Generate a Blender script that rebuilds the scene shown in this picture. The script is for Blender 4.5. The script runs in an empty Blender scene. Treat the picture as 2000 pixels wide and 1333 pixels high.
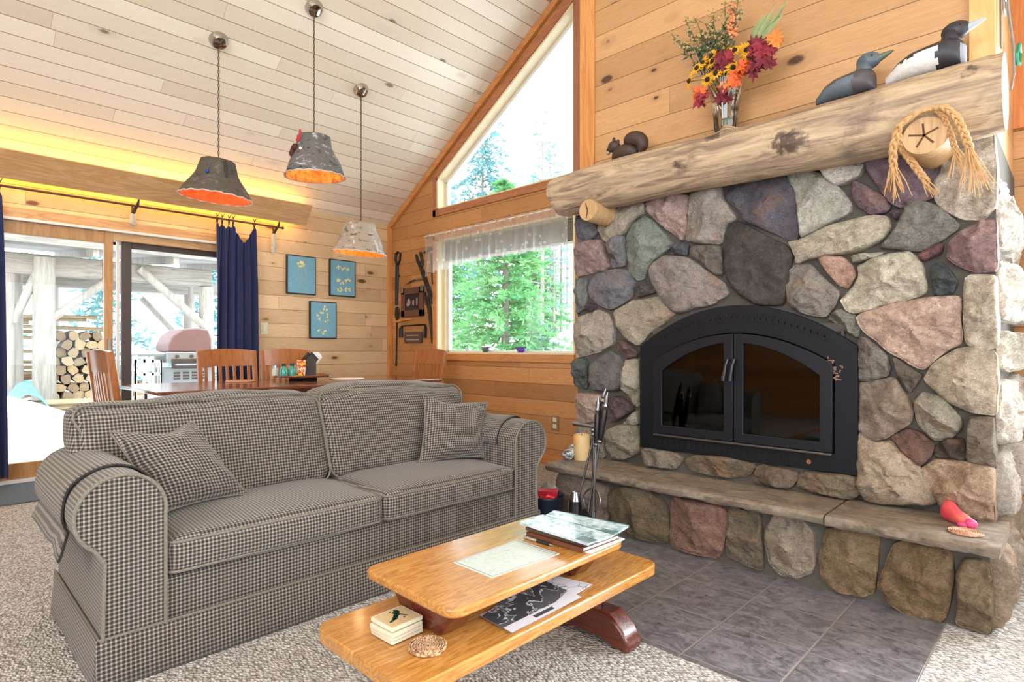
import bpy, bmesh, math, random
from mathutils import Vector, Matrix, noise
PI = math.pi
scn = bpy.context.scene
COL = scn.collection

# ---------------------------------------------------------------- camera
# room axes: x along the gable wall (fireplace wall), y towards it, z up; metres
cam_d = bpy.data.cameras.new('camera'); cam = bpy.data.objects.new('camera', cam_d); COL.objects.link(cam)
cam.location = (0, 0, 1.08); cam.rotation_euler = (PI / 2, 0, math.radians(44.24))
cam_d.sensor_width = 36; cam_d.lens = 1136.5 * 36 / 2000; cam_d.shift_y = 13.8 / 2000; cam_d.clip_start = .05; cam_d.clip_end = 300
scn.camera = cam

# ---------------------------------------------------------------- view, sky
scn.view_settings.view_transform = 'Standard'; scn.view_settings.look = 'None'
scn.view_settings.gamma = 1; scn.view_settings.use_curve_mapping = False
scn.view_settings.exposure = -0.2
world = bpy.data.worlds.new('overcast_sky'); scn.world = world; world.use_nodes = True
bg = world.node_tree.nodes['Background']; bg.inputs[0].default_value = (.86, .93, 1, 1); bg.inputs[1].default_value = 6.5

# ---------------------------------------------------------------- added fill lights behind and beside the camera, gable window daylight, lamps
def area(name, loc, sx, sy, rot, power, col):
    l = bpy.data.lights.new(name, 'AREA'); l.shape = 'RECTANGLE'; l.size = sx; l.size_y = sy; l.energy = power; l.color = col
    o = bpy.data.objects.new(name, l); COL.objects.link(o); o.location = loc; o.rotation_euler = rot; return o
area('rear_fill', (.6, -3.42, 1.55), 4.4, 2.2, (PI / 2, 0, 0), 14, (.93, .97, 1))  # added fill from the unseen rear of the room
area('ceiling_fill', (-.4, -3.3, 3.2), 2.6, 1.6, (PI / 2 + .6, 0, 0), 125, (.95, .97, 1))  # added fill high at the rear, aimed up to brighten the ceiling
area('right_window_fill', (3.42, .6, 1.5), 4.0, 1.9, (PI / 2 + .5, 0, PI / 2), 55, (.93, .97, 1))  # added fill at the right window, tilted up towards the ceiling
area('daylight_gable_window', (1.21, 4.34, 1.75), 2.16, 1.98, (-PI / 2, 0, 0), 430, (.93, .97, 1))
# warm strip light hidden behind the sloping cove board
area('cove_light_up', (-5.955, 1.25, 2.53), .05, 3.2, (PI, math.radians(-14), 0), 15, (1, .50, .07))
area('cove_light_down', (-6.0, 1.25, 2.472), .05, 3.2, (0, math.radians(4), 0), 16, (1, .48, .06))

def point(name, loc, power, col, r=.03):
    l = bpy.data.lights.new(name, 'POINT'); l.energy = power; l.color = col; l.shadow_soft_size = r
    o = bpy.data.objects.new(name, l); COL.objects.link(o); o.location = loc; return o

# ================================================================ node helpers
def srgb(h):
    c = [int(h[i:i + 2], 16) / 255 for i in (0, 2, 4)]
    return tuple((v / 12.92 if v <= .04045 else ((v + .055) / 1.055) ** 2.4) for v in c) + (1,)
class NT:
    def __init__(s, name):
        s.m = bpy.data.materials.new(name); s.m.use_nodes = True; s.t = s.m.node_tree
        s.b = s.t.nodes['Principled BSDF']; s.out = s.t.nodes['Material Output']
    def n(s, typ, **k):
        o = s.t.nodes.new(typ)
        for a, v in k.items(): setattr(o, a, v)
        return o
    def put(s, sock, v):
        if hasattr(v, 'is_output'): s.t.links.new(v, sock)
        elif isinstance(v, (tuple, list)) and len(v) == 3 and sock.type == 'RGBA': sock.default_value = (*v, 1)
        else: sock.default_value = v
    def math(s, op, a, b=0.0, c=None):
        o = s.n('ShaderNodeMath', operation=op); s.put(o.inputs[0], a); s.put(o.inputs[1], b)
        if c is not None: s.put(o.inputs[2], c)
        return o.outputs[0]
    def mix(s, f, a, b, mode='MIX'):
        o = s.n('ShaderNodeMix', data_type='RGBA', blend_type=mode)
        s.put(o.inputs[0], f); s.put(o.inputs[6], a); s.put(o.inputs[7], b); return o.outputs[2]
    def comb(s, x, y, z=0.0):
        o = s.n('ShaderNodeCombineXYZ'); s.put(o.inputs[0], x); s.put(o.inputs[1], y); s.put(o.inputs[2], z); return o.outputs[0]
    def sep(s, v):
        o = s.n('ShaderNodeSeparateXYZ'); s.put(o.inputs[0], v); return o.outputs
    def coord(s, kind='Object'): return s.n('ShaderNodeTexCoord').outputs[kind]
    def mapv(s, v, scale=(1, 1, 1), loc=(0, 0, 0), rot=(0, 0, 0)):
        o = s.n('ShaderNodeMapping'); s.put(o.inputs[0], v); o.inputs[1].default_value = loc; o.inputs[2].default_value = rot; o.inputs[3].default_value = scale; return o.outputs[0]
    def noise(s, v, scale=5, detail=3, rough=.55, dist=0.0, col=False):
        o = s.n('ShaderNodeTexNoise'); s.put(o.inputs['Vector'], v); o.inputs['Scale'].default_value = scale; o.inputs['Detail'].default_value = detail
        o.inputs['Roughness'].default_value = rough; o.inputs['Distortion'].default_value = dist; return o.outputs[1 if col else 0]
    def voro(s, v, scale=5, feature='F1', rand=1.0):
        o = s.n('ShaderNodeTexVoronoi', feature=feature); s.put(o.inputs['Vector'], v); o.inputs['Scale'].default_value = scale; o.inputs['Randomness'].default_value = rand; return o.outputs
    def white(s, v):
        o = s.n('ShaderNodeTexWhiteNoise', noise_dimensions='3D'); s.put(o.inputs['Vector'], v); return o.outputs
    def ramp(s, f, stops, interp='LINEAR'):
        o = s.n('ShaderNodeValToRGB'); s.put(o.inputs[0], f); e = o.color_ramp.elements; o.color_ramp.interpolation = interp
        while len(e) < len(stops): e.new(.5)
        for q, (p, c) in zip(e, stops):
            q.position = p; q.color = srgb(c) if isinstance(c, str) else ((c, c, c, 1) if isinstance(c, (int, float)) else (*c[:3], 1))
        return o.outputs[0]
    def smooth(s, v, a, b):
        o = s.n('ShaderNodeMapRange', interpolation_type='SMOOTHSTEP'); s.put(o.inputs[0], v); s.put(o.inputs[1], a); s.put(o.inputs[2], b); return o.outputs[0]
    def bump(s, h, strength=.3, dist=.01):
        o = s.n('ShaderNodeBump'); s.put(o.inputs['Height'], h); o.inputs['Strength'].default_value = strength; o.inputs['Distance'].default_value = dist
        s.t.links.new(o.outputs[0], s.b.inputs['Normal'])
    def base(s, col=None, rough=.5, metal=0.0, spec=.5):
        if col is not None: s.put(s.b.inputs['Base Color'], srgb(col) if isinstance(col, str) else col)
        s.put(s.b.inputs['Roughness'], rough); s.put(s.b.inputs['Metallic'], metal); s.b.inputs['Specular IOR Level'].default_value = spec
        return s
def plain(name, col, rough=.5, metal=0.0, spec=.5, var=.12, scale=30, bump=0.0):
    """a single colour with a little uneven tone"""
    k = NT(name); c = srgb(col)[:3]; f = k.noise(k.coord(), scale, 3)
    k.base(k.mix(f, tuple(v * (1 - var) for v in c), tuple(min(1, v * (1 + var)) for v in c)), rough, metal, spec)
    if bump: k.bump(f, bump, .005)
    return k.m
def emit(name, col, strength):
    k = NT(name); c = srgb(col); k.base((0, 0, 0, 1)); k.b.inputs['Emission Color'].default_value = c; k.b.inputs['Emission Strength'].default_value = strength; return k.m

def planks(name, ax, width, length, light, dark, knot, gap='3a2412', rough=.45, knots=1.0, ks=2.6, tint=.35, gapw=.022, bump=.35):
    """boards in courses: ax = (board direction, axis across the boards) taken from x, y, z"""
    k = NT(name); p = k.sep(k.coord()); U = p['xyz'.index(ax[0])]; V = p['xyz'.index(ax[1])]
    if ax[1] == 'x': V = k.math('MULTIPLY', V, 1.182)
    v = k.math('DIVIDE', V, width); row = k.math('FLOOR', v); fv = k.math('FRACT', v)
    r1 = k.white(k.comb(row, 3.1, 0))[0]
    u = k.math('ADD', k.math('DIVIDE', U, length), k.math('MULTIPLY', r1, 7.3)); ci = k.math('FLOOR', u); fu = k.math('FRACT', u)
    bid = k.white(k.comb(row, ci, 1.7)); b = bid[0]; b2 = k.sep(bid[1])[1]
    off = k.math('MULTIPLY', b, 37)
    # knots: jittered cells stretched along the board
    kv = k.comb(k.math('MULTIPLY', U, ks), k.math('ADD', k.math('MULTIPLY', v, .93), off), off)
    vo = k.voro(kv, 1.0); d = vo[0]; kr = k.sep(vo[1])
    has = k.math('GREATER_THAN', kr[0], 1 - .5 * knots); rad = k.math('MULTIPLY', k.math('ADD', k.math('MULTIPLY', kr[1], .13), .055), has)
    d2 = k.math('ADD', d, k.math('MULTIPLY', k.math('SUBTRACT', k.noise(k.coord(), 40, 2), .5), .05))
    core = k.math('SUBTRACT', 1.0, k.smooth(d2, k.math('MULTIPLY', rad, .55), k.math('ADD', rad, .012)))
    halo = k.math('MULTIPLY', k.math('SUBTRACT', 1.0, k.smooth(d, rad, k.math('ADD', k.math('MULTIPLY', rad, 2.6), .01))), has)
    # grain: long streaks bending round the knots
    bend = k.math('MULTIPLY', halo, 1.5)
    g = k.noise(k.comb(k.math('ADD', k.math('MULTIPLY', U, 1.1), off), k.math('ADD', k.math('MULTIPLY', v, 2.2), bend), off), 1.6, 4, .6, 1.6)
    ring = k.math('FRACT', k.math('MULTIPLY', g, 7)); ring = k.math('ABSOLUTE', k.math('SUBTRACT', ring, .5))
    fine = k.noise(k.comb(k.math('MULTIPLY', U, 3), k.math('MULTIPLY', V, 160), off), 1, 2)
    t = k.math('ADD', k.math('MULTIPLY', ring, .75), k.math('MULTIPLY', fine, .45))
    col = k.mix(t, srgb(dark)[:3], srgb(light)[:3])
    lo = 1 - tint; col = k.mix(1.0, col, k.mix(b2, (lo, lo * .93, lo * .82), (1.08, 1.06, 1.0)), 'MULTIPLY')
    col = k.mix(k.math('MULTIPLY', halo, .45), col, tuple(c * .75 for c in srgb(dark)[:3]))
    col = k.mix(k.math('MULTIPLY', core, .92), col, srgb(knot)[:3])
    e = k.math('MINIMUM', fv, k.math('SUBTRACT', 1.0, fv)); gv = k.math('SUBTRACT', 1.0, k.smooth(e, gapw * .35, gapw))
    eu = k.math('MULTIPLY', k.math('MINIMUM', fu, k.math('SUBTRACT', 1.0, fu)), length / width); gu = k.math('SUBTRACT', 1.0, k.smooth(eu, .003, .014))
    gr = k.math('MAXIMUM', gv, k.math('MULTIPLY', gu, .7)); col = k.mix(k.math('MULTIPLY', gr, .8), col, srgb(gap)[:3])
    k.base(col, rough, 0, .4); k.bump(k.math('SUBTRACT', k.math('MULTIPLY', t, .12), gr), bump, .006); return k.m
def wood(name, light, dark, ax='x', scale=1.0, rough=.35, spec=.5, rings=6, bump=.1, knots=None, coat=0.0):
    """solid wood, grain along one axis"""
    k = NT(name); p = k.coord(); st = {'x': (1, 9, 9), 'y': (9, 1, 9), 'z': (9, 9, 1)}[ax]
    q = k.mapv(p, tuple(v * scale for v in st)); g = k.noise(q, 1.3, 4, .6, 1.2)
    r = k.math('ABSOLUTE', k.math('SUBTRACT', k.math('FRACT', k.math('MULTIPLY', g, rings)), .5))
    f = k.noise(k.mapv(p, tuple(v * scale * 14 for v in st)), 1, 2)
    t = k.math('ADD', k.math('MULTIPLY', r, 1.2), k.math('MULTIPLY', f, .4)); col = k.mix(t, srgb(dark)[:3], srgb(light)[:3])
    if knots:
        vo = k.voro(k.mapv(p, tuple(v * knots[0] for v in {'x': (1, 1.6, 1.6), 'y': (1.6, 1, 1.6), 'z': (1.6, 1.6, 1)}[ax])), 1)
        has = k.math('GREATER_THAN', k.sep(vo[1])[0], .55)
        c = k.math('MULTIPLY', has, k.math('SUBTRACT', 1.0, k.smooth(vo[0], .05, .12))); col = k.mix(k.math('MULTIPLY', c, .85), col, srgb(knots[1])[:3])
    k.base(col, rough, 0, spec); k.b.inputs['Coat Weight'].default_value = coat; k.b.inputs['Coat Roughness'].default_value = .12
    if bump: k.bump(t, bump, .004)
    return k.m

# ================================================================ mesh helpers
INV = {}
class MB:
    def __init__(s): s.v = []; s.f = []; s.uv = {}; s.mi = []
    def add(s, vs, fs, uvs=None, T=None, m=0):
        b = len(s.v)
        for q in vs: s.v.append(T @ Vector(q) if T else Vector(q))
        for i, f in enumerate(fs):
            if uvs: s.uv[len(s.f)] = [uvs[j] for j in f]
            s.f.append([b + j for j in f]); s.mi.append(m)
        return s
    def box(s, x0, x1, y0, y1, z0, z1, T=None, m=0):
        v = [(x, y, z) for z in (z0, z1) for y in (y0, y1) for x in (x0, x1)]
        return s.add(v, [(0, 2, 3, 1), (4, 5, 7, 6), (0, 1, 5, 4), (2, 6, 7, 3), (0, 4, 6, 2), (1, 3, 7, 5)], T=T, m=m)
    def bar(s, a, b, w, h, up=(0, 0, 1), m=0):
        a = Vector(a); b = Vector(b); d = (b - a).normalized(); u = Vector(up)
        if abs(d.dot(u)) > .98: u = Vector((1, 0, 0))
        r = d.cross(u).normalized() * w / 2; u = r.cross(d).normalized() * h / 2
        v = [a - r - u, a + r - u, a + r + u, a - r + u, b - r - u, b + r - u, b + r + u, b - r + u]
        return s.add(v, [(0, 1, 2, 3), (7, 6, 5, 4), (0, 4, 5, 1), (1, 5, 6, 2), (2, 6, 7, 3), (3, 7, 4, 0)], m=m)
    def tube(s, pts, rad, n=10, cap=True, closed=False, flat=1.0, m=0):
        P = [Vector(p) for p in pts]; N = len(P); R = rad if isinstance(rad, (list, tuple)) else [rad] * N
        ref = None; vs = []
        for i in range(N):
            a = P[(i - 1) % N] if closed or i else P[0]; b = P[(i + 1) % N] if closed or i < N - 1 else P[-1]
            d = (b - a); d = d.normalized() if d.length > 1e-9 else Vector((0, 0, 1))
            if ref is None: ref = d.orthogonal().normalized()
            ref = (ref - d * ref.dot(d)); ref = ref.normalized() if ref.length > 1e-6 else d.orthogonal().normalized()
            q = d.cross(ref)
            for j in range(n):
                t = 2 * PI * j / n; vs.append(P[i] + (ref * math.cos(t) + q * math.sin(t) * flat) * R[i])
        fs = []
        for i in range(N if closed else N - 1):
            k = (i + 1) % N
            for j in range(n): l = (j + 1) % n; fs.append((i * n + j, i * n + l, k * n + l, k * n + j))
        if cap and not closed: fs.append(tuple(range(n - 1, -1, -1))); fs.append(tuple((N - 1) * n + j for j in range(n)))
        return s.add(vs, fs, m=m)
    def cyl(s, a, b, r, r2=None, n=20, m=0): return s.tube([a, b], [r, r if r2 is None else r2], n, m=m)
    def lathe(s, prof, c=(0, 0, 0), n=28, T=None, wob=0.0, seed=0, m=0):
        vs = []; fs = []
        for i, (r, z) in enumerate(prof):
            for j in range(n):
                t = 2 * PI * j / n; k = 1 + wob * noise.noise(Vector((math.cos(t) * 1.5 + seed, math.sin(t) * 1.5, z * 6)))
                vs.append((c[0] + r * k * math.cos(t), c[1] + r * k * math.sin(t), c[2] + z))
        for i in range(len(prof) - 1):
            for j in range(n): l = (j + 1) % n; fs.append((i * n + j, i * n + l, (i + 1) * n + l, (i + 1) * n + j))
        if prof[0][0] > 1e-5 and len(prof) > 1: pass
        return s.add(vs, fs, T=T, m=m)
    def ball(s, c, r, n=14, k=9, T=None, m=0):
        r = r if isinstance(r, (tuple, list)) else (r, r, r); vs = []; fs = []
        for i in range(k + 1):
            p = PI * i / k
            for j in range(n): t = 2 * PI * j / n; vs.append((c[0] + r[0] * math.sin(p) * math.cos(t), c[1] + r[1] * math.sin(p) * math.sin(t), c[2] + r[2] * math.cos(p)))
        for i in range(k):
            for j in range(n): l = (j + 1) % n; fs.append((i * n + j, (i + 1) * n + j, (i + 1) * n + l, i * n + l))
        return s.add(vs, fs, T=T, m=m)
    def prism(s, poly, a, b, ax='z', T=None, m=0):
        """polygon (2-D) pushed from a to b along an axis; (x,y), (x,z) or (y,z)"""
        put = {'z': lambda p, h: (p[0], p[1], h), 'y': lambda p, h: (p[0], h, p[1]), 'x': lambda p, h: (h, p[0], p[1])}[ax]
        n = len(poly); vs = [put(p, a) for p in poly] + [put(p, b) for p in poly]
        fs = [tuple(range(n - 1, -1, -1)), tuple(range(n, 2 * n))] + [(i, (i + 1) % n, n + (i + 1) % n, n + i) for i in range(n)]
        return s.add(vs, fs, T=T, m=m)
    def grid(s, rows, closed=False, uvs=None, T=None, m=0):
        n = len(rows[0]); vs = [p for r in rows for p in r]; fs = []
        for i in range(len(rows) - 1):
            for j in range(n if closed else n - 1): l = (j + 1) % n; fs.append((i * n + j, i * n + l, (i + 1) * n + l, (i + 1) * n + j))
        return s.add(vs, fs, uvs=[u for r in uvs for u in r] if uvs else None, T=T, m=m)
    def rbox(s, c, half, r, seg=10, crown=0.0, crown_side=0.0, wr=0.0, seed=0, T=None, warp=None):
        """soft box: rounded edges, crowned faces, wrinkles"""
        c = Vector(c); hx, hy, hz = half; bm = bmesh.new(); bmesh.ops.create_cube(bm, size=2)
        bmesh.ops.subdivide_edges(bm, edges=bm.edges[:], cuts=seg, use_grid_fill=True)
        for v in bm.verts:
            a = v.co.copy(); p = Vector((a.x * hx, a.y * hy, a.z * hz))
            # push grid lines towards the edges so the rounding is smooth
            q = Vector([math.copysign(h * (1 - (1 - abs(t)) ** 1.35), t) for t, h in zip(a, half)])
            inn = Vector([max(-(h - r), min(h - r, t)) for t, h in zip(q, half)]); d = q - inn
            if d.length > 1e-9: q = inn + d.normalized() * r if d.length > r or True and max(abs(a.x), abs(a.y), abs(a.z)) > .999 else q
            n = (1 - a.x ** 2), (1 - a.y ** 2), (1 - a.z ** 2)
            q.z += crown * n[0] * n[1] * (1 if a.z > 0 else -.3) * abs(a.z) ** 2
            q.x += crown_side * n[1] * n[2] * math.copysign(abs(a.x) ** 2, a.x); q.y += crown_side * n[0] * n[2] * math.copysign(abs(a.y) ** 2, a.y)
            if wr:
                w = noise.noise((q + c) * 5 + Vector((seed, 0, 0))) * wr + noise.noise((q + c) * 13 + Vector((seed, 5, 0))) * wr * .4
                q += a.normalized() * w
            if warp: q = warp(q, a)
            v.co = q + c
        vs = [v.co.copy() for v in bm.verts]; bm.verts.index_update(); fs = [tuple(v.index for v in f.verts) for f in bm.faces]; bm.free()
        return s.add(vs, fs, T=T)
    def build(s, name, mats, parent=None, smooth=True, bevel=0.0, angle=38, uv='box', sub=0, bseg=2, solid=0.0, cols=None):
        me = bpy.data.meshes.new(name); M = INV.get(parent.name, Matrix()) if parent else Matrix()
        me.from_pydata([M @ v for v in s.v], [], s.f)
        for m in (mats if isinstance(mats, (list, tuple)) else [mats]): me.materials.append(m)
        for p, mi in zip(me.polygons, s.mi): p.material_index = mi
        if uv:
            L = me.uv_layers.new(name='UVMap').data
            for p in me.polygons:
                g = s.uv.get(p.index)
                a = max(range(3), key=lambda i: abs(p.normal[i]))
                for t, li in enumerate(p.loop_indices):
                    if g: L[li].uv = g[t]
                    else:
                        co = me.vertices[me.loops[li].vertex_index].co
                        L[li].uv = (co.y, co.z) if a == 0 else ((co.x, co.z) if a == 1 else (co.y, co.x))
        if cols:
            A = me.color_attributes.new('Col', 'FLOAT_COLOR', 'POINT').data
            for i, c in enumerate(cols): A[i].color = c
        me.validate(); me.update()
        b = bmesh.new(); b.from_mesh(me); bmesh.ops.recalc_face_normals(b, faces=b.faces[:]) if solid == 0 and smooth != 'open' else None; b.to_mesh(me); b.free()
        if smooth:
            for p in me.polygons: p.use_smooth = True
            if angle: me.set_sharp_from_angle(angle=math.radians(angle))
        o = bpy.data.objects.new(name, me); COL.objects.link(o)
        if parent: o.parent = parent; INV[o.name] = M
        if bevel: q = o.modifiers.new('bevel', 'BEVEL'); q.width = bevel; q.segments = bseg; q.limit_method = 'ANGLE'; q.angle_limit = math.radians(40); q.harden_normals = False
        if solid: q = o.modifiers.new('solid', 'SOLIDIFY'); q.thickness = solid; q.offset = 0
        if sub: q = o.modifiers.new('sub', 'SUBSURF'); q.levels = q.render_levels = sub
        return o
def thing(name, label, cat, loc=(0, 0, 0), rz=0.0, group=None):
    o = bpy.data.objects.new(name, None); COL.objects.link(o); o.empty_display_size = .1; o.location = loc; o.rotation_euler = (0, 0, rz)
    o['label'] = label; o['category'] = cat
    if group: o['group'] = group
    INV[o.name] = (Matrix.Translation(loc) @ Matrix.Rotation(rz, 4, 'Z')).inverted(); return o
def tag(o, label, cat, group=None):
    o['label'] = label; o['category'] = cat
    if group: o['group'] = group
    return o
def struct(o): o['kind'] = 'structure'; return o
def dup(root, loc, rz=0.0, label=None, group=None, scale=None):
    r = root.copy(); COL.objects.link(r); r.location = loc; r.rotation_euler = (0, 0, rz)
    if scale: r.scale = (scale, scale, scale) if isinstance(scale, (int, float)) else scale
    if label: r['label'] = label
    if group: r['group'] = group
    for ch in list(root.children):
        c = ch.copy(); COL.objects.link(c); c.parent = r
        for g in list(ch.children): d = g.copy(); COL.objects.link(d); d.parent = c
    return r
def arc(c, r, a0, a1, n): return [(c[0] + r * math.cos(a0 + (a1 - a0) * i / n), c[1] + r * math.sin(a0 + (a1 - a0) * i / n)) for i in range(n + 1)]
def rrect(x0, x1, y0, y1, r, n=6):
    return arc((x1 - r, y1 - r), r, 0, PI / 2, n) + arc((x0 + r, y1 - r), r, PI / 2, PI, n) + arc((x0 + r, y0 + r), r, PI, 1.5 * PI, n) + arc((x1 - r, y0 + r), r, 1.5 * PI, 2 * PI, n)
def lerp(a, b, t): return a + (b - a) * t
def smooth_path(pts, rad, k=5):
    """Catmull-Rom through points and radii"""
    P = [Vector((*p, r)) for p, r in zip(pts, rad)]; P = [P[0]] + P + [P[-1]]; out = []
    for i in range(1, len(P) - 2):
        a, b, c, d = P[i - 1:i + 3]
        for q in range(k): t = q / k; out.append(.5 * (2 * b + (c - a) * t + (2 * a - 5 * b + 4 * c - d) * t * t + (3 * b - a - 3 * c + d) * t ** 3))
    out.append(P[-2]); return [tuple(o[:3]) for o in out], [max(.0008, o[3]) for o in out]
# ================================================================ materials
M = {}
M['wall_left'] = planks('pine_boards_left', 'yz', .149, 1.5, 'ecdabc', 'd6b286', '5a3622', knots=.85, rough=.42, tint=.22, gapw=.02)
M['wall_back'] = planks('pine_boards_gable', 'xz', .149, 1.3, 'd9a774', 'b27b4a', '3c1e10', knots=.95, rough=.38, tint=.3, gapw=.02)
M['wall_chase'] = planks('pine_boards_chimney', 'xz', .165, 3.0, 'cfa67a', 'b4885e', '42241a', knots=1.5, rough=.38, tint=.22, gapw=.015, ks=3.0)
M['ceiling'] = planks('pale_ceiling_boards', 'yx', .132, 3.0, 'f5f1e8', 'e9e2d4', '8a6a50', gap='7b5536', knots=.4, rough=.5, tint=.12, gapw=.03, ks=3.2, bump=.5)
M['trim'] = wood('pine_trim', 'dc9c5a', 'b8703a', 'z', 1.2, .4, rings=4)
M['trim_x'] = wood('pine_trim_lengthwise', 'd99a5a', 'b4703c', 'x', 1.2, .4, rings=4)
M['trim_y'] = wood('cove_board_pine', 'd8b284', 'b98a58', 'y', 1.0, .45, rings=5, knots=(2.6, '4a2c1c'))
M['pale'] = wood('pale_jamb_wood', 'f0e4c4', 'e2d0a4', 'z', 1.2, .4, rings=3)
M['white_track'] = plain('white_track', 'dfe2e4', .35)
M['dark_frame'] = plain('dark_brown_frame', '4a403e', .45)
M['vinyl'] = plain('white_vinyl', 'e6e6e2', .35)

def carpet():
    k = NT('berber_carpet'); p = k.coord(); v = k.mapv(p, (62, 105, 60), rot=(0, 0, .5)); vo = k.voro(k.mapv(k.n('ShaderNodeVectorMath', operation='ADD').outputs[0] if False else v, (1, 1, 0)), 1.0, rand=.75)
    tone = k.sep(vo[1])[0]; big = k.noise(p, 1.7, 3); c = k.ramp(tone, [(0, 'aaa4a0'), (.45, 'c9c5c2'), (1, 'e4e1de')])
    c = k.mix(k.math('MULTIPLY', big, .3), c, tuple(srgb('a3978e')[:3])); dk = k.smooth(vo[0], .4, .8); c = k.mix(k.math('MULTIPLY', dk, .55), c, srgb('6a625e')[:3])
    k.base(c, .95, 0, .1); k.bump(k.math('SUBTRACT', 1.0, k.math('MULTIPLY', vo[0], vo[0])), .9, .012); return k.m
M['carpet'] = carpet()
def tiles():
    k = NT('slate_grey_tiles'); p = k.coord(); s = k.sep(p)
    u = k.math('DIVIDE', k.math('ADD', s[0], .37), .315); v = k.math('DIVIDE', k.math('SUBTRACT', s[1], 2.205), .32)
    fu = k.math('FRACT', u); fv = k.math('FRACT', v); e = k.math('MINIMUM', k.math('MINIMUM', fu, k.math('SUBTRACT', 1.0, fu)), k.math('MINIMUM', fv, k.math('SUBTRACT', 1.0, fv)))
    g = k.math('SUBTRACT', 1.0, k.smooth(e, .009, .016)); idn = k.white(k.comb(k.math('FLOOR', u), k.math('FLOOR', v), 0))[0]
    q = k.n('ShaderNodeVectorMath', operation='ADD'); k.put(q.inputs[0], p); k.put(q.inputs[1], k.comb(k.math('MULTIPLY', idn, 9), 0, 0)); q = q.outputs[0]
    n1 = k.noise(k.mapv(q, (1, 1.6, 1)), 9, 6, .65, 1.6); n2 = k.noise(q, 42, 4, .6, .8)
    c = k.ramp(k.math('ADD', k.math('MULTIPLY', n1, .65), k.math('MULTIPLY', n2, .35)), [(.3, '3a3739'), (.44, '615d61'), (.56, '7d797e'), (.74, '9f9898')])
    c = k.mix(k.math('MULTIPLY', idn, .2), c, srgb('6e6a78')[:3]); c = k.mix(g, c, srgb('857f7a')[:3])
    k.base(c, k.math('ADD', .18, k.math('MULTIPLY', n2, .3)), 0, .5); k.bump(k.math('SUBTRACT', k.math('MULTIPLY', n1, .5), g), .4, .006); return k.m
M['tiles'] = tiles()
def glass(name, tint=(1, 1, 1), ior=1.45, rough=.0):
    k = NT(name); k.t.nodes.remove(k.b); tr = k.n('ShaderNodeBsdfTransparent'); tr.inputs[0].default_value = (*tint, 1); gl = k.n('ShaderNodeBsdfGlossy'); gl.inputs['Roughness'].default_value = rough
    fr = k.n('ShaderNodeFresnel'); fr.inputs[0].default_value = ior; mx = k.n('ShaderNodeMixShader')
    L = k.t.links; L.new(fr.outputs[0], mx.inputs[0]); L.new(tr.outputs[0], mx.inputs[1]); L.new(gl.outputs[0], mx.inputs[2]); L.new(mx.outputs[0], k.out.inputs[0]); return k.m
M['pane'] = glass('window_glass', (.97, .99, .98), 1.2)
M['door_glass'] = glass('smoked_fire_glass', (.36, .33, .3), 1.5, .03)
M['vase_glass'] = glass('clear_ribbed_glass', (.9, .92, .9), 1.6, .05)

# ================================================================ the room
RID = -1.3
def zc(x): return 2.596 + .63 * (min(x, 2 * RID - x) + 6.078)
YW, XW = 4.09, -6.078
f_ = MB(); f_.box(-6.3, 3.6, -3.6, 4.3, -.12, 0); o = struct(f_.build('floor', M['carpet'], smooth=False))
t_ = MB(); t_.box(-2.26, -.37, 1.865, 2.84, -.02, .004); struct(t_.build('floor_tile', M['tiles'], smooth=False))
w = MB()
w.box(-6.24, XW, -3.5, .25, 0, 2.66); w.box(-6.24, XW, 2.36, 4.25, 0, 2.66); w.box(-6.24, XW, .25, 2.36, 2.11, 2.66)
struct(w.build('wall_left', M['wall_left'], smooth=False))
# gable wall with the two windows on the left of the chimney and one on its right
w = MB(); A, B = -5.16, -3.2
zt = lambda x: 2.978 + .61 * (x + 5.16)
y0, y1 = YW, 4.25
w.prism([(XW, 0), (A, 0), (A, zc(A) + .02), (XW, zc(XW) + .02)], y0, y1, 'y')
w.prism([(A, 0), (B, 0), (B, 1.02), (A, 1.02)], y0, y1, 'y')
w.prism([(A, 2.29), (B, 2.29), (B, 2.63), (A, 2.63)], y0, y1, 'y')
w.prism([(A, zt(A)), (B, zt(B)), (B, zc(B) + .02), (A, zc(A) + .02)], y0, y1, 'y')
w.prism([(B, 0), (.12, 0), (.12, zc(.12) + .02), (RID, zc(RID) + .02), (B, zc(B) + .02)], y0, y1, 'y')
w.prism([(.12, 0), (2.3, 0), (2.3, .75), (.12, .75)], y0, y1, 'y')
w.prism([(.12, 2.75), (2.3, 2.75), (2.3, zc(2.3) + .02), (.12, zc(.12) + .02)], y0, y1, 'y')
w.prism([(2.3, 0), (3.5, 0), (3.5, zc(3.5) + .02), (2.3, zc(2.3) + .02)], y0, y1, 'y')
struct(w.build('wall_back', M['wall_back'], smooth=False))
w = MB(); w.box(3.5, 3.62, -3.5, -1.4, 0, 2.7); w.box(3.5, 3.62, 2.6, 4.25, 0, 2.7); w.box(3.5, 3.62, -1.4, 2.6, 0, .5); w.box(3.5, 3.62, -1.4, 2.6, 2.45, 2.7)
struct(w.build('wall_right', M['wall_left'], smooth=False))
w = MB(); y0, y1 = -3.62, -3.5
w.prism([(-6.24, 0), (-1.7, 0), (-1.7, zc(-1.7)), (-6.24, 2.5)], y0, y1, 'y'); w.prism([(-1.7, 2.25), (2.9, 2.25), (2.9, 2.5), (-1.7, 2.5)], y0, y1, 'y'); w.prism([(.4, .4), (.9, .4), (.9, 2.25), (.4, 2.25)], y0, y1, 'y'); w.prism([(2.9, 0), (3.6, 0), (3.6, 2.5), (2.9, zc(2.9))], y0, y1, 'y')
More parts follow.
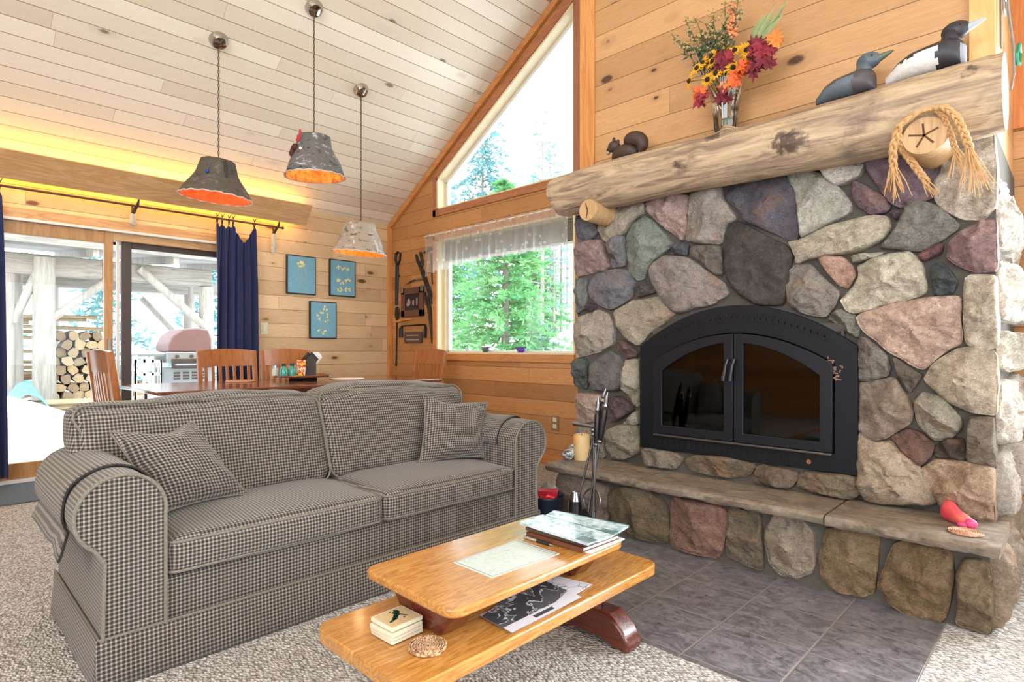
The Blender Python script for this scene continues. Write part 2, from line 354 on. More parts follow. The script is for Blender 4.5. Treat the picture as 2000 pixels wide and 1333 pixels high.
w.prism([(-1.7, 0), (2.9, 0), (2.9, .4), (-1.7, .4)], y0, y1, 'y'); w.prism([(-1.7, 4.5), (.8, 4.2), (2.85, 2.9), (RID, zc(RID)), (-1.7, zc(-1.7))], y0, y1, 'y')
struct(w.build('wall_front', M['wall_back'], smooth=False))
w = MB(); th = .12
w.prism([(-6.3, zc(-6.3)), (RID, zc(RID)), (RID, zc(RID) + th), (-6.3, zc(-6.3) + th)], -3.6, 4.3, 'y')
w.prism([(RID, zc(RID)), (3.7, zc(3.7)), (3.7, zc(3.7) + th), (RID, zc(RID) + th)], -3.6, 4.3, 'y')
struct(w.build('ceiling', M['ceiling'], smooth=False))
# panelled chimney breast above the mantel
w = MB(); w.prism([(-2.40, 1.98), (-.25, 1.98), (-.25, zc(-.25) - .01), (RID, zc(RID) - .01), (-2.40, zc(-2.4) - .01)], 3.14, 4.085, 'y'); struct(w.build('wall_chimney', M['wall_chase'], smooth=False))
struct(MB().box(-2.405, -2.29, 3.122, 3.14, 2.05, zc(-2.4) - .03).build('trim_1', M['trim'], bevel=.003))
struct(MB().box(-.335, -.245, 3.122, 3.14, 2.05, zc(-2.4) - .03).build('trim_2', wood('pale_corner_trim', 'e6b878', 'd09a58', 'z', 1, .4, rings=4), bevel=.003))
# rake board, corner board, casings
w = MB(); x0, x1 = XW + .02, -2.41
w.prism([(x0, zc(x0) - .085), (x1, zc(x1) - .085), (x1, zc(x1) - .005), (x0, zc(x0) - .005)], 4.05, 4.089, 'y'); struct(w.build('trim_3', M['trim_x'], smooth=False, bevel=.004))
struct(MB().box(XW, XW + .05, 4.04, 4.089, 0, 2.57).build('trim_4', M['trim'], bevel=.004))
w = MB(); c_ = .075
w.box(A - .03, B, 4.07, 4.089, .945, 1.02); w.box(A - .055, A, 4.072, 4.089, .945, 2.33); w.box(A - .055, B, 4.072, 4.089, 2.29, 2.36)
struct(w.build('trim_5', M['trim_x'], bevel=.003))
w = MB(); w.box(A - .055, B, 4.072, 4.089, 2.555, 2.63); w.box(A - .055, A, 4.072, 4.089, 2.555, zt(A) + .06)
w.prism([(A - .055, zt(A - .055)), (B + .05, zt(B + .05)), (B + .05, zt(B + .05) + .09), (A - .055, zt(A - .055) + .09)], 4.07, 4.089, 'y')
struct(w.build('trim_6', wood('reddish_casing', 'bd8058', '9a5c38', 'x', 1.2, .4, rings=4), bevel=.003))
w = MB(); w.box(B, B + .075, 4.06, 4.089, 2.3, 4.3); struct(w.build('trim_7', wood('reddish_stile', 'b47a58', '90563a', 'z', 1.2, .4, rings=4), bevel=.003))
struct(MB().box(-.262, -.13, 4.06, 4.089, 2.24, 5.0).build('trim_8', wood('upright_casing', 'd98a4a', 'b8662c', 'z', 1.2, .4, rings=5), bevel=.003))

# lower window: jamb liner, sash, pane
def window(name, jamb, sash, pane):
    o = struct(jamb.build(name, M['pale'], smooth=False)); sash.build('sash', M['vinyl'], o, smooth=False, bevel=.003); pane.build('pane', M['pane'], o, smooth=False); return o
j = MB(); j.box(A, A + .022, 4.085, 4.26, 1.02, 2.29); j.box(B - .02, B, 4.085, 4.26, 1.02, 2.29); j.box(A, B, 4.085, 4.26, 2.268, 2.29); j.box(A - .01, B, 4.075, 4.26, 1.02, 1.036); j.box(A + .022, A + .05, 4.17, 4.26, 1.036, 2.268)
s = MB(); s.box(A + .05, A + .075, 4.205, 4.25, 1.036, 2.268); s.box(B - .045, B - .02, 4.205, 4.25, 1.036, 2.268); s.box(A + .05, B - .02, 4.205, 4.25, 1.036, 1.056); s.box(A + .05, B - .02, 4.205, 4.25, 2.24, 2.268)
window('window_1', j, s, MB().box(A + .07, B - .03, 4.226, 4.232, 1.05, 2.25))
j = MB(); j.box(A, A + .022, 4.085, 4.26, 2.63, zt(A)); j.box(B - .02, B, 4.085, 4.26, 2.63, zt(B)); j.box(A, B, 4.085, 4.26, 2.63, 2.645)
j.prism([(A, zt(A) - .024), (B, zt(B) - .024), (B, zt(B)), (A, zt(A))], 4.085, 4.26, 'y')
s = MB(); s.box(A + .022, A + .055, 4.2, 4.25, 2.645, zt(A) - .02); s.box(B - .05, B - .02, 4.2, 4.25, 2.645, zt(B) - .02); s.box(A, B, 4.2, 4.25, 2.645, 2.66)
s.prism([(A + .02, zt(A + .02) - .06), (B - .02, zt(B - .02) - .06), (B - .02, zt(B) - .03), (A + .02, zt(A + .02) - .02)], 4.2, 4.25, 'y')
p = MB(); p.prism([(A + .05, 2.655), (B - .03, 2.655), (B - .03, zt(B) - .06), (A + .05, zt(A + .05) - .05)], 4.226, 4.232, 'y')
window('window_2', j, s, p)

j = MB(); j.box(.12, .145, 4.085, 4.26, .75, 2.75); j.box(2.275, 2.3, 4.085, 4.26, .75, 2.75); j.box(.12, 2.3, 4.085, 4.26, 2.728, 2.75); j.box(.12, 2.3, 4.075, 4.26, .75, .772)
s = MB(); s.box(.145, .185, 4.2, 4.25, .772, 2.728); s.box(2.235, 2.275, 4.2, 4.25, .772, 2.728); s.box(1.185, 1.235, 4.2, 4.25, .772, 2.728); s.box(.145, 2.275, 4.2, 4.25, .772, .81); s.box(.145, 2.275, 4.2, 4.25, 2.69, 2.728)
window('window_3', j, s, MB().box(.18, 2.24, 4.226, 4.232, .80, 2.70))
w = MB(); w.box(.045, .12, 4.072, 4.089, .675, 2.825); w.box(2.3, 2.375, 4.072, 4.089, .675, 2.825); w.box(.12, 2.3, 4.072, 4.089, .675, .75); w.box(.12, 2.3, 4.072, 4.089, 2.75, 2.825); struct(w.build('trim_9', M['trim_x'], bevel=.003))

# sliding patio door
d = MB(); d.box(-6.24, -6.05, .25, 2.36, 2.10, 2.122); d.box(-6.24, -6.06, .25, 2.36, 0, .03)
door = struct(d.build('door_1', M['white_track'], smooth=False, bevel=.003))
q = MB(); q.box(-6.09, -6.055, .2, 2.42, 2.122, 2.2); q.box(-6.09, -6.06, 2.36, 2.42, 0, 2.122); q.box(-6.24, -6.09, 2.335, 2.36, .03, 2.1)
q.build('casing', M['trim_y'], door, bevel=.003)
q = MB(); x0, x1 = -6.15, -6.095; q.box(x0, x1, 1.158, 1.222, .03, 2.10); q.box(x0, x1, .26, .33, .03, 2.10); q.box(x0, x1, .33, 1.158, 2.0, 2.10); q.box(x0, x1, .33, 1.158, .03, .155)
q.build('sliding_sash', wood('door_oak', 'c99a66', 'a67646', 'z', 1.1, .4, rings=4), door, bevel=.004)
q = MB(); x0, x1 = -6.215, -6.165; q.box(x0, x1, 1.300, 1.377, .03, 2.06); q.box(x0, x1, 2.28, 2.335, .03, 2.06); q.box(x0, x1, 1.377, 2.28, 1.985, 2.035); q.box(x0, x1, 1.377, 2.28, .03, .13)
q.build('fixed_sash', M['dark_frame'], door, bevel=.004)
MB().box(-6.21, -6.1, 1.222, 2.335, 2.035, 2.10).build('head_board', M['trim_y'], door, smooth=False)
MB().box(-6.19, -6.165, 1.262, 1.284, .03, 2.06).build('interlock', M['vinyl'], door, smooth=False)
MB().box(-6.125, -6.12, .32, 1.165, .15, 2.01).build('pane', M['pane'], door, smooth=False)
MB().box(-6.192, -6.187, 1.37, 2.29, .12, 1.99).build('pane', M['pane'], door, smooth=False)
h = MB(); h.box(-6.095, -6.075, 1.178, 1.205, .98, 1.16); h.build('door_handle', plain('brushed_metal', '8c8880', .35, .8), door, bevel=.005)
struct(MB().box(XW, XW + .014, 2.42, 4.04, 0, .09).build('baseboard_left', M['trim_y'], bevel=.003))
struct(MB().box(XW + .05, -2.42, 4.074, 4.089, 0, .09).build('baseboard_back', M['trim_x'], bevel=.003))
# ================================================================ fireplace
# outlines of the fireplace stones on the face, (colour, plane y, [(x, z), ...])
STONES = [
 ('a89c88',3.09,[(-2.237,1.868),(-2.179,1.901),(-2.048,1.979),(-1.924,1.981),(-1.888,1.947),(-1.9,1.897),(-1.973,1.855),(-2.023,1.791),(-2.161,1.758),(-2.215,1.799)]),
 ('6a6a74',3.09,[(-2.418,1.971),(-2.326,1.923),(-2.251,1.882),(-2.233,1.834),(-2.307,1.784),(-2.398,1.773)]),
 ('ab8c86',3.09,[(-1.879,1.964),(-1.782,1.984),(-1.662,1.975),(-1.598,1.95),(-1.605,1.852),(-1.612,1.748),(-1.641,1.701),(-1.707,1.754),(-1.813,1.845),(-1.868,1.909)]),
 ('9d9287',3.09,[(-1.588,1.955),(-1.521,1.981),(-1.413,1.971),(-1.4,1.895),(-1.33,1.802),(-1.323,1.776),(-1.387,1.754),(-1.4,1.652),(-1.521,1.67),(-1.619,1.701),(-1.598,1.812)]),
 ('605c66',3.09,[(-1.372,1.965),(-1.261,1.98),(-1.107,1.979),(-1.057,1.939),(-1.029,1.864),(-1.009,1.756),(-1.001,1.697),(-1.016,1.624),(-1.045,1.622),(-1.142,1.682),(-1.286,1.764),(-1.311,1.83),(-1.368,1.883)]),
 ('aaa89a',3.09,[(-1.067,1.97),(-0.985,1.976),(-0.901,1.935),(-0.81,1.834),(-0.77,1.766),(-0.78,1.724),(-0.87,1.689),(-0.932,1.653),(-0.996,1.633),(-1.005,1.755),(-1.023,1.851)]),
 ('c9c3b8',3.09,[(-0.906,1.962),(-0.84,1.978),(-0.732,1.97),(-0.713,1.939),(-0.732,1.895),(-0.78,1.866),(-0.84,1.862),(-0.88,1.903)]),
 ('7a6470',3.09,[(-0.712,1.958),(-0.61,1.996),(-0.495,1.993),(-0.418,1.951),(-0.425,1.832),(-0.454,1.738),(-0.514,1.714),(-0.581,1.714),(-0.62,1.751),(-0.675,1.848),(-0.706,1.902)]),
 ('7a626a',3.09,[(-0.759,1.873),(-0.694,1.828),(-0.63,1.763),(-0.612,1.723),(-0.63,1.7),(-0.694,1.7),(-0.746,1.751),(-0.769,1.804)]),
 ('b9aa96',3.09,[(-0.418,1.972),(-0.375,1.973),(-0.324,2.001),(-0.25,1.984),(-0.241,1.821),(-0.241,1.668),(-0.279,1.623),(-0.352,1.626),(-0.409,1.667),(-0.438,1.702),(-0.455,1.765),(-0.447,1.811),(-0.423,1.842),(-0.425,1.896)]),
 ('5e4a52',3.09,[(-0.614,1.694),(-0.569,1.709),(-0.553,1.691),(-0.569,1.662),(-0.601,1.664)]),
 ('7c7a72',3.09,[(-0.655,1.542),(-0.595,1.61),(-0.553,1.722),(-0.522,1.741),(-0.438,1.699),(-0.361,1.604),(-0.371,1.584),(-0.438,1.534),(-0.507,1.506),(-0.595,1.529)]),
 ('8e6c6a',3.09,[(-0.394,1.535),(-0.361,1.571),(-0.288,1.613),(-0.241,1.603),(-0.239,1.543),(-0.239,1.399),(-0.306,1.394),(-0.371,1.432),(-0.404,1.465)]),
 ('6a4044',3.09,[(-0.5,1.499),(-0.438,1.534),(-0.418,1.526),(-0.423,1.491),(-0.482,1.461),(-0.502,1.475)]),
 ('4e5456',3.09,[(-0.466,1.437),(-0.425,1.453),(-0.385,1.4),(-0.366,1.359),(-0.385,1.311),(-0.45,1.305),(-0.458,1.366)]),
 ('b5a890',3.09,[(-1.057,1.618),(-0.996,1.627),(-0.86,1.676),(-0.685,1.698),(-0.621,1.678),(-0.612,1.629),(-0.644,1.576),(-0.732,1.533),(-0.84,1.529),(-0.964,1.52),(-1.018,1.503),(-1.034,1.574)]),
 ('b0a898',3.09,[(-0.77,1.516),(-0.63,1.521),(-0.657,1.498),(-0.761,1.479)]),
 ('c2b69e',3.09,[(-0.742,1.464),(-0.676,1.5),(-0.542,1.511),(-0.504,1.471),(-0.474,1.367),(-0.483,1.317),(-0.586,1.283),(-0.751,1.243),(-0.79,1.261),(-0.815,1.311),(-0.751,1.378),(-0.737,1.42)]),
 ('b0846e',3.09,[(-0.916,1.521),(-0.88,1.528),(-0.8,1.514),(-0.756,1.455),(-0.756,1.411),(-0.785,1.364),(-0.83,1.384),(-0.87,1.443)]),
 ('8c8278',3.09,[(-1.057,1.46),(-1.029,1.498),(-0.943,1.495),(-0.89,1.422),(-0.82,1.35),(-0.84,1.285),(-0.88,1.229),(-0.974,1.252),(-1.045,1.29),(-1.06,1.367)]),
 ('77756a',3.09,[(-0.875,1.225),(-0.82,1.273),(-0.751,1.237),(-0.732,1.172),(-0.746,1.129),(-0.82,1.179)]),
 ('bd9a84',3.09,[(-0.746,1.221),(-0.723,1.247),(-0.586,1.283),(-0.458,1.301),(-0.362,1.3),(-0.362,1.222),(-0.354,1.134),(-0.358,1.1),(-0.425,1.055),(-0.491,0.984),(-0.516,0.993),(-0.603,1.054),(-0.713,1.15)]),
 ('c0b098',3.09,[(-0.346,1.372),(-0.323,1.386),(-0.241,1.377),(-0.236,1.273),(-0.234,1.094),(-0.263,1.071),(-0.342,1.095),(-0.35,1.221)]),
 ('b8a48a',3.09,[(-0.491,0.938),(-0.458,1.005),(-0.377,1.075),(-0.331,1.083),(-0.241,1.066),(-0.238,0.934),(-0.241,0.802),(-0.316,0.81),(-0.393,0.844)]),
 ('7a7268',3.09,[(-0.737,1.129),(-0.704,1.128),(-0.63,1.054),(-0.612,0.991),(-0.621,0.954),(-0.685,0.931),(-0.746,0.923),(-0.756,1.01)]),
 ('5c5044',3.09,[(-0.603,1.044),(-0.516,0.978),(-0.491,0.964),(-0.516,0.912),(-0.542,0.88),(-0.586,0.971)]),
 ('8c7866',3.09,[(-0.737,0.913),(-0.694,0.925),(-0.594,0.95),(-0.559,0.879),(-0.525,0.799),(-0.533,0.747),(-0.63,0.67),(-0.685,0.654),(-0.737,0.686)]),
 ('9a917c',3.09,[(-0.525,0.84),(-0.491,0.885),(-0.417,0.867),(-0.354,0.783),(-0.358,0.734),(-0.393,0.691),(-0.45,0.675),(-0.508,0.739)]),
 ('6c4c40',3.09,[(-0.612,0.674),(-0.542,0.723),(-0.497,0.707),(-0.45,0.665),(-0.458,0.604),(-0.497,0.558),(-0.548,0.599)]),
 ('50423a',3.09,[(-0.447,0.658),(-0.404,0.696),(-0.346,0.696),(-0.341,0.6),(-0.393,0.606),(-0.452,0.604)]),
 ('7a6c5c',3.09,[(-0.333,0.791),(-0.271,0.796),(-0.246,0.789),(-0.244,0.588),(-0.301,0.592),(-0.341,0.593)]),
 ('a58e74',3.06,[(-0.734,0.686),(-0.709,0.66),(-0.672,0.643),(-0.606,0.657),(-0.548,0.596),(-0.497,0.556),(-0.459,0.475),(-0.437,0.406),(-0.565,0.379),(-0.697,0.371),(-0.741,0.435),(-0.738,0.592)]),
 ('a88868',3.06,[(-0.495,0.549),(-0.448,0.596),(-0.358,0.601),(-0.251,0.588),(-0.244,0.499),(-0.244,0.368),(-0.288,0.365),(-0.421,0.383),(-0.464,0.474)]),
 ('9c7e7a',3.09,[(-2.422,1.776),(-2.307,1.792),(-2.206,1.779),(-2.17,1.693),(-2.138,1.601),(-2.179,1.575),(-2.288,1.57),(-2.418,1.559)]),
 ('7c7c80',3.09,[(-2.165,1.751),(-2.057,1.788),(-2.02,1.776),(-2.015,1.646),(-2.031,1.591),(-2.126,1.592),(-2.144,1.675)]),
 ('80887e',3.09,[(-2.006,1.774),(-1.973,1.841),(-1.9,1.889),(-1.836,1.848),(-1.752,1.754),(-1.699,1.686),(-1.752,1.645),(-1.844,1.586),(-1.892,1.507),(-1.94,1.494),(-2.006,1.574)]),
 ('5c5c62',3.09,[(-1.707,1.667),(-1.662,1.697),(-1.598,1.673),(-1.612,1.609),(-1.714,1.627)]),
 ('726a60',3.09,[(-1.591,1.666),(-1.413,1.646),(-1.4,1.579),(-1.4,1.478),(-1.453,1.495),(-1.521,1.566),(-1.591,1.613)]),
 ('4c4844',3.09,[(-1.374,1.752),(-1.349,1.767),(-1.298,1.753),(-1.165,1.661),(-1.073,1.608),(-1.034,1.551),(-1.051,1.494),(-1.062,1.39),(-1.079,1.303),(-1.201,1.31),(-1.298,1.358),(-1.362,1.437),(-1.387,1.54)]),
 ('938680',3.09,[(-1.844,1.544),(-1.813,1.597),(-1.737,1.623),(-1.605,1.601),(-1.494,1.512),(-1.387,1.439),(-1.362,1.375),(-1.453,1.329),(-1.577,1.303),(-1.677,1.278),(-1.752,1.345),(-1.821,1.446)]),
 ('76787e',3.09,[(-2.311,1.497),(-2.251,1.567),(-2.091,1.582),(-2.006,1.559),(-1.956,1.484),(-1.973,1.4),(-2.117,1.321),(-2.233,1.364),(-2.298,1.42)]),
 ('5a5a5c',3.09,[(-1.965,1.442),(-1.86,1.497),(-1.828,1.474),(-1.813,1.411),(-1.94,1.391)]),
 ('707472',3.09,[(-2.422,1.544),(-2.33,1.544),(-2.316,1.452),(-2.326,1.346),(-2.418,1.304)]),
 ('5c4c54',3.09,[(-2.316,1.383),(-2.251,1.357),(-2.27,1.313),(-2.326,1.331)]),
 ('a89a84',3.09,[(-2.109,1.306),(-1.973,1.372),(-1.782,1.388),(-1.722,1.357),(-1.677,1.288),(-1.752,1.23),(-1.86,1.164),(-1.924,1.094),(-2.006,1.13),(-2.074,1.203)]),
 ('a6998a',3.09,[(-2.422,1.273),(-2.251,1.327),(-2.161,1.301),(-2.117,1.234),(-2.117,1.102),(-2.233,1.05),(-2.422,1.018)]),
 ('6c6a68',3.09,[(-2.303,0.967),(-2.144,1.065),(-2.074,1.029),(-2.023,0.973),(-2.036,0.843),(-2.074,0.812),(-2.288,0.801),(-2.298,0.876)]),
 ('565c58',3.09,[(-2.426,1.003),(-2.326,1.012),(-2.316,0.845),(-2.335,0.806),(-2.426,0.825)]),
 ('6e5450',3.09,[(-2.091,1.131),(-2.04,1.131),(-1.932,1.059),(-1.94,1.024),(-2.023,1.016),(-2.083,1.058)]),
 ('a09682',3.09,[(-2.015,1.001),(-1.973,1.012),(-1.924,1.01),(-1.916,0.862),(-1.924,0.735),(-1.94,0.713),(-1.989,0.774),(-2.023,0.829)]),
 ('a88c7a',3.09,[(-2.422,0.779),(-2.233,0.781),(-2.161,0.763),(-2.179,0.629),(-2.402,0.564)]),
 ('644c4c',3.09,[(-2.144,0.764),(-2.057,0.777),(-1.956,0.705),(-2.074,0.624),(-2.152,0.609)]),
 ('a8a090',3.09,[(-2.065,0.598),(-1.924,0.704),(-1.916,0.609)]),
 ('8e8672',3.09,[(-2.161,0.557),(-2.074,0.595),(-1.924,0.606),(-1.916,0.441),(-2.04,0.382),(-2.126,0.385),(-2.17,0.468)]),
 ('8a8074',3.09,[(-2.422,0.547),(-2.233,0.61),(-2.179,0.555),(-2.183,0.363),(-2.418,0.331)]),
 ('847464',3.03,[(-1.891,0.472),(-1.85,0.484),(-1.659,0.479),(-1.614,0.45),(-1.659,0.382),(-1.866,0.38)]),
 ('75644e',3.03,[(-1.614,0.437),(-1.54,0.481),(-1.372,0.496),(-1.203,0.474),(-1.241,0.405),(-1.372,0.378),(-1.569,0.381)]),
 ('745e4c',3.03,[(-1.228,0.382),(-1.191,0.482),(-1.0,0.466),(-0.995,0.431),(-1.035,0.376),(-1.117,0.372)]),
 ('78684e',3.03,[(-0.989,0.456),(-0.956,0.475),(-0.745,0.487),(-0.725,0.404),(-0.765,0.368),(-0.901,0.378),(-0.995,0.389)]),
 ('8a7464',2.79,[(-2.33,0.31),(-2.2,0.31),(-2.03,0.3),(-1.965,0.27),(-1.95,0.14),(-1.97,0.02),(-2.15,0.01),(-2.31,0.02),(-2.34,0.16)]),
 ('6c5c40',2.79,[(-1.943,0.236),(-1.877,0.289),(-1.703,0.305),(-1.585,0.247),(-1.563,0.109),(-1.585,0.033),(-1.765,0.024),(-1.927,0.043),(-1.969,0.161)]),
 ('8c6450',2.79,[(-1.549,0.292),(-1.445,0.298),(-1.288,0.29),(-1.245,0.263),(-1.257,0.128),(-1.288,0.024),(-1.418,0.016),(-1.556,0.027)]),
 ('70604e',2.79,[(-1.238,0.3),(-1.154,0.292),(-1.085,0.3),(-1.073,0.147),(-1.073,0.021),(-1.166,0.032),(-1.251,0.046)]),
 ('94846e',2.79,[(-1.029,0.289),(-0.985,0.309),(-0.89,0.3),(-0.849,0.244),(-0.844,0.126),(-0.86,0.068),(-0.921,0.023),(-0.985,0.022),(-1.04,0.064),(-1.062,0.15),(-1.062,0.23)]),
 ('806640',2.79,[(-0.8,0.276),(-0.761,0.295),(-0.641,0.301),(-0.598,0.29),(-0.605,0.167),(-0.614,0.053),(-0.659,0.025),(-0.761,0.015),(-0.815,0.059),(-0.827,0.163)]),
 ('7c6038',2.79,[(-0.545,0.273),(-0.511,0.295),(-0.414,0.304),(-0.353,0.29),(-0.345,0.189),(-0.368,0.032),(-0.399,-0.007),(-0.511,0.005),(-0.57,0.036),(-0.601,0.088),(-0.579,0.164)]),
 ('7c6444',2.79,[(-0.341,0.209),(-0.315,0.271),(-0.257,0.277),(-0.233,0.256),(-0.226,0.06),(-0.236,0.007),(-0.338,0.018),(-0.334,0.117)]),
]

def stone_mat():
    k = NT('split_fieldstone'); at = k.n('ShaderNodeVertexColor'); at.layer_name = 'Col'; p = k.coord()
    n1 = k.noise(p, 7, 6, .65, .8); n2 = k.noise(p, 38, 5, .7, .4); n3 = k.noise(k.mapv(p, (1, 1, 2.2)), 16, 4, .6, 2.0); sp = k.voro(p, 190)[1]
    t = k.math('ADD', k.math('MULTIPLY', n1, .45), k.math('ADD', k.math('MULTIPLY', n2, .35), k.math('MULTIPLY', n3, .2)))
    g = k.ramp(t, [(.32, .38), (.45, .76), (.54, 1.0), (.68, 1.4)]); c = k.mix(1.0, at.outputs[0], g, 'MULTIPLY')
    hs = k.n('ShaderNodeHueSaturation'); k.put(hs.inputs[4], c); hs.inputs[1].default_value = .8; c = hs.outputs[0]; c = k.mix(k.math('MULTIPLY', k.math('GREATER_THAN', k.sep(sp)[0], .84), .35), c, k.mix(1.0, c, (.35, .34, .34), 'MULTIPLY')); c = k.mix(k.math('MULTIPLY', k.math('LESS_THAN', k.sep(sp)[1], .1), .5), c, k.mix(1.0, c, (1.5, 1.5, 1.5), 'MULTIPLY'))
    rust = k.smooth(k.noise(p, 4.3, 3, .5, 1.0), .56, .72); c = k.mix(k.math('MULTIPLY', rust, .25), c, srgb('9a6a44')[:3])
    k.base(c, .82, 0, .25); k.bump(k.math('ADD', k.math('MULTIPLY', n1, .8), k.math('ADD', k.math('MULTIPLY', n2, .5), k.math('MULTIPLY', n3, .5))), .75, .02); return k.m
M['stone'] = stone_mat()
M['mortar'] = plain('grey_mortar', '57524c', .9, spec=.2, var=.25, scale=60, bump=.5)
def slab_mat():
    k = NT('hearth_flagstone'); p = k.coord(); n = k.noise(k.mapv(p, (1, 2.2, 3)), 5, 6, .65, 1.4); n2 = k.noise(p, 45, 4)
    c = k.ramp(k.math('ADD', k.math('MULTIPLY', n, .7), k.math('MULTIPLY', n2, .3)), [(.3, '4a4036'), (.5, '7c6e60'), (.7, '9a8c7c')])
    k.base(c, .62, 0, .4); k.bump(k.math('ADD', n, k.math('MULTIPLY', n2, .4)), .5, .01); return k.m
M['slab'] = slab_mat()
def resample(poly, n):
    P = []
    for i in range(len(poly)):                                         # one corner-cutting pass
        a = Vector(poly[i]); b = Vector(poly[(i + 1) % len(poly)]); P += [a.lerp(b, .12), a.lerp(b, .88)]
    L = [(P[(i + 1) % len(P)] - P[i]).length for i in range(len(P))]; T = sum(L); out = []; i = 0; acc = 0
    for k in range(n):
        d = T * k / n
        while acc + L[i] < d: acc += L[i]; i += 1
        out.append(P[i].lerp(P[(i + 1) % len(P)], (d - acc) / max(L[i], 1e-9)))
    return out
def stone(mb, cols, poly, base, depth, color, seed, put):
    """one split-faced stone: outline, rounded rim and a face of a few chisel planes; put(u, v, h) places it"""
    rnd = random.Random(seed); R = resample(poly, 72); c = sum(R, Vector((0, 0))) / len(R); size = max((q - c).length for q in R)
    depth *= .95 + .5 * rnd.random()
    pl = [(rnd.uniform(-1.3, 1.3), rnd.uniform(-1.3, 1.3), rnd.uniform(.95, 1.45)) for _ in range(6)]
    rings = [(1.015, -.4), (1.0, .15), (.985, .52), (.955, .78), (.91, .93), (.85, 1), (.78, 1), (.7, 1), (.62, 1), (.53, 1), (.44, 1), (.35, 1), (.26, 1), (.17, 1), (.08, 1)]
    vs = []; n = len(R)
    for s, h in rings:
        for i, q in enumerate(R):
            wob = 1 + .035 * noise.noise(Vector((q.x * 14, q.y * 14, seed)))
            p = c + (q - c) * (s * 1.035) * wob; d = (p - c) / size
            f = min([k + a * d.x + b * d.y for a, b, k in pl] + [1.12]) if h >= .48 else 1
            f = lerp(1, f, min(1, max(0, (h - .4) / .5)))
            nz = .22 * noise.noise(Vector((p.x * 7, p.y * 7, seed * 3.1))) - .34 * abs(noise.noise(Vector((p.x * 11 + 3 * p.y, p.y * 13, seed)))) - .16 * abs(noise.noise(Vector((p.x * 27, p.y * 31, seed)))) + .1 * noise.noise(Vector((p.x * 45, p.y * 45, seed))) + .1 if h > .4 else 0
            vs.append(put(p.x, p.y, base, depth * (h * max(.5, f) + nz)))
    vs.append(put(c.x, c.y, base, depth * max(.5, min([k for a, b, k in pl]))))
    fs = []
    for r in range(len(rings) - 1):
        for i in range(n): j = (i + 1) % n; fs.append((r * n + i, r * n + j, (r + 1) * n + j, (r + 1) * n + i))
    l = (len(rings) - 1) * n
    for i in range(n): fs.append((l + i, l + (i + 1) % n, len(vs) - 1))
    mb.add(vs, fs); k = srgb(color); v = .84 + .08 * rnd.random(); cols += [(k[0] * v, k[1] * v, k[2] * v, 1)] * len(vs)

fire = thing('fireplace', 'wide fieldstone fireplace with rounded tan, grey and pink stones and a raised hearth', 'fireplace', (-1.32, 3.3, 0))
m = MB()
m.box(-2.415, -1.83, 3.115, 4.08, 0, 1.975); m.box(-.80, -.245, 3.115, 4.08, 0, 1.975); m.box(-1.83, -.80, 3.115, 4.08, 1.19, 1.975); m.box(-1.83, -1.70, 3.088, 3.116, 1.10, 1.20); m.box(-.93, -.80, 3.088, 3.116, 1.10, 1.20); m.box(-1.87, -.76, 3.075, 4.08, 0, .487)
m.box(-2.31, -.24, 2.825, 3.115, 0, .315); m.build('mortar', M['mortar'], fire, smooth=False)
F = MB(); fc = []; H = MB(); hc = []
front = lambda u, v, b, h: (u, b - h, v)
for i, (c, yy, poly) in enumerate(STONES):
    if yy < 2.9: stone(H, hc, poly, 2.83, .055, c, i + 3, front)
    elif yy < 3.045: stone(F, fc, poly, 3.078, .055, c, i + 3, front)
    else: stone(F, fc, poly, 3.12 if yy > 3.07 else 3.115, .062 if yy > 3.07 else .085, c, i + 3, front)
# right flank of the chimney: two ragged columns of stones
rs = random.Random(5); z = .36; side = lambda u, v, b, h: (b + h, u, v); k = 100
while z < 1.8:
    hh = rs.uniform(.2, .34); z1 = min(z + hh, 1.975) if z + hh < 1.85 else 1.975; ym = rs.uniform(3.45, 3.62)
    for a, b in ((3.125, ym), (ym + .02, 4.05)):
        p = [(a + .02, z + .02), ((a + b) / 2, z + rs.uniform(0, .03)), (b - .02, z + .02), (b, (z + z1) / 2), (b - .03, z1 - .02), ((a + b) / 2, z1 - rs.uniform(0, .03)), (a + .02, z1 - .02), (a, (z + z1) / 2)]
        stone(F, fc, p, -.262, .075, rs.choice(['c9c0b2', 'b8ab9c', '9c8580', 'c4bba8', 'a89c8e']), k, side); k += 1
    z = z1 + .015
F.box(-.3, -.25, 3.14, 4.05, 1.95, 1.975); fc += [srgb('8a847c')] * 8
F.build('stone_facing', M['stone'], fire, angle=50, cols=fc)
for a, b, c in ((2.84, 3.1, '8c745c'), (3.11, 3.5, '847462'), (3.52, 4.0, '94806a')):
    stone(H, hc, [(a, .02), (b, .01), (b, .16), (b - .01, .31), ((a + b) / 2, .315), (a, .31), (a + .01, .15)], -.245, .05, c, k, side); k += 1
H.build('hearth_stones', M['stone'], fire, angle=50, cols=hc)
def slab(x0, x1, yf, seed, zt=.366):
    rows = []; n = 46
    def edge(x, s): return .012 * noise.noise(Vector((x * 9, seed, s))) + .008 * noise.noise(Vector((x * 30, seed, s)))
    prof = lambda x: [(3.13, .318), (yf + .012, .318 + edge(x, 1) * .4), (yf + edge(x, 2), .33), (yf + edge(x, 3) - .003, .35), (yf + .006 + edge(x, 4) * .6, zt - .003), (yf + .02, zt), (2.9, zt), (3.13, zt)]
    for i in range(n + 1):
        x = lerp(x0, x1, i / n); rows.append([(x + (.008 * noise.noise(Vector((y * 14, z * 20, seed + i))) if i in (0, n) else 0), y, z) for y, z in prof(x)])
    b = MB(); b.grid(rows, closed=True); b.f.append(list(range(8))); b.mi.append(0); b.f.append([n * 8 + q for q in range(7, -1, -1)]); b.mi.append(0)
    return b.build('hearth_slab', M['slab'], fire, angle=40)
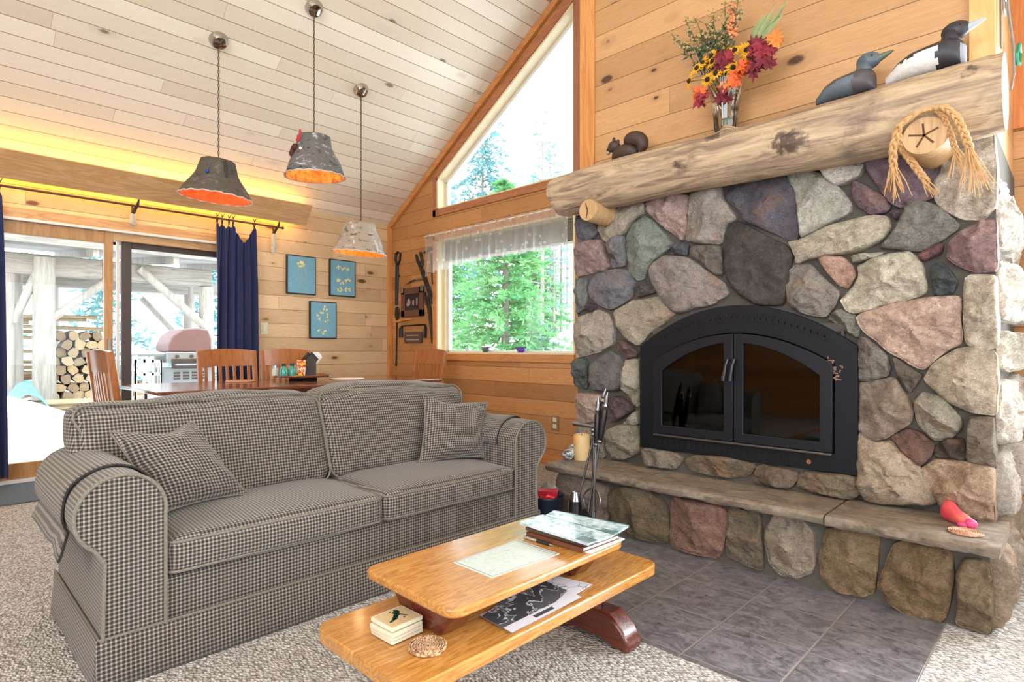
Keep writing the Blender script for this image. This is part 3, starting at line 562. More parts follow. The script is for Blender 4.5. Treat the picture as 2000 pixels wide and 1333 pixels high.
slab(-2.37, -1.72, 2.735, 1); slab(-1.712, -.785, 2.72, 2); slab(-.777, -.2, 2.712, 7)

# ---- iron fireplace insert with arched double doors
M['iron'] = plain('black_enamelled_iron', '0a0d14', .5, .1, .3, .15, 20)
M['iron_door'] = plain('blue_black_iron', '11141b', .45, .15, .35, .15, 20)
M['soot'] = plain('sooty_firebrick', '2a241f', .9, var=.4, scale=12, bump=.4)
M['void'] = plain('louvre_black', '050505', .8)
ins = thing('fireplace_insert', 'black arched metal firebox surround with two glass doors', 'fireplace insert', (-1.313, 3.06, .487))
CX = -1.313
def arch(hw, zb, zs, za, n=30):
    return [(CX - hw, zb)] + [(CX - hw + 2 * hw * i / n, zs + (za - zs) * (1 - ((i / n - .5) * 2) ** 2)) for i in range(n + 1)] + [(CX + hw, zb)]
def ringplate(b, out, inn, y0, y1):
    n = len(out); vs = [(x, y0, z) for x, z in out] + [(x, y0, z) for x, z in inn] + [(x, y1, z) for x, z in out] + [(x, y1, z) for x, z in inn]; fs = []
    for i in range(n):
        j = (i + 1) % n; fs += [(i, j, n + j, n + i), (2 * n + i, 3 * n + i, 3 * n + j, 2 * n + j), (i, 2 * n + i, 2 * n + j, j), (n + i, n + j, 3 * n + j, 3 * n + i)]
    b.add(vs, fs)
b = MB(); ringplate(b, arch(.578, .487, 1.09, 1.308), arch(.482, .578, 1.006, 1.16), 3.045, 3.085); b.build('surround', M['iron'], ins, angle=30, bevel=.003)
b = MB(); b.box(CX - .48, CX + .48, 3.55, 3.57, .56, 1.16); b.box(CX - .50, CX - .48, 3.07, 3.57, .56, 1.16); b.box(CX + .48, CX + .50, 3.07, 3.57, .56, 1.16); b.box(CX - .5, CX + .5, 3.07, 3.57, .54, .56); b.box(CX - .5, CX + .5, 3.12, 3.57, 1.16, 1.18)
b.build('firebox', M['soot'], ins, smooth=False)
for sgn in (-1, 1):
    n = 16
    def half(x0, x1, zb, zs, za, hw):
        P = [(x0, zb)]
        for i in range(n + 1): x = lerp(x0, x1, i / n); P.append((x, zs + (za - zs) * (1 - ((x - CX) / hw) ** 2)))
        return P + [(x1, zb)]
    o_ = half(CX + sgn * .003, CX + sgn * .478, .582, 1.004, 1.156, .482); i_ = half(CX + sgn * .052, CX + sgn * .423, .630, .945, 1.108, .425)
    b = MB(); ringplate(b, o_, i_, 3.028, 3.056); dr = b.build('door', M['iron_door'], ins, angle=30, bevel=.003)
    b = MB(); b.prism(i_, 3.04, 3.044, 'y'); b.build('pane', M['door_glass'], dr, smooth=False)
    hx = CX + sgn * .018; b = MB(); b.tube([(hx, 3.03, 1.02), (hx, 3.0, 1.018), (hx - .008, 2.995, .99), (hx - .018 , 2.99, .92), (hx - .019, 2.99, .905)], [.007, .007, .007, .012, .011], 10); b.build('handle', plain('chromed_iron', '3a3b3e', .3, .8), dr)
b = MB(); N = 30
for i in range(N):
    t = (i + .5) / N; x = CX - .455 + .91 * t; zz = 1.128 + .113 * (1 - ((t - .5) * 2) ** 2)
    for sg in (-1, 1): b.bar((x - .012 * sg, 3.044, zz - .023), (x + .012 * sg, 3.044, zz + .023), .0065, .004, (0, 1, 0))
b.build('arched_louvre', M['void'], ins, smooth=False)
b = MB()
for i in range(26): x = CX - .44 + .88 * i / 25; b.bar((x + .006, 3.044, .512), (x - .005, 3.044, .548), .009, .004, (0, 1, 0)); b.bar((x - .006, 3.044, .548), (x + .009, 3.044, .549), .006, .004, (0, 1, 0))
b.build('base_louvre', M['void'], ins, smooth=False)
b = MB(); b.cyl((CX + .37, 3.046, .525), (CX + .37, 3.04, .525), .011, n=16); b.build('damper_knob', plain('copper_knob', '9a6a50', .4, .5), ins)
b = MB(); b.box(CX - .475, CX + .475, 3.02, 3.045, .568, .58); b.build('ash_lip', plain('worn_steel_lip', '5a5450', .4, .7), ins, bevel=.003)
b = MB()
rs = random.Random(8)
for i in range(26): b.ball((-.832 + .006 * (i % 5) + rs.uniform(-.012, .012) - (.02 if i < 8 else 0), 3.0445, 1.028 - i * .0042 + rs.uniform(-.006, .006)), (rs.uniform(.003, .011), .0015, rs.uniform(.003, .007)), 7, 5)
b.build('peeled_paint', plain('flaked_rusty_primer', '7a5c54', .8, var=.4, scale=90), ins)

# ---- mantel log and its pegs
def log_mat():
    k = NT('peeled_log'); p = k.coord(); q = k.mapv(p, (1, 7, 7)); n = k.noise(q, 2.2, 5, .65, 1.5); n2 = k.noise(k.mapv(p, (3, 22, 22)), 3, 4, .6, .6); big = k.noise(p, 2.3, 4, .6, .8)
    c = k.ramp(n, [(.28, '6a5646'), (.42, '94806c'), (.52, 'b49c80'), (.7, 'ccb698')])
    gx = k.sep(p)[0]; left = k.smooth(k.math('ADD', gx, k.math('MULTIPLY', k.math('SUBTRACT', big, .5), 1.6)), -.9, -1.9)
    c = k.mix(k.math('MULTIPLY', left, .55), c, srgb('8f8578')[:3]); c = k.mix(k.math('MULTIPLY', k.smooth(n2, .58, .75), .55), c, srgb('5a4130')[:3])
    c = k.mix(k.math('MULTIPLY', k.smooth(big, .6, .72), .5), c, srgb('6d6058')[:3])
    vo = k.voro(k.mapv(p, (3.2, 5, 5)), 1); has = k.math('GREATER_THAN', k.sep(vo[1])[0], .72); kc = k.math('MULTIPLY', has, k.math('SUBTRACT', 1.0, k.smooth(vo[0], .09, .17)))
    c = k.mix(k.math('MULTIPLY', kc, .85), c, srgb('4c3a34')[:3]); 
    for x, y, z, r, inner in ((-.955, 2.86, 2.045, .085, '9a8478'), (-.30, 2.86, 2.14, .05, '8a6a54'), (-1.36, 2.9, 2.16, .05, '6a5a50'), (-1.80, 2.87, 2.085, .022, 'b8a89c'), (-1.52, 2.87, 2.07, .05, '7a6c62'), (-.62, 2.86, 2.07, .03, '6a5446')):
        q = k.mapv(p, (.62, 1, 1), (-(x + 1.33) * .62, -(y - 3.0), -(z - 2.0))); ln = k.n('ShaderNodeVectorMath', operation='LENGTH'); k.put(ln.inputs[0], q); d = k.math('ADD', ln.outputs['Value'], k.math('MULTIPLY', k.math('SUBTRACT', k.noise(p, 28, 3), .5), r * .9))
        c = k.mix(k.math('MULTIPLY', k.math('SUBTRACT', 1.0, k.smooth(d, r * .55, r * .8)), .85), c, srgb('43342f')[:3]); c = k.mix(k.math('SUBTRACT', 1.0, k.smooth(d, r * .25, r * .42)), c, srgb(inner)[:3])
    k.base(c, .62, 0, .35); k.bump(k.math('ADD', n, k.math('MULTIPLY', n2, .6)), .5, .012); return k.m
M['log'] = log_mat(); M['endgrain'] = wood('cut_log_end', 'c8a67c', 'ae865a', 'z', .6, .6, rings=9)
mant = thing('mantel', 'thick peeled-log mantel shelf across the top of the stone fireplace', 'mantel', (-1.33, 3.0, 2.0))
b = MB(); rows = []; N = 90; K = 44
KN = [(-.33, 2.87, 2.16, .05, .018), (-.95, 2.87, 2.05, .08, .03), (-1.78, 2.87, 2.09, .05, .02), (-1.42, 2.87, 2.09, .06, .022), (-1.30, 2.93, 2.2, .05, .03)]
for i in range(N + 1):
    t = i / N; x = lerp(-2.47, -.205, t); r = lerp(.132, .152, t) * (1 + .03 * math.sin(t * 9)); cz = 2.078 + .006 * math.sin(t * 7); row = []
    sc = 1 if 1 < i < N - 1 else .965
    for j in range(K):
        a = 2 * PI * j / K; d = Vector((0, math.cos(a), math.sin(a))); rr = r * sc * (1 + .05 * noise.noise(Vector((x * 3, d.y * 1.6, d.z * 1.6))) + .02 * noise.noise(Vector((x * 12, d.y * 5, d.z * 5))))
        p = Vector((x, 2.978, cz)) + d * rr
        for kx, ky, kz, kr, kh in KN:
            q = (p - Vector((kx, ky, kz))).length
            if q < kr * 2: p += d * kh * math.exp(-(q / kr) ** 2 * 2)
        if i == 0: p.x += .05 * max(0, -d.z)                            # the left end is cut at a slant
        row.append(p)
    rows.append(row)
b.grid(rows, closed=True); b.f.append(list(range(K))); b.mi.append(0); b.f.append([N * K + q for q in range(K - 1, -1, -1)]); b.mi.append(0)
b.build('log', M['log'], mant, angle=55)
for x, z, r, yf in ((-2.15, 1.925, .068, 2.87), (-.445, 1.935, .078, 2.83)):
    b = MB(); b.tube([(x, 3.2, z), (x, yf + .012, z), (x, yf, z)], [r, r, r * .94], 28); pg = b.build('peg', M['endgrain'], mant, angle=40)
    b = MB(); rs = random.Random(int(x * 10))
    for q in range(5 if x > -1 else 2):
        a = q * 1.257 + .4 if x > -1 else 1.9 + q * 2.6; L = r * rs.uniform(.6, .85); b.bar((x, yf - .0005, z), (x + L * math.cos(a), yf - .0005, z + L * math.sin(a)), .007, .002, (0, 1, 0))
    b.build('split', plain('dark_check', '5a3a22', .8), pg, smooth=False)
# ================================================================ sofa
def check(name, period=.0132, rot=0.0, dk='1e1c20', lt='aaa096'):
    """small woven check: cream ground, charcoal, wine and green threads, in metres of UV"""
    k = NT(name); uv = k.sep(k.mapv(k.coord('UV'), (1, 1, 1), rot=(0, 0, rot))); ob = k.coord()
    def stripe(c, o):
        s = k.math('DIVIDE', c, period); f = k.math('FRACT', s); i = k.math('FLOOR', k.math('ADD', s, o)); e = k.math('ABSOLUTE', k.math('SUBTRACT', f, .5))
        return k.math('SUBTRACT', 1.0, k.smooth(e, .25, .33)), k.math('FRACT', k.math('MULTIPLY', i, .3334))
    a, ia = stripe(uv[0], 0); b, ib = stripe(uv[1], 1)
    hue = lambda i: k.ramp(i, [(0, '2a2226'), (.2, '46262e'), (.5, '2c3a38')], 'CONSTANT')
    ground = srgb(lt)[:3]; ca = k.mix(a, ground, hue(ia)); cb = k.mix(b, ground, hue(ib)); c = k.mix(.5, ca, cb); one = k.math('MULTIPLY', k.math('MAXIMUM', a, b), .38); c = k.mix(one, c, srgb('35322f')[:3])
    both = k.math('MULTIPLY', a, b); c = k.mix(k.math('MULTIPLY', both, .7), c, srgb('1a191d')[:3])
    th = k.noise(k.mapv(k.coord('UV'), (900, 900, 1)), 1, 2); c = k.mix(k.math('MULTIPLY', th, .25), c, srgb('6a6258')[:3])
    k.base(c, .92, 0, .15); k.b.inputs['Sheen Weight'].default_value = .25; k.b.inputs['Sheen Roughness'].default_value = .5
    k.bump(k.math('ADD', th, k.math('MULTIPLY', k.noise(ob, 14, 3), .8)), .25, .006); return k.m
M['check'] = check('checked_upholstery'); M['check2'] = check('checked_cushion_cloth', .0126)
M['side'] = check('checked_upholstery_side', .0132)
M['piping'] = plain('checked_welt', '7c766c', .9, spec=.1, var=.6, scale=160)
sofa = thing('sofa', 'long rolled-arm sofa in small charcoal and cream checked cloth with a skirt', 'sofa', (-2.62, 1.435, 0))
XF, XB = -2.205, -3.03
b = MB(); b.box(XB + .02, -2.225, .45, 2.44, .12, .30); b.build('base', M['check'], sofa, bevel=.015)
# skirt: four hanging panels, slightly flared, split at the corners with a pleat behind
b = MB()
def skirt(p0, p1, out, n=24):
    p0 = Vector((*p0, 0)); p1 = Vector((*p1, 0)); out = Vector((*out, 0)); rows = []; uvs = []; L = (p1 - p0).length
    for z, fl in ((.158, 0), (.15, .006), (.10, .009), (.05, .013), (.004, .018)):
        r = []; u = []
        for i in range(n + 1):
            t = i / n; w = .004 * noise.noise(Vector((t * L * 4, z * 5, p0.x + p0.y))) * (1 - z / .16); q = p0.lerp(p1, t) + out * (fl + w); r.append((q.x, q.y, z)); u.append((t * L, z))
        rows.append(r); uvs.append(u)
    b.grid(rows, uvs=uvs)
skirt((XF, .395), (XF, 2.487), (1, 0)); skirt((XB, .41), (XF - .005, .41), (0, -1)); skirt((XF - .005, 2.472), (XB, 2.472), (0, 1)); skirt((XB, 2.46), (XB, .42), (-1, 0))
skirt((XF - .012, .402), (XF - .012, .52), (1, 0)); skirt((XF - .03, .418), (XF - .002, .418), (0, -1)); b.build('skirt', M['check'], sofa, solid=.006, angle=0)
b = MB(); b.tube([(XB, .405, .158), (XF + .002, .405, .158), (XF + .002, 2.477, .158), (XB, 2.477, .158)], .005, 8); b.build('skirt_welt', M['piping'], sofa)
for sg in (0, 1):                                                       # rolled arms
    Y_ = (lambda y: y) if sg == 0 else (lambda y: 2.88 - y)
    pr = [(.592, .13), (.592, .40)] + arc((.465, .548), .128, -.15, PI + .95, 26) + [(.418, .40), (.412, .13)]
    per = [0]
    for a, c in zip(pr, pr[1:]): per.append(per[-1] + math.hypot(c[0] - a[0], c[1] - a[1]))
    b = MB(); xs = [XF, XF - .012, XF - .03] + [lerp(XF - .06, -3.0, i / 12) for i in range(13)]; rows = []; uvs = []
    for i, x in enumerate(xs):
        sc = .985 if i == 0 else 1; cz = .42; cy = .50
        rows.append([(x, Y_(cy + (y - cy) * sc), cz + (z - cz) * sc) for y, z in pr]); uvs.append([(x, s) for s in per])
    b.grid(rows, uvs=uvs); n = len(pr); b.f.append(list(range(n))); b.mi.append(0); b.f.append(list(range((len(xs) - 1) * n, len(xs) * n))); b.mi.append(0)
    arm = b.build('arm', M['check'], sofa, angle=55)
    b = MB(); b.tube([(XF + .002, Y_(.50 + (y - .5) * .985), .42 + (z - .42) * .985) for y, z in pr], .006, 8); b.build('piping', M['piping'], arm)
    # loose arm cover over the roll
    b = MB(); rows = []; uvs = []; cv = arc((.465, .548), .136, -.05, PI + .5, 22) + [(.328, .44 + .0), (.322, .42)]
    for i in range(13):
        x = lerp(-2.34, -2.93, i / 12); r = []; u = []
        for j, (y, z) in enumerate(cv):
            w = .005 * noise.noise(Vector((x * 9, j * .3, sg))); dz = 0
            if j >= len(cv) - 2: dz = .03 * noise.noise(Vector((x * 6, 3, sg))) - (.03 if i < 2 else 0)
            r.append((x, Y_(y - w), z + w + dz)); u.append((x, j * .022))
        rows.append(r); uvs.append(u)
    b.grid(rows, uvs=uvs); cov = b.build('arm_cover', M['check2'], sofa, solid=.005, angle=0)
    b = MB(); b.tube([(p[0], p[1], p[2]) for p in rows[0]], .004, 6); b.build('hem', plain('dark_hem', '2c2828', .9), cov)
def lean(q, a): q.x -= .20 * (q.z + .2); return q
b = MB(); b.rbox((-2.93, 1.44, .44), (.075, 1.0, .37), .06, 12, warp=lambda q, a: Vector((q.x - .06 * (q.z + .3), q.y, q.z))); b.build('back_frame', M['check'], sofa, angle=60)
def seam(half, r, c, sg, off=0.0):
    """welt running round the top (sg 1) or bottom rim of a box cushion"""
    hx, hy, hz = half; return [(c[0] + x, c[1] + y, c[2] + sg * (hz - r * .45) + off) for x, y in rrect(-hx, hx, -hy, hy, r, 5)]
for i, (ya, yb) in enumerate(((.598, 1.447), (1.453, 2.288))):
    h = (.335, (yb - ya) / 2, .066); c = (-2.532, (ya + yb) / 2, .366); b = MB()
    b.rbox(c, h, .035, 16, crown=.026, crown_side=.012, wr=.006, seed=i * 7); cu = b.build('seat_cushion', M['check'], sofa, angle=70)
    for sg in (1, -1): b = MB(); b.tube([(x + (.012 * (1 - ((y - c[1]) / h[1]) ** 2) if x > c[0] + h[0] - .02 else 0), y, z) for x, y, z in seam(h, .035, c, sg, .003)], .005, 6, closed=True); b.build('piping', M['piping'], cu)
def backwarp(i):
    def f(q, a):
        q.z += .012 * math.sin(q.y * 7 + i * 2) * max(0, a.z) + (.012 * i - .006) * max(0, a.z)
        if i == 0 and a.y < -.2 and a.z < 0: q.y += .16 * min(1, -a.z * 1.3) * min(1, (-a.y - .2) * 2.4)   # cut back above the arm
        if i == 1 and a.y > .2 and a.z < 0: q.y -= .10 * min(1, -a.z * 1.3) * min(1, (a.y - .2) * 2.4)
        q.x -= .34 * (q.z + .205) + .03 * max(0, a.z) ** 3; return q
    return f
for i, (ya, yb) in enumerate(((.425, 1.437), (1.443, 2.395))):
    h = (.10, (yb - ya) / 2, .213); c = (-2.735, (ya + yb) / 2, .645); b = MB(); w = backwarp(i)
    b.rbox(c, h, .055, 18, crown=.02, crown_side=.022, wr=.016, seed=i * 11 + 3, warp=w); cu = b.build('back_cushion', M['check'], sofa, angle=75)
    hx, hy, hz = h; pts = []
    for y, z in rrect(-hy, hy, -hz, hz, .055, 5):
        q = w(Vector((hx * .93, y, z)), Vector((1, y / hy, z / hz))); pts.append((c[0] + q.x, c[1] + q.y, c[2] + q.z))
    b = MB(); b.tube(pts, .0045, 6, closed=True); b.build('piping', M['piping'], cu)

def pillow(name, label, BL, BR, TR, TL, t, seed):
    """square scatter cushion stretched between four corner points"""
    BL, BR, TR, TL = map(Vector, (BL, BR, TR, TL)); c = (BL + BR + TR + TL) / 4; n = (BR - BL).cross(TL - BL).normalized(); N = 28
    o = thing(name, label, 'cushion', (c.x, c.y, min(BL.z, BR.z)), 0, 'scatter cushions on the sofa'); b = MB()
    W = ((BR - BL).length + (TR - TL).length) / 2; Hh = ((TL - BL).length + (TR - BR).length) / 2
    for sg in (1, -1):
        rows = []; uvs = []
        for i in range(N + 1):
            r = []; u_ = []
            for j in range(N + 1):
                u = j / N * 2 - 1; v = i / N * 2 - 1; pu = u * (1 - .09 * (1 - v * v)); pv = v * (1 - .09 * (1 - u * u)) - (.10 + .05 * math.sin(u * 4 + seed)) * (1 - u * u) * max(0, v) ** 3
                s, q = (pu + 1) / 2, (pv + 1) / 2; p = BL * (1 - s) * (1 - q) + BR * s * (1 - q) + TR * s * q + TL * (1 - s) * q
                th = t * 1.15 * ((1 - abs(u) ** 2.2) * (1 - abs(v) ** 2.2)) ** .6
                w = noise.noise(Vector((u * 2.2 + seed, v * 2.2, sg))) * .022 + noise.noise(Vector((u * 5 + seed, v * 5, sg * 3))) * .010
                crease = -.012 * math.exp(-((u + v - .1 * math.sin(v * 4)) / .16) ** 2) * max(0, v) - .010 * math.exp(-((u - v) / .2) ** 2) * max(0, v)
                r.append(p + n * sg * max(0, th + (w + crease) * min(1, th / .03))); u_.append((s * W, q * Hh))
            rows.append(r); uvs.append(u_)
        b.grid(rows, uvs=uvs)
    cv = b.build('cover', M['check2'], o, angle=0); e = []
    for k in range(4 * N):
        i, q = divmod(k, N); u = q / N * 2 - 1; a, d = [(u, -1), (1, u), (-u, 1), (-1, -u)][i]; pu = a * (1 - .09 * (1 - d * d)); pv = d * (1 - .09 * (1 - a * a)) - (.10 + .05 * math.sin(a * 4 + seed)) * (1 - a * a) * max(0, d) ** 3; s, q2 = (pu + 1) / 2, (pv + 1) / 2
        e.append(BL * (1 - s) * (1 - q2) + BR * s * (1 - q2) + TR * s * q2 + TL * (1 - s) * q2)
    b = MB(); b.tube(e, .004, 6, closed=True); b.build('seam', M['piping'], o); return o
pillow('throw_pillow', 'checked scatter cushion slumped at a tilt against the left sofa arm', (-2.47, .632, .455), (-2.54, .995, .457), (-2.61, .80, .778), (-2.59, .507, .768), .082, 1)
pillow('throw_pillow', 'darker checked scatter cushion standing against the right sofa arm', (-2.55, 1.90, .452), (-2.44, 2.275, .455), (-2.54, 2.40, .758), (-2.66, 2.015, .818), .075, 9)

# ================================================================ coffee table
M['honey'] = wood('honey_pine', 'd09a52', '9c5e20', 'y', 2.2, .22, .55, rings=6, bump=.1, knots=(2.4, '3a1a0a'), coat=.6)
M['redwood'] = wood('red_brown_stained_pine', '6e3220', '43170d', 'x', 1.6, .25, .55, rings=5, bump=.08, coat=.5)
ct = thing('coffee_table', 'two-tier honey pine coffee table on dark red trestle feet', 'coffee table', (-1.316, 1.335, 0))
def board(poly, z0, z1): b = MB(); b.prism(poly, z0, z1, 'z'); return b
board(rrect(-1.53, -1.108, .928, 1.70, .045), .400, .425).build('top', M['honey'], ct, bevel=.006)
for ya in (.985, 1.56):
    b = MB(); b.prism([(-1.485, .40), (-1.435, .345), (-1.40, .300), (-1.235, .300), (-1.20, .345), (-1.15, .40)], ya, ya + .095, 'y'); b.build('riser', M['redwood'], ct, bevel=.01)
P = rrect(-1.545, -1.092, .782, 1.895, .05)
board([p for p in P if p[0] < -1.4] + [(-1.335, .782), (-1.335, 1.895)], .262, .300)
lo = arc((-1.495, .832), .05, PI, 1.5 * PI, 6) + [(-1.3345, .782), (-1.3345, 1.895)] + arc((-1.495, 1.845), .05, PI / 2, PI, 6)
hi = [(-1.3325, .782)] + arc((-1.142, .832), .05, 1.5 * PI, 2 * PI, 6) + arc((-1.142, 1.845), .05, 0, PI / 2, 6) + [(-1.3325, 1.895)]
for q in (lo, hi): board(q, .262, .300).build('shelf_board', M['honey'], ct, bevel=.005)
for yc in (.985, 1.792):
    b = MB(); b.prism([(-1.50, .262), (-1.43, .215), (-1.39, .198), (-1.245, .198), (-1.205, .215), (-1.135, .262)], yc - .04, yc + .04, 'y'); b.build('bracket', M['redwood'], ct, bevel=.008)
    b = MB(); b.lathe([(.0, .110), (.036, .110), (.04, .125), (.033, .15), (.038, .19), (.036, .20), (0, .20)], (-1.3175, yc, 0), 8); b.build('post', M['redwood'], ct, angle=30)
    b = MB(); b.prism([(-1.50, 0), (-1.44, 0), (-1.38, .02), (-1.255, .02), (-1.195, 0), (-1.135, 0), (-1.133, .03), (-1.16, .075), (-1.215, .118), (-1.42, .118), (-1.475, .075), (-1.502, .03)], yc - .045, yc + .045, 'y'); b.build('foot', M['redwood'], ct, bevel=.009)

# ---- things on the coffee table
def sheet(name, pts, z, t, mat, label, cat, group=None, uvm=None):
    n = len(pts); c = (sum(p[0] for p in pts) / n, sum(p[1] for p in pts) / n); b = MB(); vs = [(p[0], p[1], z) for p in pts] + [(p[0], p[1], z + t) for p in pts]
    uv = [(0, 0), (1, 0), (1, 1), (0, 1)] * 2
    b.add(vs, [(3, 2, 1, 0), (4, 5, 6, 7), (0, 1, 5, 4), (1, 2, 6, 5), (2, 3, 7, 6), (3, 0, 4, 7)], uvs=uv)
    o = thing(name, label, cat, (c[0], c[1], z), 0, group); b.build('paper', mat, o, smooth=False); return o
def chart_mat():
    k = NT('printed_lake_chart'); uv = k.coord('UV'); s = k.sep(uv); n = k.noise(uv, 5, 8, .65, .6); l = k.math('ABSOLUTE', k.math('SUBTRACT', k.math('FRACT', k.math('MULTIPLY', n, 7)), .5)); line = k.math('SUBTRACT', 1.0, k.smooth(l, .02, .09))
    e = k.math('MINIMUM', k.math('MINIMUM', s[0], k.math('SUBTRACT', 1.0, s[0])), k.math('MINIMUM', s[1], k.math('SUBTRACT', 1.0, s[1])))
    inside = k.smooth(e, .045, .05); fr = k.math('SUBTRACT', 1.0, k.smooth(k.math('ABSOLUTE', k.math('SUBTRACT', e, .03)), .004, .009))
    c = k.mix(k.math('MULTIPLY', k.math('MULTIPLY', line, inside), k.smooth(n, .42, .6)), srgb('c4ccc8')[:3], srgb('5a6468')[:3]); c = k.mix(k.math('MULTIPLY', fr, .8), c, srgb('3c4244')[:3])
    k.base(c, .3, 0, .5); return k.m
sheet('placemat_chart', [(-1.366, 1.145), (-1.197, 1.145), (-1.182, 1.43), (-1.374, 1.435)], .425, .0015, chart_mat(), 'pale printed lake chart lying flat on the coffee table top', 'chart')
M['paper'] = plain('white_paper', 'e4e4e6', .6, var=.03)
o = sheet('paper_sheets', [(-1.19, 1.495), (-1.112, 1.50), (-1.111, 1.692), (-1.19, 1.695)], .425, .004, M['paper'], 'white loose sheets under the magazines at the coffee table edge', 'paper')
def book(name, label, cat, pts, z, t, cover, group=None, tilt=0.0):
    """four corners: spine first edge 0-1; cover top and bottom, page block, spine"""
    c = (sum(p[0] for p in pts) / 4, sum(p[1] for p in pts) / 4); o = thing(name, label, cat, (c[0], c[1], z), 0, group)
    Z = lambda i: tilt * (i in (2, 3)); ct_ = min(.0025, t * .2)
    def slab4(s, z0, z1):
        q = [(c[0] + (p[0] - c[0]) * s, c[1] + (p[1] - c[1]) * s) for p in pts]; b = MB()
        b.add([(p[0], p[1], z0 + Z(i)) for i, p in enumerate(q)] + [(p[0], p[1], z1 + Z(i)) for i, p in enumerate(q)], [(3, 2, 1, 0), (4, 5, 6, 7), (0, 1, 5, 4), (1, 2, 6, 5), (2, 3, 7, 6), (3, 0, 4, 7)], uvs=[(0, 0), (1, 0), (1, 1), (0, 1)] * 2); return b
    slab4(.975, z + ct_, z + t - ct_).build('pages', M['paper'], o, smooth=False)
    b = slab4(1, z, z + ct_); b.build('back_cover', cover, o, smooth=False); slab4(1, z + t - ct_, z + t).build('front_cover', cover, o, smooth=False)
    b = MB(); b.bar((*pts[0], z + t / 2), (*pts[1], z + t / 2), .004, t); b.build('spine', cover, o, smooth=False); return o
def mag_mat(name, seed):
    k = NT(name); uv = k.coord('UV'); s = k.sep(uv); n = k.noise(k.mapv(uv, (3, 2, 1), (seed, 0, 0)), 1.6, 6, .65, 1.2); m = k.noise(k.mapv(uv, (8, 1.2, 1), (seed, 3, 0)), 1.5, 4, .6, .5)
    c = k.ramp(k.math('ADD', k.math('MULTIPLY', n, .6), k.math('MULTIPLY', m, .4)), [(.3, '28504c'), (.42, '7c9aa4'), (.5, 'b4c8d2'), (.62, 'dce6ec')])
    b = k.math('MAXIMUM', k.math('GREATER_THAN', s[1], .93), k.math('MULTIPLY', k.math('GREATER_THAN', s[0], .8), k.math('LESS_THAN', s[1], .35))); c = k.mix(k.math('MULTIPLY', b, .7), c, srgb('175048')[:3])
    k.base(c, .16, 0, .5); return k.m
book('book', 'brown hardback book at the bottom of the magazine stack', 'book', [(-1.372, 1.482), (-1.13, 1.485), (-1.122, 1.675), (-1.365, 1.672)], .429, .014, plain('brown_book_cloth', '6a3c28', .6), 'reading stack on the coffee table')
book('book', 'thin dark tan book in the middle of the magazine stack', 'book', [(-1.385, 1.492), (-1.14, 1.50), (-1.125, 1.69), (-1.372, 1.68)], .4435, .010, plain('dark_tan_cover', '5a4638', .5), 'reading stack on the coffee table')
book('magazine', 'glossy teal landscape magazine overlapping on top of the reading stack', 'magazine', [(-1.408, 1.485), (-1.10, 1.472), (-1.092, 1.605), (-1.412, 1.612)], .4605, .008, mag_mat('teal_magazine_print', 2), 'reading stack on the coffee table', .0)
book('magazine', 'glossy blue landscape magazine lying under the other at the back of the stack', 'magazine', [(-1.40, 1.57), (-1.105, 1.615), (-1.125, 1.745), (-1.435, 1.705)], .454, .0065, mag_mat('blue_magazine_print', 7), 'reading stack on the coffee table', .0)
pen = thing('pen', 'silver and black ballpoint pen beside the chart on the coffee table', 'pen', (-1.30, 1.472, .425))
a, e = Vector((-1.366, 1.462, .430)), Vector((-1.237, 1.465, .430)); lp = lambda t: a.lerp(e, t)
MB().tube([lp(0), lp(.02), lp(.45)], [.003, .0045, .0048], 10).build('barrel', plain('silver_plastic', 'c8ccd0', .3, .6), pen)
MB().tube([lp(.45), lp(.88)], [.005, .005], 10).build('grip', plain('black_rubber', '1a1a1c', .6), pen); MB().tube([lp(.88), lp(1)], [.004, .001], 10).build('tip', plain('steel_tip', '9a9ca0', .3, .8), pen)
MB().bar(lp(.03) + Vector((0, 0, .006)), lp(.28) + Vector((0, 0, .006)), .003, .0015).build('clip', plain('chrome_clip', 'c0c2c6', .2, .9), pen)
k = NT('coaster_face'); k.base(k.mix(k.noise(k.mapv(k.coord(), (8, 60, 8)), 1, 3), srgb('d8c49c')[:3], srgb('c4a87c')[:3]), .5); CM = k.m
M['cream'] = plain('cream_stone', 'd9d0b8', .7); M['cork'] = plain('dark_cork', '3c2c20', .9)
ord_ = ['lowest of the four square stone coasters stacked on the table shelf', 'second from bottom of the four stacked square stone coasters', 'third from bottom of the four stacked square stone coasters', 'square stone coaster with a green bird-like print, topmost of its stack']
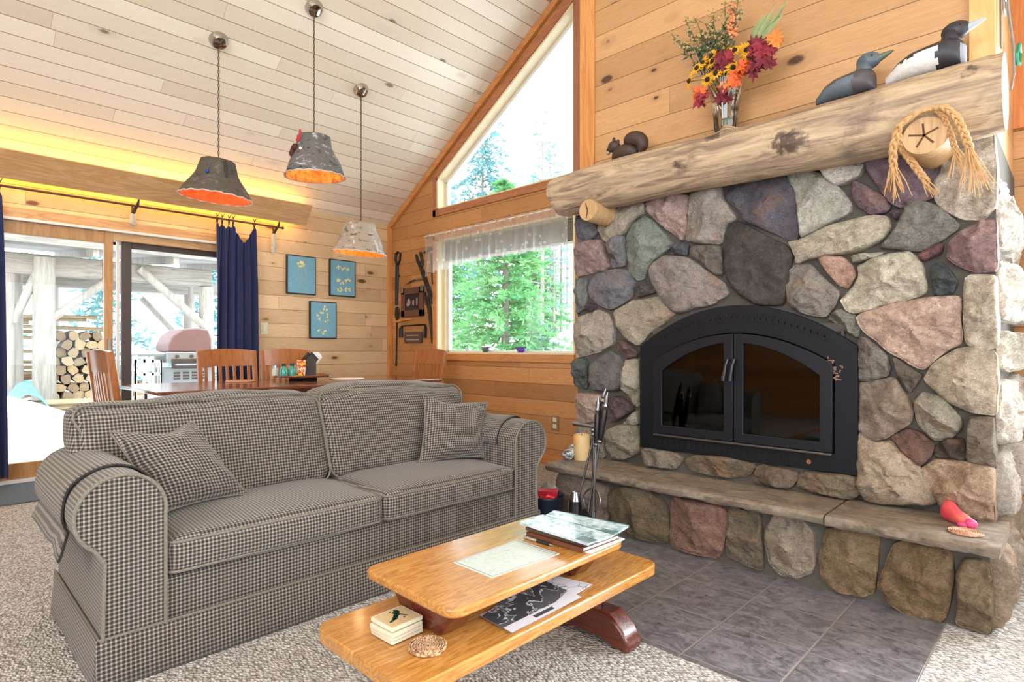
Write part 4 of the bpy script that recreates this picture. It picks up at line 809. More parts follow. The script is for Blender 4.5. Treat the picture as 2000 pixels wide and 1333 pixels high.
for i in range(4):
    z = .300 + i * .0117; j = .002 * ((i * 37) % 5 - 2); o = thing('square_coaster', ord_[i], 'coaster', (-1.332 + j, .917 - j, z), .06 + .03 * (i % 3 - 1), 'square coasters stacked on the coffee table shelf'); c = o.location
    b = MB(); b.prism(rrect(c.x - .05, c.x + .05, c.y - .052, c.y + .052, .005, 2), z + .0018, z + .0116, 'z'); INV[o.name] = Matrix.Translation(-Vector(c)); b.build('tile', M['cream'], o, bevel=.0012)
    b = MB(); b.prism(rrect(c.x - .047, c.x + .047, c.y - .049, c.y + .049, .005, 2), z, z + .0018, 'z'); b.build('backing', M['cork'], o, smooth=False)
    if i == 3:
        b = MB(); b.prism(rrect(c.x - .044, c.x + .044, c.y - .046, c.y + .046, .004, 2), z + .0115, z + .0118, 'z'); pr = b.build('print', CM, o, smooth=False)
        b = MB(); zz = z + .012                                          # dark green pine-bough silhouette
        def blot(u, v, ru, rv, ang): 
            ca, sa = math.cos(ang), math.sin(ang); b.add([(c.x + u + ru * math.cos(t) * ca - rv * math.sin(t) * sa, c.y + v + ru * math.cos(t) * sa + rv * math.sin(t) * ca, zz) for t in [2 * PI * q / 10 for q in range(10)]], [tuple(range(10))])
        for u, v, ru, rv, an in ((.012, -.022, .016, .005, 2.0), (.004, -.008, .014, .008, 2.3), (-.008, .004, .014, .008, 2.2), (-.02, .012, .012, .009, 1.2), (-.028, .018, .010, .006, .4), (-.004, .014, .010, .003, 1.2), (.010, .020, .009, .004, .6), (.018, .012, .004, .003, 0), (-.034, .002, .004, .003, 0)): blot(u, v, ru, rv, an)
        b.build('motif', plain('dark_green_print', '1f4a3c', .5), pr, smooth=False)
def coil_mat(name, a, c_, d):
    k = NT(name); p = k.coord(); s = k.sep(p); r = k.math('SQRT', k.math('ADD', k.math('MULTIPLY', s[0], s[0]), k.math('MULTIPLY', s[1], s[1]))); th = k.math('ARCTAN2', s[1], s[0])
    sp = k.white(k.comb(k.math('FLOOR', k.math('MULTIPLY', th, 14)), k.math('FLOOR', k.math('MULTIPLY', r, 170)), 0))[0]
    c = k.ramp(sp, [(0, a), (.45, c_), (.8, d)], 'CONSTANT'); k.base(c, .85); return k.m
def coil_coaster(name, label, c, r, mat):
    o = thing(name, label, 'coaster', c, 0, 'round coiled coasters'); b = MB(); pts = []; n = 200; turns = 7
    for i in range(n + 1): t = i / n; a = t * turns * 2 * PI; rr = .004 + (r - .004) * t; pts.append((c[0] + rr * math.cos(a), c[1] + rr * math.sin(a), c[2] + .005))
    b.tube(pts, r / turns * .56, 6, flat=.8); b.build('coil', mat, o); return o
coil_coaster('woven_coaster', 'round coiled rope coaster on the coffee table shelf near the square ones', (-1.213, .933, .3), .052, coil_mat('coiled_rope_table', 'c4ad88', 'a07850', '8c4a48'))
coil_coaster('woven_coaster', 'round coiled rope coaster on the stone hearth slab beside the pink figure', (-.314, 2.828, .366), .056, coil_mat('coiled_rope_hearth', 'c49c80', 'b07e66', '96604c'))
# papers on the lower shelf
def map_mat():
    k = NT('dark_map_print'); uv = k.coord('UV'); s = k.sep(uv); n = k.noise(k.mapv(uv, (1.4, 2.4, 1)), 1.7, 5, .55, .6); l = k.math('ABSOLUTE', k.math('SUBTRACT', n, .5)); line = k.math('SUBTRACT', 1.0, k.smooth(l, .006, .016))
    e = k.math('MINIMUM', k.math('MINIMUM', s[0], k.math('SUBTRACT', 1.0, s[0])), k.math('MINIMUM', s[1], k.math('SUBTRACT', 1.0, s[1]))); c = k.mix(line, k.mix(k.math('GREATER_THAN', n, .5), srgb('3e4048')[:3], srgb('55565e')[:3]), srgb('c8c8d2')[:3])
    box = k.math('MULTIPLY', k.math('GREATER_THAN', s[0], .72), k.math('GREATER_THAN', e, .0)); c = k.mix(box, c, srgb('d8d6e0')[:3])
    b2 = k.math('MULTIPLY', k.math('MULTIPLY', k.math('GREATER_THAN', s[0], .8), k.math('LESS_THAN', s[0], .92)), k.math('MULTIPLY', k.math('GREATER_THAN', s[1], .35), k.math('LESS_THAN', s[1], .62))); c = k.mix(b2, c, srgb('4a4a52')[:3])
    k.base(c, .45, 0, .4); return k.m
sheet('map_sheet', [(-1.235, 1.145), (-1.105, 1.135), (-1.108, 1.45), (-1.325, 1.47)], .3035, .0012, map_mat(), 'dark printed map sheet on the lower shelf of the coffee table', 'paper')
k = NT('floor_plan_print'); s = k.sep(k.coord('UV')); g = k.voro(k.mapv(k.coord('UV'), (5, 5, 1)), 1, 'DISTANCE_TO_EDGE', .7)[0]; k.base(k.mix(k.math('SUBTRACT', 1.0, k.smooth(g, .01, .03)), srgb('dcdae4')[:3], srgb('8a8a96')[:3]), .5)
sheet('plan_sheet', [(-1.30, 1.27), (-1.118, 1.25), (-1.145, 1.555), (-1.335, 1.515)], .302, .0012, k.m, 'white paper with a line-drawn plan half under the dark map sheet', 'paper')
sheet('envelope', [(-1.25, 1.15), (-1.11, 1.14), (-1.112, 1.36), (-1.26, 1.37)], .300, .0018, M['paper'], 'blank white paper at the bottom of the papers on the lower shelf', 'paper')
# ================================================================ dining table and chairs
M['cherry'] = wood('cherry_table_wood', '8a5236', '5c3220', 'y', 1.2, .18, .5, rings=5, bump=.05, coat=.5)
M['cherry_z'] = wood('cherry_chair_wood', 'b4713c', '8a4e26', 'z', 1.4, .3, .5, rings=4, bump=.05, coat=.3)
dt = thing('dining_table', 'long dark cherry dining table behind the sofa', 'dining table', (-4.82, 2.32, 0))
x0, x1, y0_, y1_ = -5.37, -4.27, 1.10, 3.46
b = MB(); b.prism(rrect(x0, x1, y0_, (y0_ + y1_) / 2 - .001, .02, 3), .768, .793); b.build('table_top', M['cherry'], dt, bevel=.005)
b = MB(); b.prism(rrect(x0, x1, (y0_ + y1_) / 2 + .001, y1_, .02, 3), .768, .793); b.build('table_top', M['cherry'], dt, bevel=.005)
b = MB(); i_ = .07; b.box(x0 + i_, x0 + i_ + .022, y0_ + .16, y1_ - .16, .67, .768); b.box(x1 - i_ - .022, x1 - i_, y0_ + .16, y1_ - .16, .67, .768); b.box(x0 + i_, x1 - i_, y0_ + .16, y0_ + .182, .67, .768); b.box(x0 + i_, x1 - i_, y1_ - .182, y1_ - .16, .67, .768); b.build('apron', M['cherry'], dt, smooth=False)
for x in (x0 + .09, x1 - .16):
    for y in (y0_ + .15, y1_ - .22): b = MB(); b.box(x, x + .07, y, y + .07, 0, .768); b.build('leg', M['cherry_z'], dt, bevel=.006)
def chair():
    """slat-back chair at the origin, sitter facing +y, back at y = 0"""
    o = thing('dining_chair', 'x', 'chair', (0, 0, 0)); m = M['cherry_z']; w = .255
    for s in (-1, 1):
        b = MB(); rows = [(0.05, 0), (.03, .25), (.02, .45), (-.005, .7), (-.05, 1.055)]
        for (ya, za), (yb, zb) in zip(rows, rows[1:]): b.bar((s * (w - .017), ya, za), (s * (w - .017), yb, zb), .034, .042, (0, 1, 0))
        b.build('back_post', m, o, bevel=.004)
        b = MB(); b.bar((s * (w - .03), .41, 0), (s * (w - .03), .41, .44), .038, .038, (0, 1, 0)); b.build('leg', m, o, bevel=.004)
        b = MB(); b.bar((s * (w - .025), .03, .2), (s * (w - .03), .41, .2), .02, .028); b.build('stretcher', m, o, smooth=False)
    cz = lambda x: .018 * (1 - (x / w) ** 2)
    b = MB(); n = 12; rows = []
    for i in range(n + 1):
        x = lerp(-w + .02, w - .02, i / n); q = -.028 * (1 - (x / w) ** 2)
        rows.append([(x, -.036 + q, .915), (x, -.052 + q, 1.052 + cz(x)), (x, -.032 + q, 1.056 + cz(x)), (x, -.014 + q, .915)])
    b.grid(rows, closed=True); b.f += [[0, 1, 2, 3], [n * 4 + 3, n * 4 + 2, n * 4 + 1, n * 4]]; b.mi += [0, 0]; b.build('crest_rail', m, o, angle=40)
    b = MB(); b.bar((-w + .03, .008, .55), (w - .03, .008, .55), .02, .05); b.build('lower_rail', m, o, smooth=False)
    for i in range(7):
        x = lerp(-.185, .185, i / 6); q = -.026 * (1 - (x / w) ** 2); b = MB(); b.bar((x, .006, .57), (x, -.014 + q * .6, .75), .026, .009, (0, 1, 0)); b.bar((x, -.014 + q * .6, .75), (x, -.026 + q, .92), .026, .009, (0, 1, 0)); b.build('slat', m, o, smooth=False)
    b = MB(); b.prism([(-.235, .01), (.235, .01), (.25, .44), (.2, .455), (-.2, .455), (-.25, .44)], .44, .468); b.build('seat', m, o, bevel=.008)
    b = MB(); b.box(-.22, .22, .02, .04, .39, .44); b.box(-.22, .22, .39, .41, .39, .44); b.box(-.23, -.21, .03, .41, .39, .44); b.box(.21, .23, .03, .41, .39, .44); b.build('seat_frame', m, o, smooth=False)
    return o
ch = chair(); G = 'slat-back chairs around the dining table'
ch.location = (-5.50, 1.985, 0); ch.rotation_euler = (0, 0, -PI / 2); ch['group'] = G; ch['label'] = 'slat-back cherry chair behind the table in front of the navy curtain'
dup(ch, (-5.50, 2.535, 0), -PI / 2 + .02, 'slat-back cherry chair behind the spice tray on the dining table', G)
dup(ch, (-4.86, 3.72, 0), PI, 'slat-back cherry chair at the table end under the wall tools', G)
dup(ch, (-4.80, .93, 0), .06, 'slat-back cherry chair at the table end nearest the patio door, seen edge-on', G)

# ---- on the dining table
ZT = .793
tray = thing('serving_tray', 'round dark wooden turntable tray raised on a black base on the dining table', 'tray', (-4.98, 2.43, ZT))
b = MB(); b.lathe([(0, 0), (.12, 0), (.12, .03), (0, .03)], (-4.98, 2.43, ZT), 28); b.build('base', M['void'], tray, angle=30)
b = MB(); b.lathe([(0, .03), (.235, .03), (.245, .045), (.235, .05), (.225, .042), (0, .042)], (-4.98, 2.43, ZT), 40); b.build('tray_top', M['cherry'], tray, angle=30)
zt_ = ZT + .042
def jar(name, lab, x, y, prof, mat, cap=None, capm=None, grp=None):
    o = thing(name, lab, 'jar' if name != 'bottle' else 'bottle', (x, y, zt_), 0, grp); b = MB(); b.lathe(prof, (x, y, zt_), 20); b.build('body', mat, o, angle=40)
    if cap: b = MB(); b.lathe(cap, (x, y, zt_), 16); b.build('cap', capm, o, angle=40)
    return o
teal = plain('teal_glass', '3a9a8c', .1, spec=.8); dkc = plain('navy_cap', '1c2638', .4)
bp = [(0, 0), (.030, 0), (.033, .01), (.033, .055), (.018, .082), (.014, .095), (0, .095)]; cp = [(0, .088), (.017, .088), (.017, .112), (0, .112)]
jar('bottle', 'left of the two small teal spice bottles on the tray', -4.92, 2.225, bp, teal, cp, dkc, 'spice bottles on the tray')
jar('bottle', 'right of the two small teal spice bottles on the tray', -4.92, 2.30, bp, teal, cp, dkc, 'spice bottles on the tray')
wk = NT('patterned_tumbler'); n = wk.noise(wk.coord(), 24, 3); wk.base(wk.ramp(n, [(.36, 'e8e2d4'), (.46, 'd23a30'), (.54, 'ecc23a'), (.64, 'e8e2d4')], 'CONSTANT'), .25)
jar('tumbler', 'tall red and yellow patterned tumbler on the tray', -4.90, 2.375, [(0, 0), (.032, 0), (.04, .14), (.036, .14), (.03, .01), (0, .01)], wk.m)['category'] = 'tumbler'
jar('glass_jar', 'small clear jar at the left rim of the tray', -5.05, 2.21, [(0, 0), (.025, 0), (.028, .05), (.02, .07), (0, .07)], plain('cloudy_glass', 'c8ccc8', .15), [(0, .07), (.022, .07), (.022, .09), (0, .09)], plain('tin_cap', 'b8bcc0', .3, .8))
nk = thing('napkin_holder', 'small dark birdhouse-shaped wooden holder on the tray', 'napkin holder', (-4.98, 2.50, zt_))
b = MB(); b.prism([(2.43, zt_), (2.535, zt_), (2.535, zt_ + .13), (2.4825, zt_ + .185), (2.43, zt_ + .13)], -4.97, -4.94, 'x'); b.build('house_front', plain('weathered_dark_wood', '45403c', .8, var=.3), nk, smooth=False)
b = MB(); b.bar((-4.955, 2.4825, zt_ + .192), (-4.955, 2.42, zt_ + .126), .05, .012, (1, 0, 0)); b.bar((-4.955, 2.4825, zt_ + .192), (-4.955, 2.545, zt_ + .126), .05, .012, (1, 0, 0)); b.build('roof', plain('dark_roof_wood', '2e2a28', .7), nk, smooth=False)
b = MB(); b.prism([(2.45, zt_), (2.56, zt_), (2.56, zt_ + .12), (2.45, zt_ + .12)], -5.05, -5.03, 'x'); b.build('back_panel', plain('grey_painted_wood', '5f6660', .7), nk, smooth=False)
np_ = thing('napkins', 'fanned white paper napkins standing in the small birdhouse holder', 'napkins', (-5.0, 2.57, zt_)); b = MB(); b.prism([(2.47, zt_)] + arc((2.555, zt_ + .155), .055, 0, PI * .8, 8) + [(2.47, zt_ + .18)], -5.025, -4.975, 'x'); b.f = b.f; b.build('napkin_stack', M['paper'], np_, bevel=.004)
pl = thing('place_mat', 'round white crocheted mat on the right part of the dining table', 'place mat', (-4.86, 2.80, ZT)); b = MB(); b.lathe([(0, 0), (.15, 0), (.155, .004), (.15, .006), (0, .007)], (-4.86, 2.80, ZT), 36, wob=.05); b.build('mat', plain('white_crochet', 'e8e4dc', .9, bump=.6, scale=80), pl)
pl = thing('trivet', 'thin round wooden trivet in front of the chair on the dining table', 'trivet', (-5.12, 1.94, ZT)); b = MB(); b.lathe([(0, 0), (.115, 0), (.12, .006), (.115, .012), (0, .012)], (-5.12, 1.94, ZT), 32); b.build('disc', wood('pale_trivet_wood', 'cfa57c', 'a87c54', 'x', 2), pl, angle=30)

# ================================================================ left wall: cove board, curtain, pictures
cove = thing('cove_board', 'long knotty pine light cove board slanting below the ceiling over the patio door', 'light cove', (-5.86, 1.2, 2.4))
b = MB(); ya, yb = -.6, 2.925; b.prism([(-5.945, 2.40), (-5.925, 2.388), (-5.775, 2.575), (-5.795, 2.588)], ya, yb, 'y'); b.build('board', M['trim_y'], cove, smooth=False, bevel=.002)
b = MB(); b.box(-6.077, -5.93, ya + .1, yb - .25, 2.48, 2.50); b.build('ledge', M['trim_y'], cove, smooth=False)
b = MB(); b.tube([(-5.985, ya + .2, 2.508), (-5.985, yb - .3, 2.508)], .006, 8); b.build('strip_lamp', emit('warm_strip', 'ffb030', 6), cove)
rod = thing('curtain_rod', 'thin dark curtain rod above the patio door', 'curtain rod', (-5.985, 1.3, 2.34)); MB().tube([(-5.985, -.3, 2.342), (-5.985, 2.69, 2.342)], .011, 10).build('rod', plain('dark_wood_rod', '5a4030', .5), rod)
MB().ball((-5.985, 2.695, 2.342), .016).build('finial', plain('dark_wood_knob', '3a2a20', .5), rod)
def birch_mat(name, a='d8d6d0', b_='8c8880', c_='2c2826'):
    k = NT(name); p = k.coord(); n = k.noise(k.mapv(p, (1, 1, 2.4)), 9, 5, .65, .8); n2 = k.noise(p, 30, 3)
    k.base(k.ramp(k.math('ADD', k.math('MULTIPLY', n, .75), k.math('MULTIPLY', n2, .25)), [(.36, c_), (.45, b_), (.56, b_), (.66, a)]), .75, 0, .3); k.bump(n, .5, .01); return k.m
M['birch'] = birch_mat('white_birch_bark', 'f0eeea', 'c4c0ba', '4a4440')
for yy, lab in ((1.357, 'white birch twig bracket holding the curtain rod over the door mullion'), (2.622, 'white birch twig bracket holding the curtain rod end beside the curtain')):
    o = thing('rod_bracket', lab, 'curtain bracket', (-6.06, yy, 2.2), 0, 'birch twig rod brackets'); lo_ = 2.08 if yy > 2 else 2.19
    b = MB(); b.tube([(-6.055, yy, lo_), (-6.05, yy + .004, 2.2), (-6.045, yy, 2.28)], [.024, .026, .022], 12); b.build('stick', M['birch'], o)
    b = MB(); b.tube([(-6.045, yy, 2.275), (-6.01, yy + .01, 2.315), (-5.97, yy + .025, 2.36), (-5.965, yy + .035, 2.42)], [.018, .014, .012, .004], 8); b.tube([(-6.03, yy, 2.30), (-6.05, yy - .005, 2.37)], [.013, .006], 8); b.build('fork', plain('dark_twig', '3c3230', .8), o)
navy = NT('navy_curtain_cloth'); nn = navy.noise(navy.mapv(navy.coord(), (200, 200, 200)), 1, 2); navy.base(navy.mix(nn, srgb('22294c')[:3], srgb('333c68')[:3]), .85, 0, .2); navy.b.inputs['Sheen Weight'].default_value = .3; M['navy'] = navy.m
def curtain(name, lab, ya, yb, ties, folds, z0, amp=.03):
    o = thing(name, lab, 'curtain', (-5.985, (ya + yb) / 2, z0)); b = MB(); rows = []; n = 90; Zs = [2.0 + .3] + [lerp(2.28, z0, (i / 40) ** 1.0) for i in range(41)]
    L = yb - ya
    for zi, z in enumerate(Zs):
        d = (2.3 - z) / 2.3; r = []
        for i in range(n + 1):
            t = i / n; y = lerp(ya, yb, t) + .012 * math.sin(t * folds * 2 * PI + 1) * min(1, d * 4); k = min(1, .35 + d * 2.5)
            x = -5.985 + amp * k * math.sin(t * folds * 2 * PI + .6 * math.sin(d * 3)) + .012 * math.sin(t * folds * 4.3 * PI + d * 2)
            near = min(abs(t - q) for q in ties); sag = 0
            if zi == 0 or z > 2.0:                                       # the top edge dips between the ties
                sag = min(.16, near * .72) * max(0, 1 - (2.3 - z) / .35)
            r.append((x, y + (z0 - z) * 0 + (t - .5) * .05 * d, z - sag))
        rows.append(r)
    b.grid(rows); b.build('panel', M['navy'], o, solid=.004, angle=0)
    for q in ties:
        y = lerp(ya, yb, q); b = MB(); b.tube([(-5.985, y, 2.29), (-5.972, y + .003, 2.33), (-5.985, y, 2.357), (-5.998, y, 2.33), (-5.99, y, 2.29)], .005, 6)
        b.tube([(-5.975, y, 2.36), (-5.965, y - .018, 2.385)], [.005, .003], 6); b.tube([(-5.975, y, 2.36), (-5.965, y + .02, 2.40)], [.005, .002], 6); b.build('tie', plain('navy_tie', '191d33', .8), o)
    return o
curtain('curtain', 'navy blue tie-top curtain panel gathered at the right of the patio door', 2.04, 2.43, [.02, .14, .30, .40, .93], 5.5, .06)
curtain('curtain', 'navy blue curtain panel at the far left edge of the patio door', .12, .475, [.02, .3, .6, .95], 5, .06)
def picture(lab, y0, y1, z0, z1, seed):
    o = thing('wall_plaque', lab, 'wall art', (XW, (y0 + y1) / 2, z0), 0, 'blue botanical plaques'); x = XW
    b = MB(); b.box(x, x + .03, y0, y1, z0, z1); b.build('board', plain('black_plaque_edge', '20242a', .6), o, bevel=.004)
    k = NT('blue_botanical_%d' % seed); s = k.sep(k.coord()); n = k.noise(k.coord(), 30, 4)
    c = k.mix(n, srgb('5f9cb8')[:3], srgb('86b9cc')[:3]); e = k.noise(k.coord(), 60, 3); k.base(c, .6)
    b = MB(); m_ = .012; b.box(x + .03, x + .0315, y0 + m_, y1 - m_, z0 + m_, z1 - m_); pn = b.build('panel', k.m, o, smooth=False)
    rs = random.Random(seed); b = MB(); w, h = y1 - y0, z1 - z0; xf = x + .0316
    def blob(u, v, r, m=0): b.ball((xf, y0 + u * w, z0 + v * h), (.0012, r * rs.uniform(.8, 1.2), r * rs.uniform(.8, 1.2)), 8, 5, m=m)
    def stem(pts): b.tube([(xf, y0 + u * w, z0 + v * h) for u, v in pts], .0018, 5, m=1)
    if seed == 1:
        for i in range(16): a = rs.uniform(0, 2 * PI); blob(.45 + .16 * math.cos(a) * rs.random(), .78 + .06 * math.sin(a), .012)
        for u, t in ((.4, -.06), (.5, .02), (.56, .08), (.62, .1), (.5, -.1)): stem([(u, .72), (u + t * .4, .45), (.52 + t * .5, .12)])
    elif seed == 2:
        for cx, cy, n_, r in ((.4, .78, 10, .13), (.66, .78, 9, .11), (.3, .42, 8, .09), (.46, .36, 8, .08), (.7, .45, 10, .12), (.38, .17, 10, .11), (.68, .2, 10, .12)):
            for i in range(n_): a = rs.uniform(0, 2 * PI); q = rs.random() ** .5; blob(cx + r * q * math.cos(a), cy + r * .55 * q * math.sin(a), .010)
    else:
        for u, v in ((.55, .88), (.5, .8), (.62, .78), (.38, .7), (.45, .68), (.28, .63), (.34, .52), (.66, .65), (.62, .58), (.58, .47), (.66, .49), (.3, .22), (.36, .24), (.5, .2), (.58, .22), (.5, .12)):
            for i in range(3): blob(u + rs.uniform(-.03, .03), v + rs.uniform(-.02, .02), .010)
        stem([(.55, .88), (.5, .6), (.48, .1)]); stem([(.66, .65), (.55, .4), (.48, .15)]); stem([(.3, .62), (.42, .4), (.48, .15)])
    b.build('flower_print', [plain('pale_yellow_flowers', 'e2dca0', .6, var=.2), plain('pale_stems', 'a8c0a0', .6)], pn, angle=0); return o
picture('left of the upper two blue plaques, tall stems with one flower cluster', 2.770, 3.10, 1.665, 2.085, 1)
picture('right of the upper two blue plaques, with rounded pale flower heads', 3.268, 3.594, 1.672, 2.091, 2)
picture('lower blue botanical plaque hung below the upper two on the left wall', 3.03, 3.352, 1.185, 1.60, 3)
sw = thing('light_switch', 'cream light switch plate on the pine wall beside the navy curtain', 'light switch', (XW, 2.54, 1.22)); b = MB(); b.box(XW, XW + .007, 2.499, 2.579, 1.222, 1.347); b.build('plate', plain('ivory_plate', 'd8d2b8', .4), sw, bevel=.003); b = MB(); b.box(XW + .007, XW + .012, 2.525, 2.553, 1.252, 1.317); b.build('rocker', plain('ivory_rocker', 'e2dcc4', .35), sw, bevel=.002)
mt = thing('door_mat', 'blue-grey doormat on the carpet inside the patio door', 'mat', (-5.65, 1.1, 0)); b = MB(); b.box(-6.0, -5.25, .2, 2.0, .001, .012); b.build('mat', plain('blue_grey_mat', '5c6670', .95, var=.3, scale=120, bump=.6), mt, bevel=.004)

# ================================================================ gable wall: valance, shade, tools, outlet
k = NT('sheer_white_curtain'); tr = k.n('ShaderNodeBsdfTransparent'); mx = k.n('ShaderNodeMixShader'); tl = k.n('ShaderNodeBsdfTranslucent'); tl.inputs[0].default_value = (.86, .88, .86, 1); m2 = k.n('ShaderNodeMixShader'); m2.inputs[0].default_value = .5
k.base((.84, .86, .84, 1), .9); L = k.t.links; L.new(k.b.outputs[0], m2.inputs[1]); L.new(tl.outputs[0], m2.inputs[2])
lace = k.voro(k.coord(), 14)[0]; fac = k.math('ADD', .36, k.math('MULTIPLY', k.math('SUBTRACT', 1.0, k.smooth(lace, .16, .28)), .3)); k.put(mx.inputs[0], fac); L.new(tr.outputs[0], mx.inputs[1]); L.new(m2.outputs[0], mx.inputs[2]); L.new(mx.outputs[0], k.out.inputs[0]); M['sheer'] = k.m
va = thing('valance', 'sheer white lace valance gathered on a rod over the lower window', 'valance', (-4.24, 4.03, 1.93)); b = MB(); rows = []; n = 260
for zi in range(13):
    t = zi / 12; r = []
    for i in range(n + 1):
        u = i / n; x = lerp(-5.285, -3.215, u); fold = math.sin(u * 34 * PI + 1.4 * math.sin(u * 23)); am = lerp(.008, .030, t ** .6); zb = lerp(1.915, 1.985, min(1, u * 2.2)) - .03 * math.exp(-(u / .02) ** 2)
        z = lerp(2.355 - .02 * (1 - u) * 0 + .008 * fold, zb + .012 * math.sin(u * 60), t); r.append((x + .006 * math.cos(u * 68 * PI), 4.018 + am * fold, z))
    rows.append(r)
b.grid(rows); b.build('lace', M['sheer'], va, angle=0)
b = MB(); b.tube([(-5.3, 4.02, 2.335), (-3.2, 4.02, 2.335)], .006, 8); b.build('rod', M['vinyl'], va)
b = MB(); b.bar((-5.29, 4.088, 2.335), (-5.29, 4.02, 2.335), .012, .02); b.build('rod_bracket', plain('dark_hook', '3a3a3a', .5), va)
k = NT('pleated_shade_cloth'); s = k.sep(k.coord()); f = k.math('ABSOLUTE', k.math('SUBTRACT', k.math('FRACT', k.math('MULTIPLY', s[2], 48)), .5)); k.base(k.mix(f, srgb('8e8d80')[:3], srgb('b8b6a6')[:3]), .9)
sh = thing('window_shade', 'grey-beige pleated shade raised to the top of the lower window', 'window shade', (-4.2, 4.17, 2.03)); b = MB(); rows = []
for i in range(25): z = lerp(2.262, 2.05, i / 24); rows.append([(-5.10, 4.155 + (.014 if i % 2 else 0), z), (-3.23, 4.155 + (.014 if i % 2 else 0), z)])
b.grid(rows); b.build('pleats', k.m, sh, solid=.004, smooth=False); b = MB(); b.box(-5.10, -3.23, 4.145, 4.175, 2.028, 2.05); b.build('bottom_rail', M['vinyl'], sh, bevel=.003)
for lab, xa, xb, c in (('small grey glass ornament standing on the window sill', -4.455, -4.35, '55606a'), ('small purple glass ornament standing on the window sill', -3.955, -3.845, '5a32a0')):
    o = thing('sill_ornament', lab, 'ornament', ((xa + xb) / 2, 4.13, 1.036), 0, 'ornaments on the window sill'); b = MB(); xm = (xa + xb) / 2; b.ball((xm, 4.13, 1.062), ((xb - xa) / 2, .022, .026), 14, 8); b.build('body', plain('coloured_glass_' + c, c, .15, spec=.8, var=.3, scale=60), o)
    b = MB(); b.prism([(xa, 1.08), (xb, 1.08), (xb + .006, 1.092), (xa - .006, 1.092)], 4.115, 4.145, 'y'); b.build('rim', plain('glass_rim_' + c, c, .2), o)
    b = MB(); b.prism([(xm - .03, 1.036), (xm + .03, 1.036), (xm + .02, 1.045), (xm - .02, 1.045)], 4.11, 4.15, 'y'); b.build('foot', plain('glass_foot_' + c, c, .2), o)
iron = plain('old_black_iron', '2a2626', .55, .3); YT = 4.078
def wallthing(name, lab, cat, x, z): return thing(name, lab, cat, (x, YW, z), 0)
o = wallthing('forked_iron_bar', 'long dark iron bar with a fork eye hung beside the corner board', 'old tool', -5.9, 1.6); b = MB(); b.tube([(-5.922, YT, 1.60), (-5.905, YT, 2.08)], [.02, .026], 10, flat=.5); b.build('shaft', iron, o)
b = MB(); b.tube([(-5.905, YT, 2.08), (-5.945, YT, 2.15), (-5.935, YT, 2.22), (-5.89, YT, 2.24), (-5.845, YT, 2.22), (-5.855, YT, 2.14), (-5.90, YT, 2.08)], .018, 8, flat=.5); b.build('fork', iron, o)
o = wallthing('long_ladle', 'long black iron spoon with oval bowl hanging beside the corner board', 'old tool', -5.92, .87); b = MB(); b.tube([(-5.915, YT, 1.44), (-5.935, YT, .88)], .009, 8); b.ball((-5.936, YT, .875), .015); b.build('handle', iron, o); b = MB(); b.ball((-5.912, YT, 1.50), (.05, .012, .085), 18, 10); b.build('bowl', iron, o)
o = wallthing('crossed_tongs', 'crossed pair of long dark iron tongs hung beside the window', 'old tool', -5.4, 1.58); b = MB(); b.tube([(-5.44, YT, 2.02), (-5.235, YT, 1.58)], [.024, .012], 8, flat=.5); b.build('arm', iron, o); b = MB(); b.tube([(-5.40, YT - .008, 1.98), (-5.215, YT, 1.64)], [.02, .012], 8, flat=.5); b.build('arm', iron, o)
b = MB(); b.tube([(-5.44, YT, 2.02), (-5.505, YT, 2.10), (-5.53, YT, 2.17)], [.024, .018, .014], 8, flat=.6); b.tube([(-5.42, YT, 2.02), (-5.415, YT, 2.1), (-5.45, YT, 2.19)], [.02, .018, .016], 8, flat=.6); b.build('jaw', iron, o)
o = wallthing('saw_blade', 'narrow pointed dark saw hung below the tongs beside the window', 'old tool', -5.29, 1.14); b = MB(); b.prism([(-5.365, 1.70), (-5.30, 1.66), (-5.25, 1.52), (-5.222, 1.13), (-5.24, 1.13), (-5.30, 1.46)], YT - .004, YT + .010, 'y'); b.build('blade', plain('dull_saw_steel', '4a4240', .45, .5), o, smooth=False); b = MB(); b.bar((-5.365, YT, 1.72), (-5.32, YT, 1.57), .035, .022); b.build('handle', plain('dark_handle', '35221a', .5), o, bevel=.005)
o = wallthing('hammer', 'old hammer partly hidden behind the left edge of the lace valance', 'hammer', -5.25, 1.8); b = MB(); b.tube([(-5.245, YT, 2.20), (-5.215, YT, 1.80)], [.012, .016], 8); b.build('handle', plain('dark_hammer_handle', '3a302c', .6), o); b = MB(); b.tube([(-5.38, YT, 2.17), (-5.30, YT, 2.205), (-5.21, YT, 2.205)], [.010, .024, .024], 8); b.build('head', iron, o)
o = wallthing('pocket_knife', 'small knife with dark blade fixed above the framed photograph', 'knife', -5.57, 1.85); b = MB(); b.tube([(-5.75, YT, 1.835), (-5.63, YT, 1.865), (-5.53, YT, 1.88)], [.003, .016, .016], 8, flat=.4); b.build('blade', iron, o); b = MB(); b.tube([(-5.53, YT, 1.88), (-5.40, YT, 1.885)], [.02, .018], 8, flat=.5); b.build('handle', plain('horn_handle', '8a7860', .5), o)
o = wallthing('framed_photograph', 'small dark photograph in a brown wooden frame with corner brackets', 'picture', -5.6, 1.46); fr = plain('brown_frame_wood', '6a4434', .5); b = MB()
for a in ((-5.81, -5.74, 1.45, 1.79), (-5.455, -5.385, 1.45, 1.79), (-5.81, -5.385, 1.45, 1.525), (-5.81, -5.385, 1.715, 1.79)): b.box(a[0], a[1], YT - .018, YT + .011, a[2], a[3])
b.build('frame', fr, o, bevel=.003); b = MB(); b.box(-5.75, -5.45, YT - .004, YT, 1.52, 1.72); ph = b.build('photo', plain('dark_photo', '241a24', .3), o, smooth=False)
